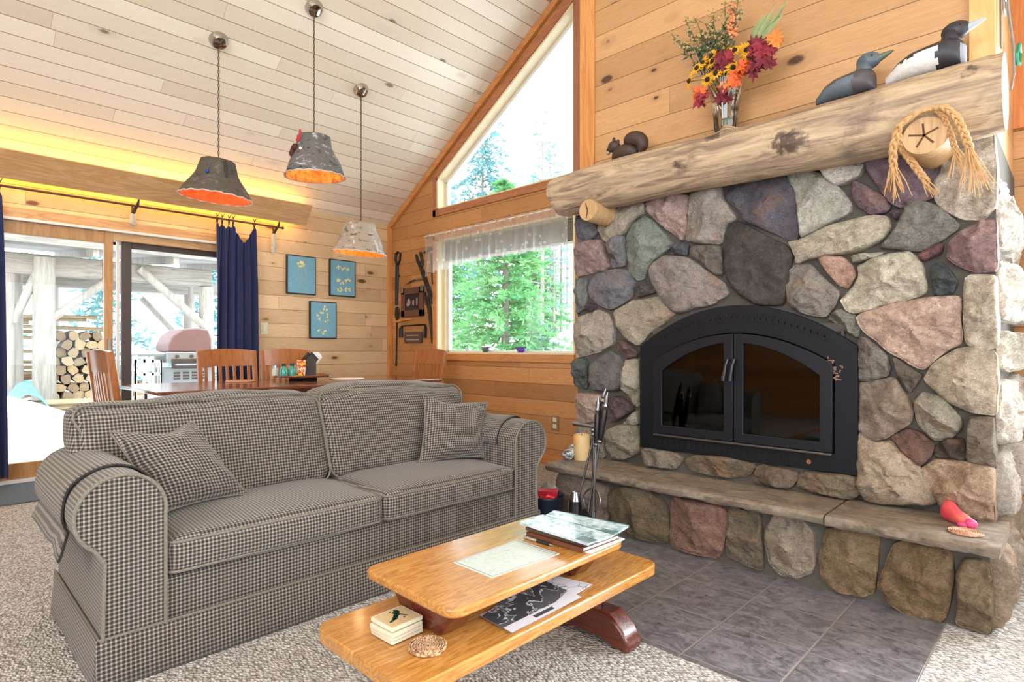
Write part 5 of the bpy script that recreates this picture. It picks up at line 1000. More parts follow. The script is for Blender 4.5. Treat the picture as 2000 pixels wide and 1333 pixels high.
b = MB(); [b.ball((x, YT - .005, 1.575 + h), (w_, .002, h), 10, 6) for x, w_, h in ((-5.67, .032, .045), (-5.70, .02, .02), (-5.58, .018, .036), (-5.51, .016, .048))]; b.build('figures', plain('pale_photo_figures', 'a89898', .5, var=.3), ph)
b = MB(); [b.box(x, x + .06, YT - .022, YT - .016, 1.735, 1.805) for x in (-5.825, -5.43)]; b.build('corner_bracket', plain('tarnished_metal', '8a8a80', .35, .7), o, bevel=.004)
o = wallthing('wall_peg', 'small pale wooden handle lying across the wall under the framed photograph', 'old tool', -5.8, 1.41); b = MB(); b.tube([(-5.99, YT, 1.415), (-5.93, YT, 1.40), (-5.75, YT, 1.425), (-5.61, YT, 1.42)], [.012, .02, .022, .012], 8, flat=.6); b.build('stick', M['trim_x'], o)
o = wallthing('iron_bracket', 'dark metal hanging bracket above the small brown sign', 'old tool', -5.6, 1.21); b = MB(); b.tube([(-5.82, YT, 1.21), (-5.825, YT, 1.31), (-5.80, YT, 1.345), (-5.36, YT, 1.35), (-5.345, YT, 1.31), (-5.355, YT, 1.2)], [.035, .03, .016, .016, .03, .035], 8, flat=.4); b.build('bracket', iron, o)
o = wallthing('wall_sign', 'small brown plaque with two pale engraved bands', 'sign', -5.58, 1.14); b = MB(); b.box(-5.755, -5.415, YT - .012, YT + .011, 1.14, 1.27); b.build('plaque', plain('dull_brown_plaque', '55423c', .5), o, bevel=.004); b = MB(); b.box(-5.70, -5.47, YT - .0135, YT - .011, 1.222, 1.236); b.box(-5.71, -5.46, YT - .0135, YT - .011, 1.17, 1.184); b.build('band', plain('worn_band', '9a8a7c', .5), o, smooth=False)
o = thing('wall_outlet', 'brown-plated double wall outlet on the pine wall beside the hearth', 'outlet', (-3.43, YW, .33)); b = MB(); b.box(-3.476, -3.384, 4.082, 4.089, .327, .46); b.build('plate', plain('tan_outlet_plate', '94765a', .45), o, bevel=.003); b = MB(); b.box(-3.452, -3.408, 4.079, 4.082, .405, .445); b.box(-3.452, -3.408, 4.079, 4.082, .345, .385); b.build('socket', plain('ivory_socket', 'ded2b4', .4), o, bevel=.002)

# ================================================================ pendant lamps
chrome = plain('polished_nickel', 'b8b4ac', .12, 1.0)
def pendant(lab, x, y, cz, zt, zb, rt, rb, bark, liner, tilt, extras, power, seed):
    o = thing('pendant_lamp', lab, 'pendant lamp', (x, y, cz), 0, 'birch bark pendant lamps'); T = Matrix.Translation((x, y, cz)) @ Matrix.Rotation(-math.atan(.63), 4, 'Y')
    b = MB(); b.lathe([(0, -.055), (.02, -.055), (.05, -.045), (.066, -.02), (.07, 0), (0, 0)], (0, 0, 0), 28, T=T); b.build('canopy', chrome, o)
    b = MB(); z = cz - .05; i = 0
    while z > zt + .03:
        a = PI / 2 * (i % 2); ca, sa = math.cos(a), math.sin(a); pts = [(x + .0065 * math.cos(t) * ca, y + .0065 * math.cos(t) * sa, z - .014 + .017 * math.sin(t)) for t in [2 * PI * q / 8 for q in range(8)]]; b.tube(pts, .0022, 5, closed=True); z -= .026; i += 1
    b.tube([(x, y, cz - .04), (x + .006, y, (cz + zt) / 2), (x, y, zt)], .0025, 5); b.build('chain', plain('antique_chain', '6a5c4c', .4, .7), o)
    R = Matrix.Translation((x, y, zt)) @ Matrix.Rotation(tilt[0], 4, 'X') @ Matrix.Rotation(tilt[1], 4, 'Y'); H_ = zt - zb; pr = []
    for q in range(13): t = q / 12; pr.append((lerp(rt, rb, t ** 1.25) + .006 * math.sin(t * 9 + seed), -H_ * t))
    b = MB(); b.lathe(pr, (0, 0, 0), 48, T=R, wob=.05, seed=seed); b.lathe([(.02, .003), (rt * .99, .003)], (0, 0, 0), 48, T=R); b.build('shade', bark, o, solid=.003, angle=50)
    b = MB(); b.lathe([(r - .006, z_) for r, z_ in pr[1:]] + [], (0, 0, 0), 48, T=R, wob=.05, seed=seed); b.build('liner', liner, o, angle=50)
    b = MB(); rim = [R @ Vector((rb * (1 + .05 * noise.noise(Vector((math.cos(t) * 1.5 + seed, math.sin(t) * 1.5, -H_ * 6)))) * math.cos(t), rb * (1 + .05 * noise.noise(Vector((math.cos(t) * 1.5 + seed, math.sin(t) * 1.5, -H_ * 6)))) * math.sin(t), -H_ + .004 * math.sin(t * 17))) for t in [2 * PI * q / 56 for q in range(56)]]; b.tube(rim, .005, 6, closed=True); b.build('rim_binding', plain('pale_lacing', 'cfc6bc', .8), o)
    c = R @ Vector((0, 0, -H_ * .62)); b = MB(); b.ball(c, (.032, .032, .04), 14, 10); b.build('bulb', emit('warm_bulb', 'ffd79a', power * .8), o)
    b = MB(); b.cyl(R @ Vector((0, 0, -H_ * .45)), R @ Vector((0, 0, -.005)), .018, n=12); b.build('socket', plain('brass_socket', '8a6a3a', .4, .7), o)
    extras(o, R, H_); point('pendant_glow', R @ Vector((0, 0, -H_ * .78)), power, (1, .62, .30), .03); return o
def surf(R, rt, rb, H_, a, t): r = lerp(rt, rb, t ** 1.25) + .006; return R @ Vector((r * math.cos(a), r * math.sin(a), -H_ * t))
A0 = math.radians(-70)                                                   # the side of a shade that faces the sofa
def ex_a(o, R, H_):
    b = MB(); b.ball(surf(R, .114, .259, H_, A0 + .5, .45), .014); b.build('bead', plain('blue_glass_bead', '2244a8', .2), o)
    b = MB(); b.tube([surf(R, .114, .259, H_, A0 + .5, t) for t in (.05, .2, .43)], .003, 6); b.build('cord', plain('blue_cord', '5a6a8c', .7), o)
    b = MB(); p = surf(R, .114, .259, H_, A0 - 1.5, .93); q = R @ Vector((0, 0, -H_ * .9)); d = (p - q).normalized(); b.tube([p, p + d * .035 + Vector((0, 0, .05))], [.008, .002], 6); b.tube([p, p + d * .055 + Vector((0, 0, .045))], [.006, .002], 6); b.build('stitch_end', plain('white_lace_end', 'd8d4d0', .8), o)
    b = MB(); b.tube([surf(R, .118, .262, H_, A0 + 1.25, t) for t in (.05, .25, .5)], [.012, .014, .006], 6); b.build('bark_flap', plain('dark_bark_flap', '3a3632', .8), o)
def ex_b(o, R, H_):
    p = surf(R, .116, .235, H_, A0 - .2, .0); b = MB(); b.tube([p + Vector((0, 0, .03)), p + Vector((0, 0, -.01)), surf(R, .118, .238, H_, A0 - .3, .2)], [.006, .012, .016], 8, flat=.5); b.build('ribbon', plain('red_ribbon', 'b41f26', .6), o)
    b = MB(); [b.ball(surf(R, .112, .232, H_, A0 - .7 + i * .09, .34 + .08 * (i % 3)), (.022, .022, .03), 10, 6) for i in range(4)]; b.build('dried_rose', plain('dark_red_petals', '4c2420', .8, var=.3), o)
    b = MB(); b.ball(surf(R, .118, .238, H_, A0 + .1, .42), .009); b.build('glow_spot', emit('hole_glow', 'ffe0a8', 3), o)  # glowing ball stands in for bulb light showing through the shade
    b = MB(); b.tube([surf(R, .12, .24, H_, A0 - 1.35, t) for t in (.15, .4, .6, .85)], [.008, .016, .012, .006], 6); b.build('bark_flap', plain('dark_bark_edge', '2c2a2a', .8), o)
def ex_c(o, R, H_):
    b = MB(); b.tube([surf(R, .134, .247, H_, A0 - 1.25, t) for t in (.02, .25, .5)], [.006, .012, .006], 6); b.build('ribbon', plain('mint_ribbon', '8ac4ac', .7), o)
    b = MB(); b.tube([surf(R, .134, .25, H_, A0 + 1.4, t) for t in (.6, .8, .97)], [.006, .014, .008], 6); b.build('bark_flap', M['birch'], o)
lin = lambda n, a, b_: (lambda k: (k.base(k.ramp(k.noise(k.coord(), 22, 4, .6, .8), [(.35, a), (.65, b_)]), .8), k.m)[1])(NT(n))
pendant('pendant lamp with smooth dark brown bark shade and plain orange lining', -4.728, 1.628, 3.446, 2.512, 2.235, .114, .255, birch_mat('dark_grey_bark', '7d7468', '5c554c', '3a3632'), lin('orange_liner', 'd8582a', 'e8703c'), (-.05, .07), ex_a, 4, 1)
pendant('highest pendant lamp, mottled grey birch shade with a red ribbon', -4.27, 2.172, 3.735, 2.725, 2.42, .116, .232, birch_mat('mottled_grey_bark', 'c4c4c8', '6a6866', '2a2a2c'), lin('mottled_amber_liner', 'b0602a', 'eeaa50'), (.04, .03), ex_b, 3.2, 2)
pendant('lowest pendant lamp, pale brown-flecked birch shade in front of the wall corner', -4.717, 2.858, 3.453, 2.223, 1.95, .131, .243, birch_mat('pale_flecked_bark', 'e4e0dc', 'a4988a', '4a3c30'), lin('bright_amber_liner', 'd8802a', 'f4a840'), (-.03, .07), ex_c, 3.6, 3)
# ================================================================ on the mantel
ZM = 2.232
def loft(b, secs, n=20):
    """body through sections (x, y, z, half-width across, half-height) along x"""
    rows = [[(x, y + w * math.cos(2 * PI * j / n), z + h * math.sin(2 * PI * j / n)) for j in range(n)] for x, y, z, w, h in secs]
    b.grid(rows, closed=True); k = len(rows) - 1; s = len(b.v) - n * len(rows); b.f.append([s + j for j in range(n)]); b.mi.append(0); b.f.append([s + k * n + j for j in range(n - 1, -1, -1)]); b.mi.append(0)
def duck(lab, x0, L, zb, body, head, bill, wing=None, breast=None, hs=1.0):
    o = thing('loon_decoy', lab, 'bird decoy', (x0 + L / 2, 2.985, zb), 0, 'carved loon decoys'); X = lambda t: x0 + L * t; y = 2.985; h = .056 * L / .3; k_ = L / .3
    S = [(-.03, .010, .30), (.04, .03, .46), (.15, .055, .76), (.32, .075, .98), (.5, .08, 1.06), (.66, .078, 1.12), (.78, .068, 1.18), (.87, .052, 1.08), (.93, .03, .9), (.96, .01, .7)]
    P_ = [(X(t), y, zb + h * q * .98, w * k_, h * q) for t, w, q in S]; P2 = []
    for p, q in zip(P_, P_[1:]): P2 += [tuple(lerp(p[c], q[c], u / 4) for c in range(5)) for u in range(4)]
    b = MB(); loft(b, P2 + [P_[-1]], 28); n0 = len(b.v); mats = [body, wing or body, breast or body]
    for i, f in enumerate(b.f):                                          # painted areas: white flank below a ragged edge, rim light painted on the breast
        c = sum((b.v[q] for q in f), Vector()) / len(f); t = (c.x - x0) / L; jag = .010 * noise.noise(c * 60)
        if t > .90 and c.z < zb + h * 1.5: b.mi[i] = 2
        elif t < .64 + jag * 4 and c.z < zb + h * min(1.62, .75 + 1.5 * t) + jag: b.mi[i] = 1
    b.build('body', mats, o, angle=0)
    b = MB(); nx = X(.80); hz = zb + h * 1.85 + .046 * hs; b.tube([(nx - .012, y, zb + h * 1.4), (nx - .012, y, zb + h * 1.9), (nx - .008, y, hz - .03 * hs), (nx + .0, y, hz)], [.050 * hs, .038 * hs, .033 * hs, .036 * hs], 18)
    b.ball((nx + .010 * hs, y, hz + .004), (.050 * hs, .034 * hs, .038 * hs), 20, 14); b.build('head', head, o, angle=0)
    b = MB(); b.tube([(nx + .046 * hs, y, hz + .002), (nx + .075 * hs, y, hz + .010), (nx + .108 * hs, y, hz + .020)], [.018 * hs, .013 * hs, .004], 12); b.build('bill', bill, o)
    for s in (-1, 1): b = MB(); b.ball((nx + .030 * hs, y + s * .030 * hs, hz + .014), .005, 8, 6); b.build('eye', plain('red_bead_eye', '5a1a14', .2), o)
blackd = plain('black_painted_wood', '2b2c33', .45, var=.5, scale=60)
duck('smaller grey-brown loon decoy on the mantel, left of the larger one', -.885, .25, ZM, plain('slate_brown_paint', '4a4448', .5, var=.35, scale=25), plain('slate_blue_paint', '4f5c68', .45, var=.35, scale=40), plain('olive_grey_bill', '5a6458', .35), plain('blue_grey_wing', '5a6670', .5, var=.3, scale=50), None, .98)
duck('larger black and white loon decoy on the mantel near its right end', -.60, .285, ZM + .004, blackd, blackd, plain('grey_white_bill', 'a8adb4', .3), plain('white_barred_flank', 'd8d6d6', .6, var=.3, scale=70), plain('breast_rim_light', '8a909a', .5, var=.3, scale=60), hs=1.0)  # the paler breast colour stands in for rim light
sq = thing('squirrel_figure', 'small dark brown carved animal figure with a curled tail on the mantel', 'figurine', (-1.96, 2.985, ZM - .01)); br = plain('dark_brown_carving', '3e2c26', .55, var=.4, scale=40, bump=.4); zb = ZM - .012; y = 2.985
b = MB(); loft(b, [(-2.045, y, zb + .03, .012, .02), (-2.02, y, zb + .042, .032, .042), (-1.97, y, zb + .045, .038, .045), (-1.91, y, zb + .04, .034, .04), (-1.87, y, zb + .03, .012, .018)], 24); b.build('body', br, sq, angle=0)
b = MB(); b.ball((-2.035, y, zb + .092), (.040, .034, .036), 20, 14); b.tube([(-2.055, y, zb + .086), (-2.084, y, zb + .076)], [.024, .011], 12); [b.ball((-2.022, y + s * .022, zb + .126), (.011, .007, .014), 10, 8) for s in (-1, 1)]; b.build('head', br, sq, angle=0)
b = MB(); b.ball((-2.078, y, zb + .064), (.013, .016, .012), 10, 8); b.build('muzzle', plain('pale_muzzle', 'a09488', .6), sq)
b = MB(); q_ = smooth_path([(-1.855, y, zb + .02), (-1.838, y, zb + .05), (-1.85, y, zb + .085), (-1.89, y, zb + .105), (-1.93, y, zb + .098), (-1.955, y, zb + .075)], [.02, .034, .042, .044, .038, .008]); b.tube(*q_, 18); b.build('tail', br, sq, angle=0)

# vase and dried flowers
VX, VY, VZ = -1.325, 2.965, 2.222
va_ = thing('vase', 'clear ribbed flared glass vase on the mantel', 'vase', (VX, VY, VZ)); b = MB(); n = 48; rows = []
for r, z in [(.0, .0), (.052, 0), (.056, .01), (.06, .08), (.07, .16), (.088, .225), (.094, .245)]:
    rows.append([(VX + r * (1 + (.04 if j % 4 < 2 else 0)) * math.cos(2 * PI * j / n), VY + r * (1 + (.04 if j % 4 < 2 else 0)) * math.sin(2 * PI * j / n), VZ + z) for j in range(n)])
b.grid(rows, closed=True); b.build('glass', M['vase_glass'], va_, angle=50)
green = plain('dried_green_stem', '5a6440', .8, var=.3); dgreen = plain('dark_green_leaf', '35482c', .7, var=.35)
def stemto(b, tip, r=.0022, bow=.02, root=None):
    tip = Vector(tip); a = Vector(root) if root else Vector((VX + (tip.x - VX) * -.10, VY + .0, VZ + .03)); m = Vector((VX + (tip.x - VX) * .22, (VY + tip.y) / 2, VZ + .24))
    if tip.z < VZ + .25: m.z = VZ + .25; m.x = VX + (tip.x - VX) * .5
    b.tube([a, m, m.lerp(tip, .5) + Vector((0, 0, bow)), tip], r, 6)
DAISY = [(-1.5, 2.518), (-1.463, 2.578), (-1.432, 2.6), (-1.384, 2.62), (-1.355, 2.644), (-1.317, 2.619), (-1.408, 2.503), (-1.355, 2.514), (-1.308, 2.532), (-1.263, 2.512), (-1.263, 2.605), (-1.208, 2.591), (-1.186, 2.54), (-1.378, 2.584)]
yel = plain('yellow_petals', 'e0a818', .7, var=.25, scale=80); dkc_ = plain('dark_flower_disc', '2a1c14', .9)
rs = random.Random(3)
DL = ['leftmost yellow daisy hanging off the side of the bouquet', 'yellow daisy second from the left, low in the bouquet']
for i, (x, z) in enumerate(DAISY):
    y = 2.905 + .03 * rs.random() + .02 * (i in (3, 4, 5, 10, 11)); o = thing('yellow_daisy', DL[0] if i == 0 else 'yellow dark-centred daisy massed in the autumn bouquet in the mantel vase', 'flower', (x, y, z), 0, 'yellow daisies in the bouquet')
    d = Vector((x - VX + rs.uniform(-.12, .12), -.22, rs.uniform(-.02, .16))).normalized(); u = d.orthogonal().normalized(); v = d.cross(u); c = Vector((x, y, z)); b = MB(); R_ = .043
    for q in range(15):
        a = 2 * PI * q / 15 + rs.uniform(-.1, .1); e = u * math.cos(a) + v * math.sin(a); t = d.cross(e); L_ = R_ * rs.uniform(.85, 1.15); p = [c + e * .008, c + e * L_ * .6 + t * .006 + d * .004, c + e * L_ + d * rs.uniform(-.004, .006), c + e * L_ * .6 - t * .006 + d * .004]; b.add(p, [(0, 1, 2, 3)])
    b.build('petals', yel, o, solid=.0008, smooth=False); b = MB(); b.ball(c + d * .003, .0135, 10, 6); b.build('centre', dkc_, o)
    b = MB(); stemto(b, c - d * .003, .002); b.build('stem', green, o)
def maple(b, c, d, R_, roll):
    c = Vector(c); d = Vector(d).normalized(); u = d.orthogonal().normalized(); v = d.cross(u); pts = []
    for q in range(20):
        a = 2 * PI * q / 20 + roll; k = [1, .62, .78, .45, .9, .55, .8, .4, .85, .5][q % 10] if q < 10 else [1, .5, .85, .4, .8, .55, .9, .45, .78, .62][q % 10]
        pts.append(c + (u * math.cos(a) + v * math.sin(a)) * R_ * k + d * .012 * math.cos(3 * a) - d * .010 * k)
    b.add([c + d * .006] + pts, [(0, 1 + q, 1 + (q + 1) % 20) for q in range(20)])
for lst, colr, nm in (([(-1.194, 2.482), (-1.288, 2.441), (-1.44, 2.433), (-1.063, 2.584), (-1.245, 2.455)], ('d8602a', 'e0803a'), 'orange'), ([(-1.138, 2.577), (-1.086, 2.531), (-1.101, 2.489), (-1.42, 2.393), (-1.308, 2.376), (-1.286, 2.574), (-1.149, 2.473), (-1.12, 2.545), (-1.33, 2.56)], ('6e1c2a', '8a2432'), 'burgundy')):
    for i, (x, z) in enumerate(lst):
        y = 2.895 + .025 * rs.random(); o = thing('maple_leaf', '%s fabric maple leaf tucked among the daisies in the mantel bouquet' % nm, 'leaf', (x, y, z), 0, '%s maple leaves in the bouquet' % nm)
        m_ = plain('%s_leaf_%d' % (nm, i), colr[i % 2], .75, var=.25, scale=50); b = MB()
        for q in range(3): maple(b, (x + rs.uniform(-.022, .022), y - .012 * q, z + rs.uniform(-.022, .022)), (x - VX + rs.uniform(-.2, .2), -.3, rs.uniform(-.15, .2)), .048 if nm == 'orange' else .052, rs.uniform(0, 6))
        b.build('blade', m_, o, solid=.001, smooth=False); b = MB(); stemto(b, (x, y + .004, z), .0018); b.build('stem', green, o)
SPRIG = [(-1.637, 2.844), (-1.552, 2.889), (-1.482, 2.862), (-1.546, 2.768), (-1.409, 2.787), (-1.338, 2.91), (-1.247, 2.883), (-1.309, 2.80), (-1.44, 2.83), (-1.39, 2.86)]
seed_m = plain('straw_seed_heads', 'b09a68', .85, var=.3)
for i, (x, z) in enumerate(SPRIG):
    y = 2.965 + rs.uniform(-.03, .02); o = thing('dried_sprig', 'dried green sprig with straw seed heads fanning up behind the bouquet daisies', 'dried sprig', (x, y, z), 0, 'dried sprigs in the bouquet')
    tip = Vector((x, y, z)); m = Vector((VX + (x - VX) * .35, y, 2.54)); b = MB(); stemto(b, tip, .0025, .01); b.build('stem', green, o)
    b = MB(); b2 = MB()
    for q in range(44):
        t = rs.random(); p = m.lerp(tip, t ** .8); e = Vector((rs.uniform(-1, 1), rs.uniform(-.7, .7), rs.uniform(-.1, .9))).normalized(); L_ = rs.uniform(.02, .05); s = e.cross(Vector((0, 1, .2))).normalized() * .006
        if t < .72: b.add([p, p + e * L_ * .5 + s, p + e * L_, p + e * L_ * .5 - s], [(0, 1, 2, 3)])
        if t > .5: b2.ball(p + e * L_ * .8, rs.uniform(.004, .008), 6, 4); b2.bar(p, p + e * L_ * .8, .0016, .0016)
    b.build('leaves', dgreen, o, solid=.0008, smooth=False); b2.build('seed_heads', seed_m, o, angle=0)
o = thing('orange_spray', 'upright spray of small peach and orange blossoms at the back of the bouquet', 'dried flower', (-1.28, 2.96, 2.78)); b = MB(); stemto(b, (-1.28, 2.96, 2.86), .002); b.build('stem', green, o); b = MB()
for q in range(46): t = q / 46; b.ball((-1.282 + .01 * math.sin(q) + rs.uniform(-.018, .018), 2.955 + rs.uniform(-.02, .02), 2.69 + .17 * t), (.011 * (1.1 - .5 * t), .011, .009), 7, 5)
b.build('blossoms', plain('peach_blossom', 'd8875a', .8, var=.35, scale=90), o, angle=0)
o = thing('corn_husk_spray', 'spray of pale green pointed husk leaves leaning right out of the bouquet', 'dried leaves', (-1.08, 2.97, 2.7)); b = MB()
for (x, z), w in (((-1.029, 2.755), .016), ((-1.164, 2.745), .014), ((-.985, 2.80), .006), ((-1.106, 2.755), .016), ((-1.06, 2.775), .012), ((-1.13, 2.75), .014), ((-1.02, 2.72), .012)):
    a = Vector((-1.19 + .06 * (x + 1.16), 2.96, 2.60)); e = Vector((x, 2.97 + rs.uniform(-.03, .02), z)); d = (e - a); s = d.cross(Vector((0, 1, 0))).normalized() * w; b.add([a, a.lerp(e, .45) + s + Vector((0, -.012, 0)), e, a.lerp(e, .45) - s], [(0, 1, 2), (0, 2, 3)])
b.build('husks', plain('pale_green_husk', '8f9a6a', .75, var=.3, scale=40), o, solid=.0015, smooth=False); b = MB(); stemto(b, (-1.19, 2.96, 2.60), .003, .0); b.build('stem', green, o)
for x, z in ((-1.587, 2.686), (-1.491, 2.711)):
    o = thing('bare_twig', 'thin bare twig sticking out to the left of the bouquet', 'twig', (x, 2.93, z), 0, 'bare twigs in the bouquet'); b = MB(); a = Vector((-1.43, 2.94, 2.52)); b.tube([(VX, VY, VZ + .05), a, a.lerp(Vector((x, 2.93, z)), .5) + Vector((0, 0, .01)), (x, 2.93, z)], [.002, .0022, .002, .001], 6); b.build('twig', plain('silver_grey_twig', '8c8688', .5), o)

# braided raffia hanging over the right peg
ra = thing('raffia_braid', 'braided straw raffia garland draped over the right log peg under the mantel', 'garland', (-.49, 2.80, 1.70)); straw = plain('straw_raffia', 'c49a68', .8, var=.35, scale=60)
def braid(b, pts, r=.012):
    P = [Vector(p) for p in pts]; cum = [0]
    for a, c in zip(P, P[1:]): cum.append(cum[-1] + (c - a).length)
    for s in range(3):
        q = []
        for i in range(61):
            d = cum[-1] * i / 60; k = max(j for j in range(len(P) - 1) if cum[j] <= d + 1e-9); p = P[k].lerp(P[k + 1], (d - cum[k]) / max(1e-9, cum[k + 1] - cum[k])); t = i / 60 * 9 * 2 * PI / 3 + s * 2 * PI / 3; q.append(p + Vector((r * .8 * math.sin(t), -.005 * math.sin(2 * t), 0)))
        b.tube(q, r * .62, 6)
def fray(b, p, n, L_, d=(0, 0, -1), sp=.4):
    for i in range(n):
        e = (Vector(d) + Vector((rs.uniform(-sp, sp), rs.uniform(-.15, .1), rs.uniform(-.1, .1)))).normalized(); a = Vector(p) + Vector((rs.uniform(-.012, .012), rs.uniform(-.006, .006), 0)); l = L_ * rs.uniform(.6, 1.1); b.tube([a, a + e * l * .5 + Vector((rs.uniform(-.006, .006), 0, 0)), a + e * l], [.0022, .002, .0012], 5)
b = MB(); top = [(-.505, 2.80, 2.10), (-.55, 2.80, 2.075)]
braid(b, [(-.40, 2.82, 2.03), (-.46, 2.80, 2.025), (-.525, 2.80, 1.985), (-.55, 2.82, 1.91), (-.556, 2.86, 1.84)]); b.build('plait', straw, ra)
b = MB(); braid(b, [(-.535, 2.81, 1.965), (-.525, 2.85, 1.91), (-.495, 2.89, 1.85), (-.455, 2.93, 1.775)]); b.build('plait', straw, ra)
b = MB(); braid(b, [(-.42, 2.82, 2.03), (-.375, 2.80, 2.02), (-.34, 2.80, 1.975), (-.315, 2.83, 1.90), (-.305, 2.86, 1.86)]); b.build('plait', straw, ra)
b = MB(); braid(b, [(-.41, 2.815, 2.028), (-.38, 2.82, 1.99), (-.36, 2.85, 1.92), (-.35, 2.87, 1.87)], .008); b.build('plait', straw, ra)
for p, n, L_, d in (((-.556, 2.86, 1.84), 26, .14, (.1, .15, -1)), ((-.455, 2.93, 1.775), 18, .07, (.5, .2, -1)), ((-.305, 2.86, 1.86), 26, .19, (.12, .25, -1)), ((-.35, 2.87, 1.87), 18, .13, (.15, .25, -1))):
    b = MB(); fray(b, p, n, L_, d); b.build('frayed_end', straw, ra)
# strap and cord on the chimney's flank
o = thing('hanging_strap', 'dark strap with buckle and green clip hanging beside the chimney breast', 'strap', (-.22, 3.25, 2.3)); b = MB(); b.bar((-.238, 3.20, 2.95), (-.236, 3.22, 2.36), .045, .006, (1, 0, 0)); b.build('strap', plain('worn_leather', '6a5244', .6), o, smooth=False)
b = MB(); b.tube([(-.225, 3.18, 2.50), (-.225, 3.25, 2.50), (-.225, 3.25, 2.56), (-.225, 3.18, 2.56)], .005, 6, closed=True); b.build('buckle', plain('steel_buckle', 'a8a8ac', .25, .9), o)
b = MB(); b.tube([(-.235, 3.32, 2.95), (-.225, 3.36, 2.6), (-.215, 3.52, 2.47), (-.215, 3.56, 2.36), (-.22, 3.46, 2.25)], .006, 6); b.build('cord', plain('grey_cord', '8a8480', .8), o)
b = MB(); b.tube([(-.205, 3.56, 2.40), (-.2, 3.64, 2.42), (-.2, 3.66, 2.48), (-.2, 3.6, 2.5), (-.205, 3.56, 2.44)], .009, 6, closed=True); b.build('clip', plain('green_clip', '1f8a6a', .35), o)

# ================================================================ hearth things
ZH = .366
ca = thing('candle', 'thick tan pillar candle with a drip on the left end of the hearth slab', 'candle', (-2.283, 2.985, ZH)); b = MB(); b.lathe([(0, 0), (.052, 0), (.053, .01), (.052, .155), (.046, .16), (.04, .15), (0, .145)], (-2.283, 2.985, ZH), 28); b.build('wax', plain('tan_wax', 'c8a878', .55, var=.08), ca, angle=50)
b = MB(); b.tube([(-2.29, 2.938, ZH + .158), (-2.288, 2.932, ZH + .12), (-2.288, 2.932, ZH + .10)], [.012, .008, .006], 8); b.build('drip', plain('orange_drip', 'd89848', .4), ca); b = MB(); b.cyl((-2.283, 2.985, ZH + .145), (-2.283, 2.985, ZH + .165), .002, n=6); b.build('wick', M['void'], ca)
for i, (x, y, r, lab) in enumerate(((-2.345, 2.93, .042, 'grey and white striped fist-sized rock beside the candle, lower of two'), (-2.335, 2.975, .034, 'pale grey rock resting behind the striped rock beside the candle'))):
    o = thing('rock', lab, 'rock', (x, y, ZH), 0, 'small rocks by the candle'); b = MB(); b.ball((x, y, ZH + r * (.72 if i == 0 else 1.4)), (r * 1.15, r, r * (.75 if i == 0 else 1.42)), 18, 12)
    for q, v in enumerate(b.v): v += (v - Vector((x, y, ZH + r))) * .25 * noise.noise(v * 38)
    for v in b.v: v.z = max(v.z, ZH)
    k = NT('veined_rock_%d' % i); n = k.noise(k.mapv(k.coord(), (1, 1, 2)), 26, 3, .5, 1); k.base(k.ramp(n, [(.4, '4e5358'), (.52, '989da2'), (.6, 'd8dcde')]), .6); b.build('stone', k.m, o, angle=60)
pk = thing('pink_figure', 'pink and coral carved soap-like animal lying on the hearth slab', 'figurine', (-.35, 2.96, ZH)); b = MB(); loft(b, [(-.415, 3.0, ZH + .03, .01, .015), (-.40, 3.0, ZH + .04, .04, .04), (-.37, 2.98, ZH + .038, .05, .042), (-.34, 2.95, ZH + .026, .042, .028), (-.315, 2.935, ZH + .022, .03, .022), (-.295, 2.925, ZH + .016, .012, .014)])
k = NT('pink_coral'); k.base(k.ramp(k.noise(k.coord(), 9, 2), [(.4, 'e0485c'), (.6, 'e86a5a')]), .5); b.build('body', k.m, pk, angle=0); b = MB(); b.ball((-.305, 2.91, ZH + .02), (.022, .02, .02), 10, 7); b.ball((-.33, 2.905, ZH + .012), (.02, .014, .012), 10, 6); b.build('head', plain('magenta_pink', 'd84a7c', .5), pk, angle=0)
# companion set: stand, poker, brush, shovel, tongs
px, py = -1.905, 2.60; steel = plain('polished_steel', '8f9094', .22, .95); blk = plain('black_handle', '141416', .35)
st = thing('fire_tool_stand', 'black fire-tool stand with ring hook in front of the hearth slab', 'fire tool stand', (px, py, 0)); b = MB(); b.lathe([(0, 0), (.10, 0), (.10, .012), (.05, .02), (.012, .03), (0, .03)], (px, py, 0), 28); b.build('base', blk, st, angle=40)
b = MB(); b.tube([(px, py, .02), (px, py, .60)], .009, 10); b.build('pole', steel, st); b = MB(); b.lathe([(.012, 0), (.018, .01), (.012, .02), (.02, .035), (.008, .06), (0, .075)], (px, py, .595), 14); b.build('finial', steel, st)
b = MB(); b.tube([(px + .055 * math.cos(t), py - .02 + .012 * math.sin(t), .25 + .06 * math.sin(t)) for t in [2 * PI * i / 24 for i in range(24)]], .005, 6, closed=True); b.build('ring', steel, st)
b = MB(); b.tube([(px - .13, py - .01, .655), (px - .02, py - .01, .65), (px + .06, py - .01, .645)], [.014, .010, .012], 10); b.build('crossbar', steel, st)
def tool(name, lab, base, top, end):
    o = thing(name, lab, 'fire tool', base, 0, 'fire tools on the stand'); a = Vector(base); e = Vector(top); l = lambda t: a.lerp(e, t)
    b = MB(); b.tube([l(.0), l(.66)], .0065, 8); b.build('shaft', steel, o); b = MB(); b.tube([l(.66), l(.7), l(.86), l(.88)], [.012, .016, .017, .012], 10); b.build('grip', blk, o)
    b = MB(); b.tube([l(.64), l(.655), l(.67)], [.010, .017, .010], 10); b.build('collar', steel, o)
    b = MB(); b.tube([l(.88), l(.90), l(.92), l(.94), l(1)], [.011, .017, .010, .014, .002], 10); b.build('finial', steel, o); end(o, a, e); return o
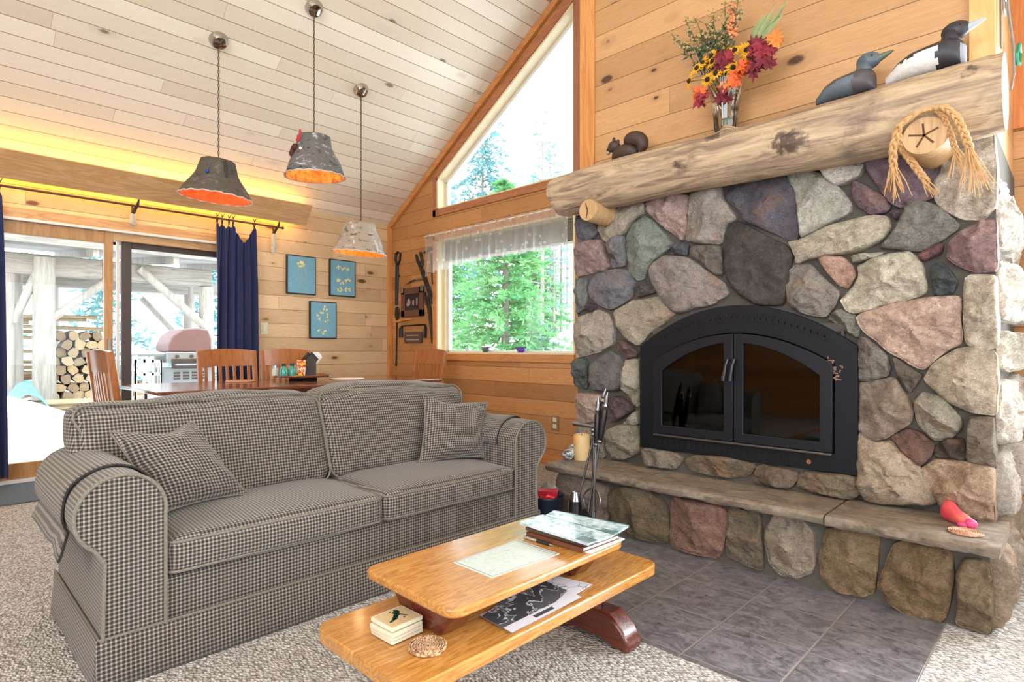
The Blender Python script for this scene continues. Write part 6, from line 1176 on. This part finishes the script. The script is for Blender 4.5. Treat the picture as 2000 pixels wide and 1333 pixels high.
def e_shovel(o, a, e): b = MB(); b.prism([(a.x - .05, a.z - .005), (a.x - .045, a.z + .10), (a.x - .01, a.z + .13), (a.x + .01, a.z + .13), (a.x + .045, a.z + .10), (a.x + .05, a.z - .005)], a.y - .004, a.y + .003, 'y'); b.build('blade', blk, o, bevel=.002)
def e_poker(o, a, e): b = MB(); b.tube([a + Vector((0, 0, .02)), a, a + Vector((.0, 0, -.03))], [.007, .006, .001], 8); b.tube([a + Vector((0, 0, .03)), a + Vector((.03, 0, .01)), a + Vector((.035, 0, .03))], [.006, .005, .002], 8); b.build('hook', blk, o)
def e_brush(o, a, e): b = MB(); b.lathe([(0, .115), (.02, .11), (.032, .07), (.034, .06), (.0, .06)], tuple(a), 16); b.build('brush_cap', steel, o); b = MB(); b.lathe([(0, .062), (.033, .062), (.038, .0), (0, .0)], tuple(a), 20); b.build('bristles', blk, o)
tool('fire_shovel', 'fire shovel leaning right on the tool stand', (px - .03, py - .04, .07), (px + .105, py - .02, .845), e_shovel)
tool('fire_poker', 'fire poker with a hooked tip on the tool stand, upright behind the shovel', (px + .02, py - .045, .06), (px + .045, py - .02, .82), e_poker)
tool('fire_brush', 'fire brush with steel cap hanging low on the left of the tool stand', (px - .105, py - .03, .17), (px + .065, py + .02, .86), e_brush)
# bucket of kindling gear beside the sofa
bx, by = -2.30, 2.652
bk = thing('bucket', 'dark blue-black tub beside the right sofa arm at the hearth end', 'bucket', (bx, by, 0)); b = MB(); b.lathe([(0, 0), (.088, 0), (.108, .185), (.115, .19), (.114, .20), (.103, .19), (.084, .01), (0, .008)], (bx, by, 0), 36); b.build('tub', plain('blue_black_tub', '20283a', .3), bk, angle=50)
o = thing('newspaper_roll', 'crumpled grey newspaper sticking out of the tub', 'newspaper', (bx - .02, by + .05, .02)); b = MB(); b.ball((bx - .02, by + .045, .18), (.055, .035, .085), 18, 12)
for v in b.v: v += Vector((1, .5, 1)) * .03 * noise.noise(v * 30)
b.build('paper', plain('newsprint', '8f8f8c', .9, var=.4, scale=50), o, angle=20)
o = thing('red_box', 'red rectangular box lying in the dark tub beside the sofa', 'box', (bx, by - .04, .02)); T = Matrix.Translation((bx + .02, by - .005, .185)) @ Matrix.Rotation(.75, 4, 'Z') @ Matrix.Rotation(.25, 4, 'X'); b = MB(); b.box(-.058, .058, -.016, .016, -.05, .05, T=T); b.build('carton', plain('red_card', 'c02838', .5), o, bevel=.002); b = MB(); b.box(-.045, .045, -.0165, -.016, -.03, .02, T=T); b.build('label_panel', plain('pale_red_label', 'd86a70', .5), o, smooth=False)
o = thing('red_lighter', 'red rounded lighter handle lying in front of the red box in the tub', 'lighter', (bx + .05, by - .09, .1)); b = MB(); b.tube([(bx + .03, by - .06, .18), (bx + .055, by - .045, .205), (bx + .085, by - .02, .195)], [.012, .017, .010], 12); b.build('handle', plain('red_plastic', 'd21e2c', .25), o)
o = thing('white_bag', 'crumpled white bag in the left of the dark tub', 'bag', (bx - .07, by - .05, .1)); b = MB(); b.ball((bx - .04, by - .045, .17), (.04, .035, .05), 16, 10)
for v in b.v: v += Vector((1, 1, 1)) * .02 * noise.noise(v * 40)
b.build('bag', plain('white_plastic_bag', 'b8b8b4', .5), o, angle=25)
# ================================================================ outside the patio door
M['snow'] = plain('fresh_snow', 'f2f4f8', .8, spec=.2, var=.02, scale=3)
b = MB(); rows = []
def ground(x, y):
    z = -.15 + .12 * noise.noise(Vector((x * .25, y * .25, 0))) + .04 * noise.noise(Vector((x, y, 3)))
    z += .75 * math.exp(-((x + 8.1) / .85) ** 2 - ((y - .1) / 1.45) ** 2)          # bank shovelled up by the door
    z += .30 * math.exp(-((x + 9.5) / 1.2) ** 2 - ((y - .2) / 2.2) ** 2)
    if y > 5: z += min(1.6, (y - 5) * .11) + 1.25 * math.exp(-((x + 8.5) / 1.0) ** 2 - ((y - 11.0) / 1.3) ** 2)
    z += .05 * max(0, -13 - x); return z
xs = [-60, -45, -34, -26, -21, -17.5, -15] + [-13.5 + .3 * i for i in range(25)]; ys = [-30, -18, -10, -6] + [-4 + .35 * i for i in range(28)] + [6.5, 7.3, 8.1, 8.9, 9.7, 10.5, 11.3, 12.5, 14, 17, 22, 30, 45, 60]
rows = [[(x, y, ground(x, y)) for y in ys] for x in xs]
o = struct(MB().grid(rows).build('snow_ground', M['snow'], angle=0))
xs = [-6.3 + .5 * i for i in range(24)]; ys2 = [4.27, 5, 5.6] + [q for q in ys if q > 6]
o = struct(MB().grid([[(x, y, ground(x, y)) for y in ys2] for x in xs]).build('snow_yard', M['snow'], angle=0))
grey = wood('weathered_grey_log', 'b8b2aa', '8a837c', 'z', .8, .8, rings=4, bump=.3); greyx = wood('weathered_grey_timber', 'aaa49e', '7c7670', 'y', .8, .8, rings=4, bump=.3)
shed = thing('woodshed', 'open weathered log woodshed with braces outside the patio door', 'shed', (-10.5, 2.0, -.1))
def log(b, a, e, r, r2=None): b.tube([a, Vector(a).lerp(Vector(e), .5), e], [r, (r + (r2 or r)) / 2, r2 or r], 12)
for x, y, r, zt_ in ((-10, 1.22, .125, 2.30), (-10, 3.26, .11, 2.05), (-10.05, .86, .07, 2.10), (-10.6, .98, .085, 2.4), (-12.3, 1.6, .1, 2.4), (-12.3, 3.7, .1, 2.4), (-12.3, -.6, .1, 2.4), (-10.0, -1.3, .12, 2.3)):
    b = MB(); log(b, (x, y, -.3), (x, y, zt_), r * 1.1, r * .95); b.build('post', grey, shed)
for a, e, r in (((-10, 1.16, 2.12), (-10.05, .90, 1.42), .055), ((-9.98, 1.27, 1.46), (-9.98, 1.95, 2.06), .055), ((-9.95, 2.32, 2.26), (-9.95, 3.24, 1.40), .06), ((-12.3, 3.6, 1.2), (-12.3, 2.9, 2.0), .05)):
    b = MB(); log(b, a, e, r); b.build('brace', grey, shed)
for y0, y1, x, z0, z1 in ((-2.2, 1.95, -10.05, 2.06, 2.34), (1.85, 3.34, -10.05, 2.06, 2.33), (-2.2, 4.2, -12.3, 2.1, 2.34)):
    b = MB(); b.box(x - .08, x + .08, y0, y1, z0, z1); b.build('beam', greyx, shed, bevel=.02)
b = MB(); b.prism([(-9.5, 2.42), (-12.8, 2.75), (-12.8, 2.83), (-9.5, 2.50)], -2.4, 4.3, 'y'); b.build('roof', greyx, shed, smooth=False)
for i in range(7): y = -2.2 + i * .98; b = MB(); b.bar((-9.55, y, 2.38), (-12.7, y, 2.68), .07, .12); b.build('rafter', grey, shed, smooth=False)
b = MB(); rows = [[(lerp(-9.45, -12.8, i / 8), lerp(-2.4, 4.3, j / 16), 2.505 + .33 * i / 8 + .12 * (1 - abs(j / 8 - 1) ** 4) + .03 * noise.noise(Vector((i, j, 1)))) for j in range(17)] for i in range(9)]; b.grid(rows); b.build('roof_snow', M['snow'], shed, angle=0, solid=.05)
# firewood: split logs, ends towards the house, and long slabs lying across
ends = [plain('firewood_end_%d' % i, c, .85, var=.3, scale=25) for i, c in enumerate(('c4a884', 'b09878', '9a8468'))]; barkm = plain('firewood_bark', '70645a', .9, var=.35, scale=20, bump=.5)
protos = []; rs = random.Random(21)
for i in range(4):
    pr = []; k = rs.choice((5, 6, 7)); off = rs.uniform(0, 6)
    for q in range(9): a = 2 * PI * q / 9; pr.append((.075 * (1 + .22 * math.sin(2 * a + off)) * math.cos(a), .075 * (1 + .18 * math.cos(3 * a + off)) * math.sin(a)))
    o = thing('firewood_log', 'split firewood log stacked under the woodshed roof', 'firewood', (0, 0, 0), 0, 'firewood stacked in the woodshed'); b = MB(); b.prism(pr, -.2, .2, 'x'); b.build('bark', barkm, o, angle=60); b = MB(); b.prism([(u * .97, v * .97) for u, v in pr], .198, .204, 'x'); b.build('cut_end', ends[i % 3], o, smooth=False); protos.append(o)
n = 0
for row in range(11):
    for c in range(15):
        y = 1.36 + c * .152 + .07 * (row % 2); z = -.02 + row * .128
        if y > 2.05 and row > 6 - (y - 2.05) * 3: continue
        if y < 1.5 and row > 8: continue
        p = (-11.0 + rs.uniform(-.05, .05), y, z + rs.uniform(-.008, .008)); 
        if n < 4: o = protos[n]; o.location = p
        else: o = dup(protos[rs.randrange(4)], p)
        n += 1; o.rotation_euler = (rs.uniform(0, 6), 0, rs.uniform(-.06, .06))
slabp = thing('lumber_slab', 'rough pale slab of lumber piled crosswise behind the shed posts', 'lumber', (0, 0, 0), 0, 'lumber slabs piled by the shed'); b = MB(); b.prism([(-.09, 0), (.09, 0), (.08, .035), (.03, .055), (-.05, .05), (-.085, .03)], -.8, .8, 'y'); b.build('slab', wood('pale_slab', 'c9b492', '9c8464', 'y', 1, .85, rings=4), slabp, smooth=False)
first = True
for i in range(38):
    y, z = rs.uniform(-.3, 1.5), .02 + i * .041; p = (-11.5 + rs.uniform(-.15, .15), y, z)
    if first: slabp.location = p; first = False; o = slabp
    else: o = dup(slabp, p)
    o.rotation_euler = (rs.uniform(-.03, .03), 0, rs.uniform(-.12, .12))
for i in range(8):
    o = dup(slabp, (-9.5 + rs.uniform(-.3, .3), 1.75 + rs.uniform(-.25, .4), .05 + i * .045), PI / 2 * 0 + rs.uniform(-.3, .3), 'rough pale slab in the low pile in front of the firewood stack', 'low pile of slabs in front of the firewood')
# gas grill
g = thing('gas_grill', 'covered gas grill with a domed hood standing outside the patio door', 'grill', (-8.0, 2.25, 0)); gs = plain('silver_grey_steel', '9aa0a8', .35, .5); gd = plain('dark_grill_enamel', '4a4244', .35)
b = MB(); pr = [(2.11, 1.03), (2.11, 1.12), (2.16, 1.23), (2.27, 1.31), (2.43, 1.33), (2.56, 1.31), (2.60, 1.20), (2.60, 1.03)]; b.prism(pr, -8.30, -7.78, 'x'); b.build('hood', plain('maroon_grey_hood', '7a5c5c', .35), g, bevel=.02, angle=30)
b = MB(); b.box(-8.3, -7.76, 2.09, 2.62, .90, 1.03); b.build('control_panel', gs, g, bevel=.01); b = MB(); b.box(-7.76, -7.75, 2.14, 2.6, .84, .95); b.build('dark_panel', gd, g, smooth=False)
b = MB(); b.tube([(-7.75, 2.18, .88), (-7.71, 2.18, .88), (-7.71, 2.40, .88), (-7.71, 2.42, .93), (-7.75, 2.42, .93)], .012, 8); b.build('handle', gs, g)
b = MB(); [b.cyl((-7.76, y, .98), (-7.735, y, .98), .02, n=14) for y in (2.2, 2.36, 2.52)]; b.build('knob', gd, g)
b = MB(); b.box(-8.28, -7.78, 2.06, 2.64, .05, .84); b.build('cabinet', plain('pale_grey_cabinet', '8a929c', .45), g, bevel=.01); b = MB(); [b.box(-7.779, -7.774, 2.17 + i * .1, 2.24 + i * .1, .70 + .035 * j, .72 + .035 * j) for i in range(4) for j in range(3)]; b.build('vent', gd, g, smooth=False)
b = MB(); b.box(-8.25, -7.8, 1.80, 2.09, .98, 1.01); b.build('side_shelf', gs, g, bevel=.006); b = MB(); [b.box(-8.25 + .4 * (i // 2), -8.2 + .4 * (i // 2), 2.06 + .54 * (i % 2), 2.1 + .54 * (i % 2), -.05, .06) for i in range(4)]; b.build('leg', gd, g, smooth=False)
b = MB(); rows = [[(lerp(-8.25, -7.8, i / 5), lerp(1.80, 2.08, j / 6), 1.012 + .05 * (1 - abs(i / 2.5 - 1) ** 3) * (1 - abs(j / 3 - 1) ** 3)) for j in range(7)] for i in range(6)]; b.grid(rows); o = tag(b.build('snow_cap', M['snow'], None, angle=0), 'small heap of snow lying on the side shelf of the grill', 'snow'); o['kind'] = 'stuff'
crates = ['upper white plastic crate stacked beside the grill', 'lower white plastic crate stacked beside the grill']
for i, z in enumerate((.62, .30)):
    o = thing('plastic_crate', crates[i], 'crate', (-7.95, 1.92, z), 0, 'white crates beside the grill'); b = MB(); x0, x1, y0, y1 = -8.15, -7.75, 1.76, 2.04
    for zz in (z, z + .14, z + .29): b.box(x0, x1, y0, y0 + .015, zz, zz + .03); b.box(x0, x1, y1 - .015, y1, zz, zz + .03); b.box(x0, x0 + .015, y0, y1, zz, zz + .03); b.box(x1 - .015, x1, y0, y1, zz, zz + .03)
    for j in range(4):
        y = lerp(y0, y1 - .02, j / 3); b.box(x1 - .015, x1, y, y + .022, z, z + .32); b.box(x0, x0 + .015, y, y + .022, z, z + .32); x = lerp(x0, x1 - .02, j / 3); b.box(x, x + .02, y0, y0 + .015, z, z + .32); b.box(x, x + .02, y1 - .015, y1, z, z + .32)
    b.build('lattice', M['vinyl'], o, smooth=False); b = MB(); b.box(x0, x1, y0, y1, z, z + .012); b.build('bottom', M['vinyl'], o, smooth=False)
o = thing('storage_bin', 'pale box under the crates on the deck beside the grill', 'box', (-7.95, 1.92, 0)); b = MB(); b.box(-8.15, -7.75, 1.76, 2.04, -.1, .295); b.build('bin', M['vinyl'], o, bevel=.01)
o = thing('blue_tarp', 'crumpled pale blue tarp lying by the foot of the big shed post', 'tarp', (-9.6, 1.0, .2)); b = MB(); rows = [[(-9.7 + .5 * i / 10, .75 + .45 * j / 12, .30 + .35 * math.sin(PI * j / 12) * (1 - .4 * i / 10) + .05 * noise.noise(Vector((i * .8, j * .8, 2)))) for j in range(13)] for i in range(11)]; b.grid(rows); b.build('sheet', plain('pale_blue_tarp', '7ab4c8', .5, var=.25, scale=8), o, solid=.006, angle=20)

# ================================================================ trees
def needle_mat(name, a, b_):
    k = NT(name); n = k.noise(k.coord(), 1.6, 4); k.base(k.mix(k.smooth(n, .35, .65), srgb(a)[:3], srgb(b_)[:3]), .8, 0, .2); k.b.inputs['Subsurface Weight'].default_value = 0
    tl = k.n('ShaderNodeBsdfTranslucent'); k.put(tl.inputs[0], k.mix(.5, srgb(a)[:3], srgb(b_)[:3])); mx = k.n('ShaderNodeMixShader'); mx.inputs[0].default_value = .4; L = k.t.links; L.new(k.b.outputs[0], mx.inputs[1]); L.new(tl.outputs[0], mx.inputs[2]); L.new(mx.outputs[0], k.out.inputs[0]); return k.m
trunkm = plain('grey_brown_bark', '8a8078', .9, var=.3, scale=12, bump=.5)
def conifer(name, lab, cat, H, R, z0f, mats, seed, levels=30, per=9, tuft=.10, dens=10, droop=.25, sparse=0.0, tr=.09, grp='trees beyond the gable windows'):
    rs = random.Random(seed); o = thing(name, lab, cat, (0, 0, 0), 0, grp); b = MB(); b.tube([(0, 0, -.3), (.03, 0, H * .4), (.02, .02, H * .75), (0, 0, H)], [tr * 1.15, tr * .8, tr * .45, .01], 10); b.build('trunk', trunkm, o)
    lf = MB(); br = MB()
    for l in range(levels):
        t = l / levels; z = H * (z0f + (1 - z0f) * t); rad = R * (1 - t) ** .75 + .12
        for q in range(per):
            if rs.random() < sparse: continue
            a = rs.uniform(0, 2 * PI); L_ = rad * rs.uniform(.55, 1.1); e = Vector((math.cos(a), math.sin(a), 0)); p0 = Vector((0, 0, z)); p1 = p0 + e * L_ * .5 + Vector((0, 0, .06 * L_)); p2 = p0 + e * L_ + Vector((0, 0, -droop * L_))
            br.tube([p0, p1, p2], [.012 + .01 * (1 - t), .009, .003], 4, cap=False)
            for s in range(int(dens * (.5 + L_))):
                u = rs.uniform(.18, 1); c = p0.lerp(p1, u * 2) if u < .5 else p1.lerp(p2, u * 2 - 1); d = (e * rs.uniform(.1, 1) + Vector((rs.uniform(-1, 1), rs.uniform(-1, 1), rs.uniform(-.5, .6)))).normalized(); w = d.cross(Vector((rs.uniform(-1, 1), rs.uniform(-1, 1), rs.uniform(-1, 1)))).normalized(); T_ = tuft * rs.uniform(.7, 1.5); s_ = w * T_ * .16
                lf.add([c, c + d * T_ * .5 + s_, c + d * T_, c + d * T_ * .5 - s_], [(0, 1, 2, 3)])
    br.build('branches', trunkm, o, angle=0); lf.build('needles', mats, o, smooth=False, uv=None); return o
gm = needle_mat('light_pine_needles', '5c9a62', '90c486'); bm_ = needle_mat('blue_spruce_needles', '55868e', '78a8a6')
def put(o, x, y): o.location = (x, y, ground(x, y)); return o
def again(src, x, y, rz, sc, lab): return dup(src, (x, y, ground(x, y)), rz, lab, None, sc)
pine = conifer('pine_tree', 'broad light green pine filling the middle of the lower gable window', 'tree', 4.4, 1.55, .05, gm, 4, 30, 11, .12, 34, .1, .08); put(pine, -8.6, 8.6)
again(pine, -14.2, 11.6, 2.0, 1.0, 'light green pine showing at the left edge of the lower gable window')
again(pine, -13.2, 14.6, 4.0, 1.05, 'light green pine standing behind the broad pine in the lower gable window')
sp_ = conifer('spruce_tree', 'tall blue-green spruce rising into the lower left of the upper gable window', 'tree', 11.8, 2.5, .12, bm_, 8, 38, 10, .2, 16, .3, .12); put(sp_, -19.0, 17.6)
again(sp_, -25.2, 20.0, 1.0, .95, 'blue-green spruce farther off, left of the tall one')
thin = conifer('bare_tree', 'x', 'tree', 7.5, .8, .22, bm_, 15, 18, 4, .14, 6, .1, .3, .06)
thin['label'] = 'slim pale trunk with sparse needles right of the pine in the lower window'; put(thin, -10.9, 12.4)
for i, (x, y, s) in enumerate(((-13.0, 15.8, .95), (-14.0, 16.4, 1.0), (-12.3, 14.6, .9), (-15.6, 18.6, 1.1), (-17.6, 19.6, 1.1), (-20.0, 21.0, 1.15), (-16.6, 20.6, 1.0))): again(thin, x, y, i * 1.3, s, 'slim sparse tree in the thicket behind the gable window pines')
bush = conifer('bush', 'low sparse bush in the snow right of the pine, nearest the window', 'bush', 1.1, .45, .05, bm_, 31, 10, 6, .08, 10, -.2, .2, .015, 'bushes in the snow'); put(bush, -8.0, 9.2)
again(bush, -9.7, 11.0, 2, 1.0, 'low sparse bush in the snow farther off, left of the nearer bush')
far = conifer('spruce_tree', 'blurred dark spruce standing behind the woodshed', 'tree', 5.0, 1.2, .06, bm_, 41, 22, 8, .2, 9, .3, .1, .09, 'spruces behind the woodshed'); put(far, -16, .6)
for x, y, s in ((-17.5, 3.4, .9), (-15.5, 6.2, .8), (-18.5, -2.2, 1.0), (-20, 6.6, 1.1)): o = again(far, x, y, x, s, None)
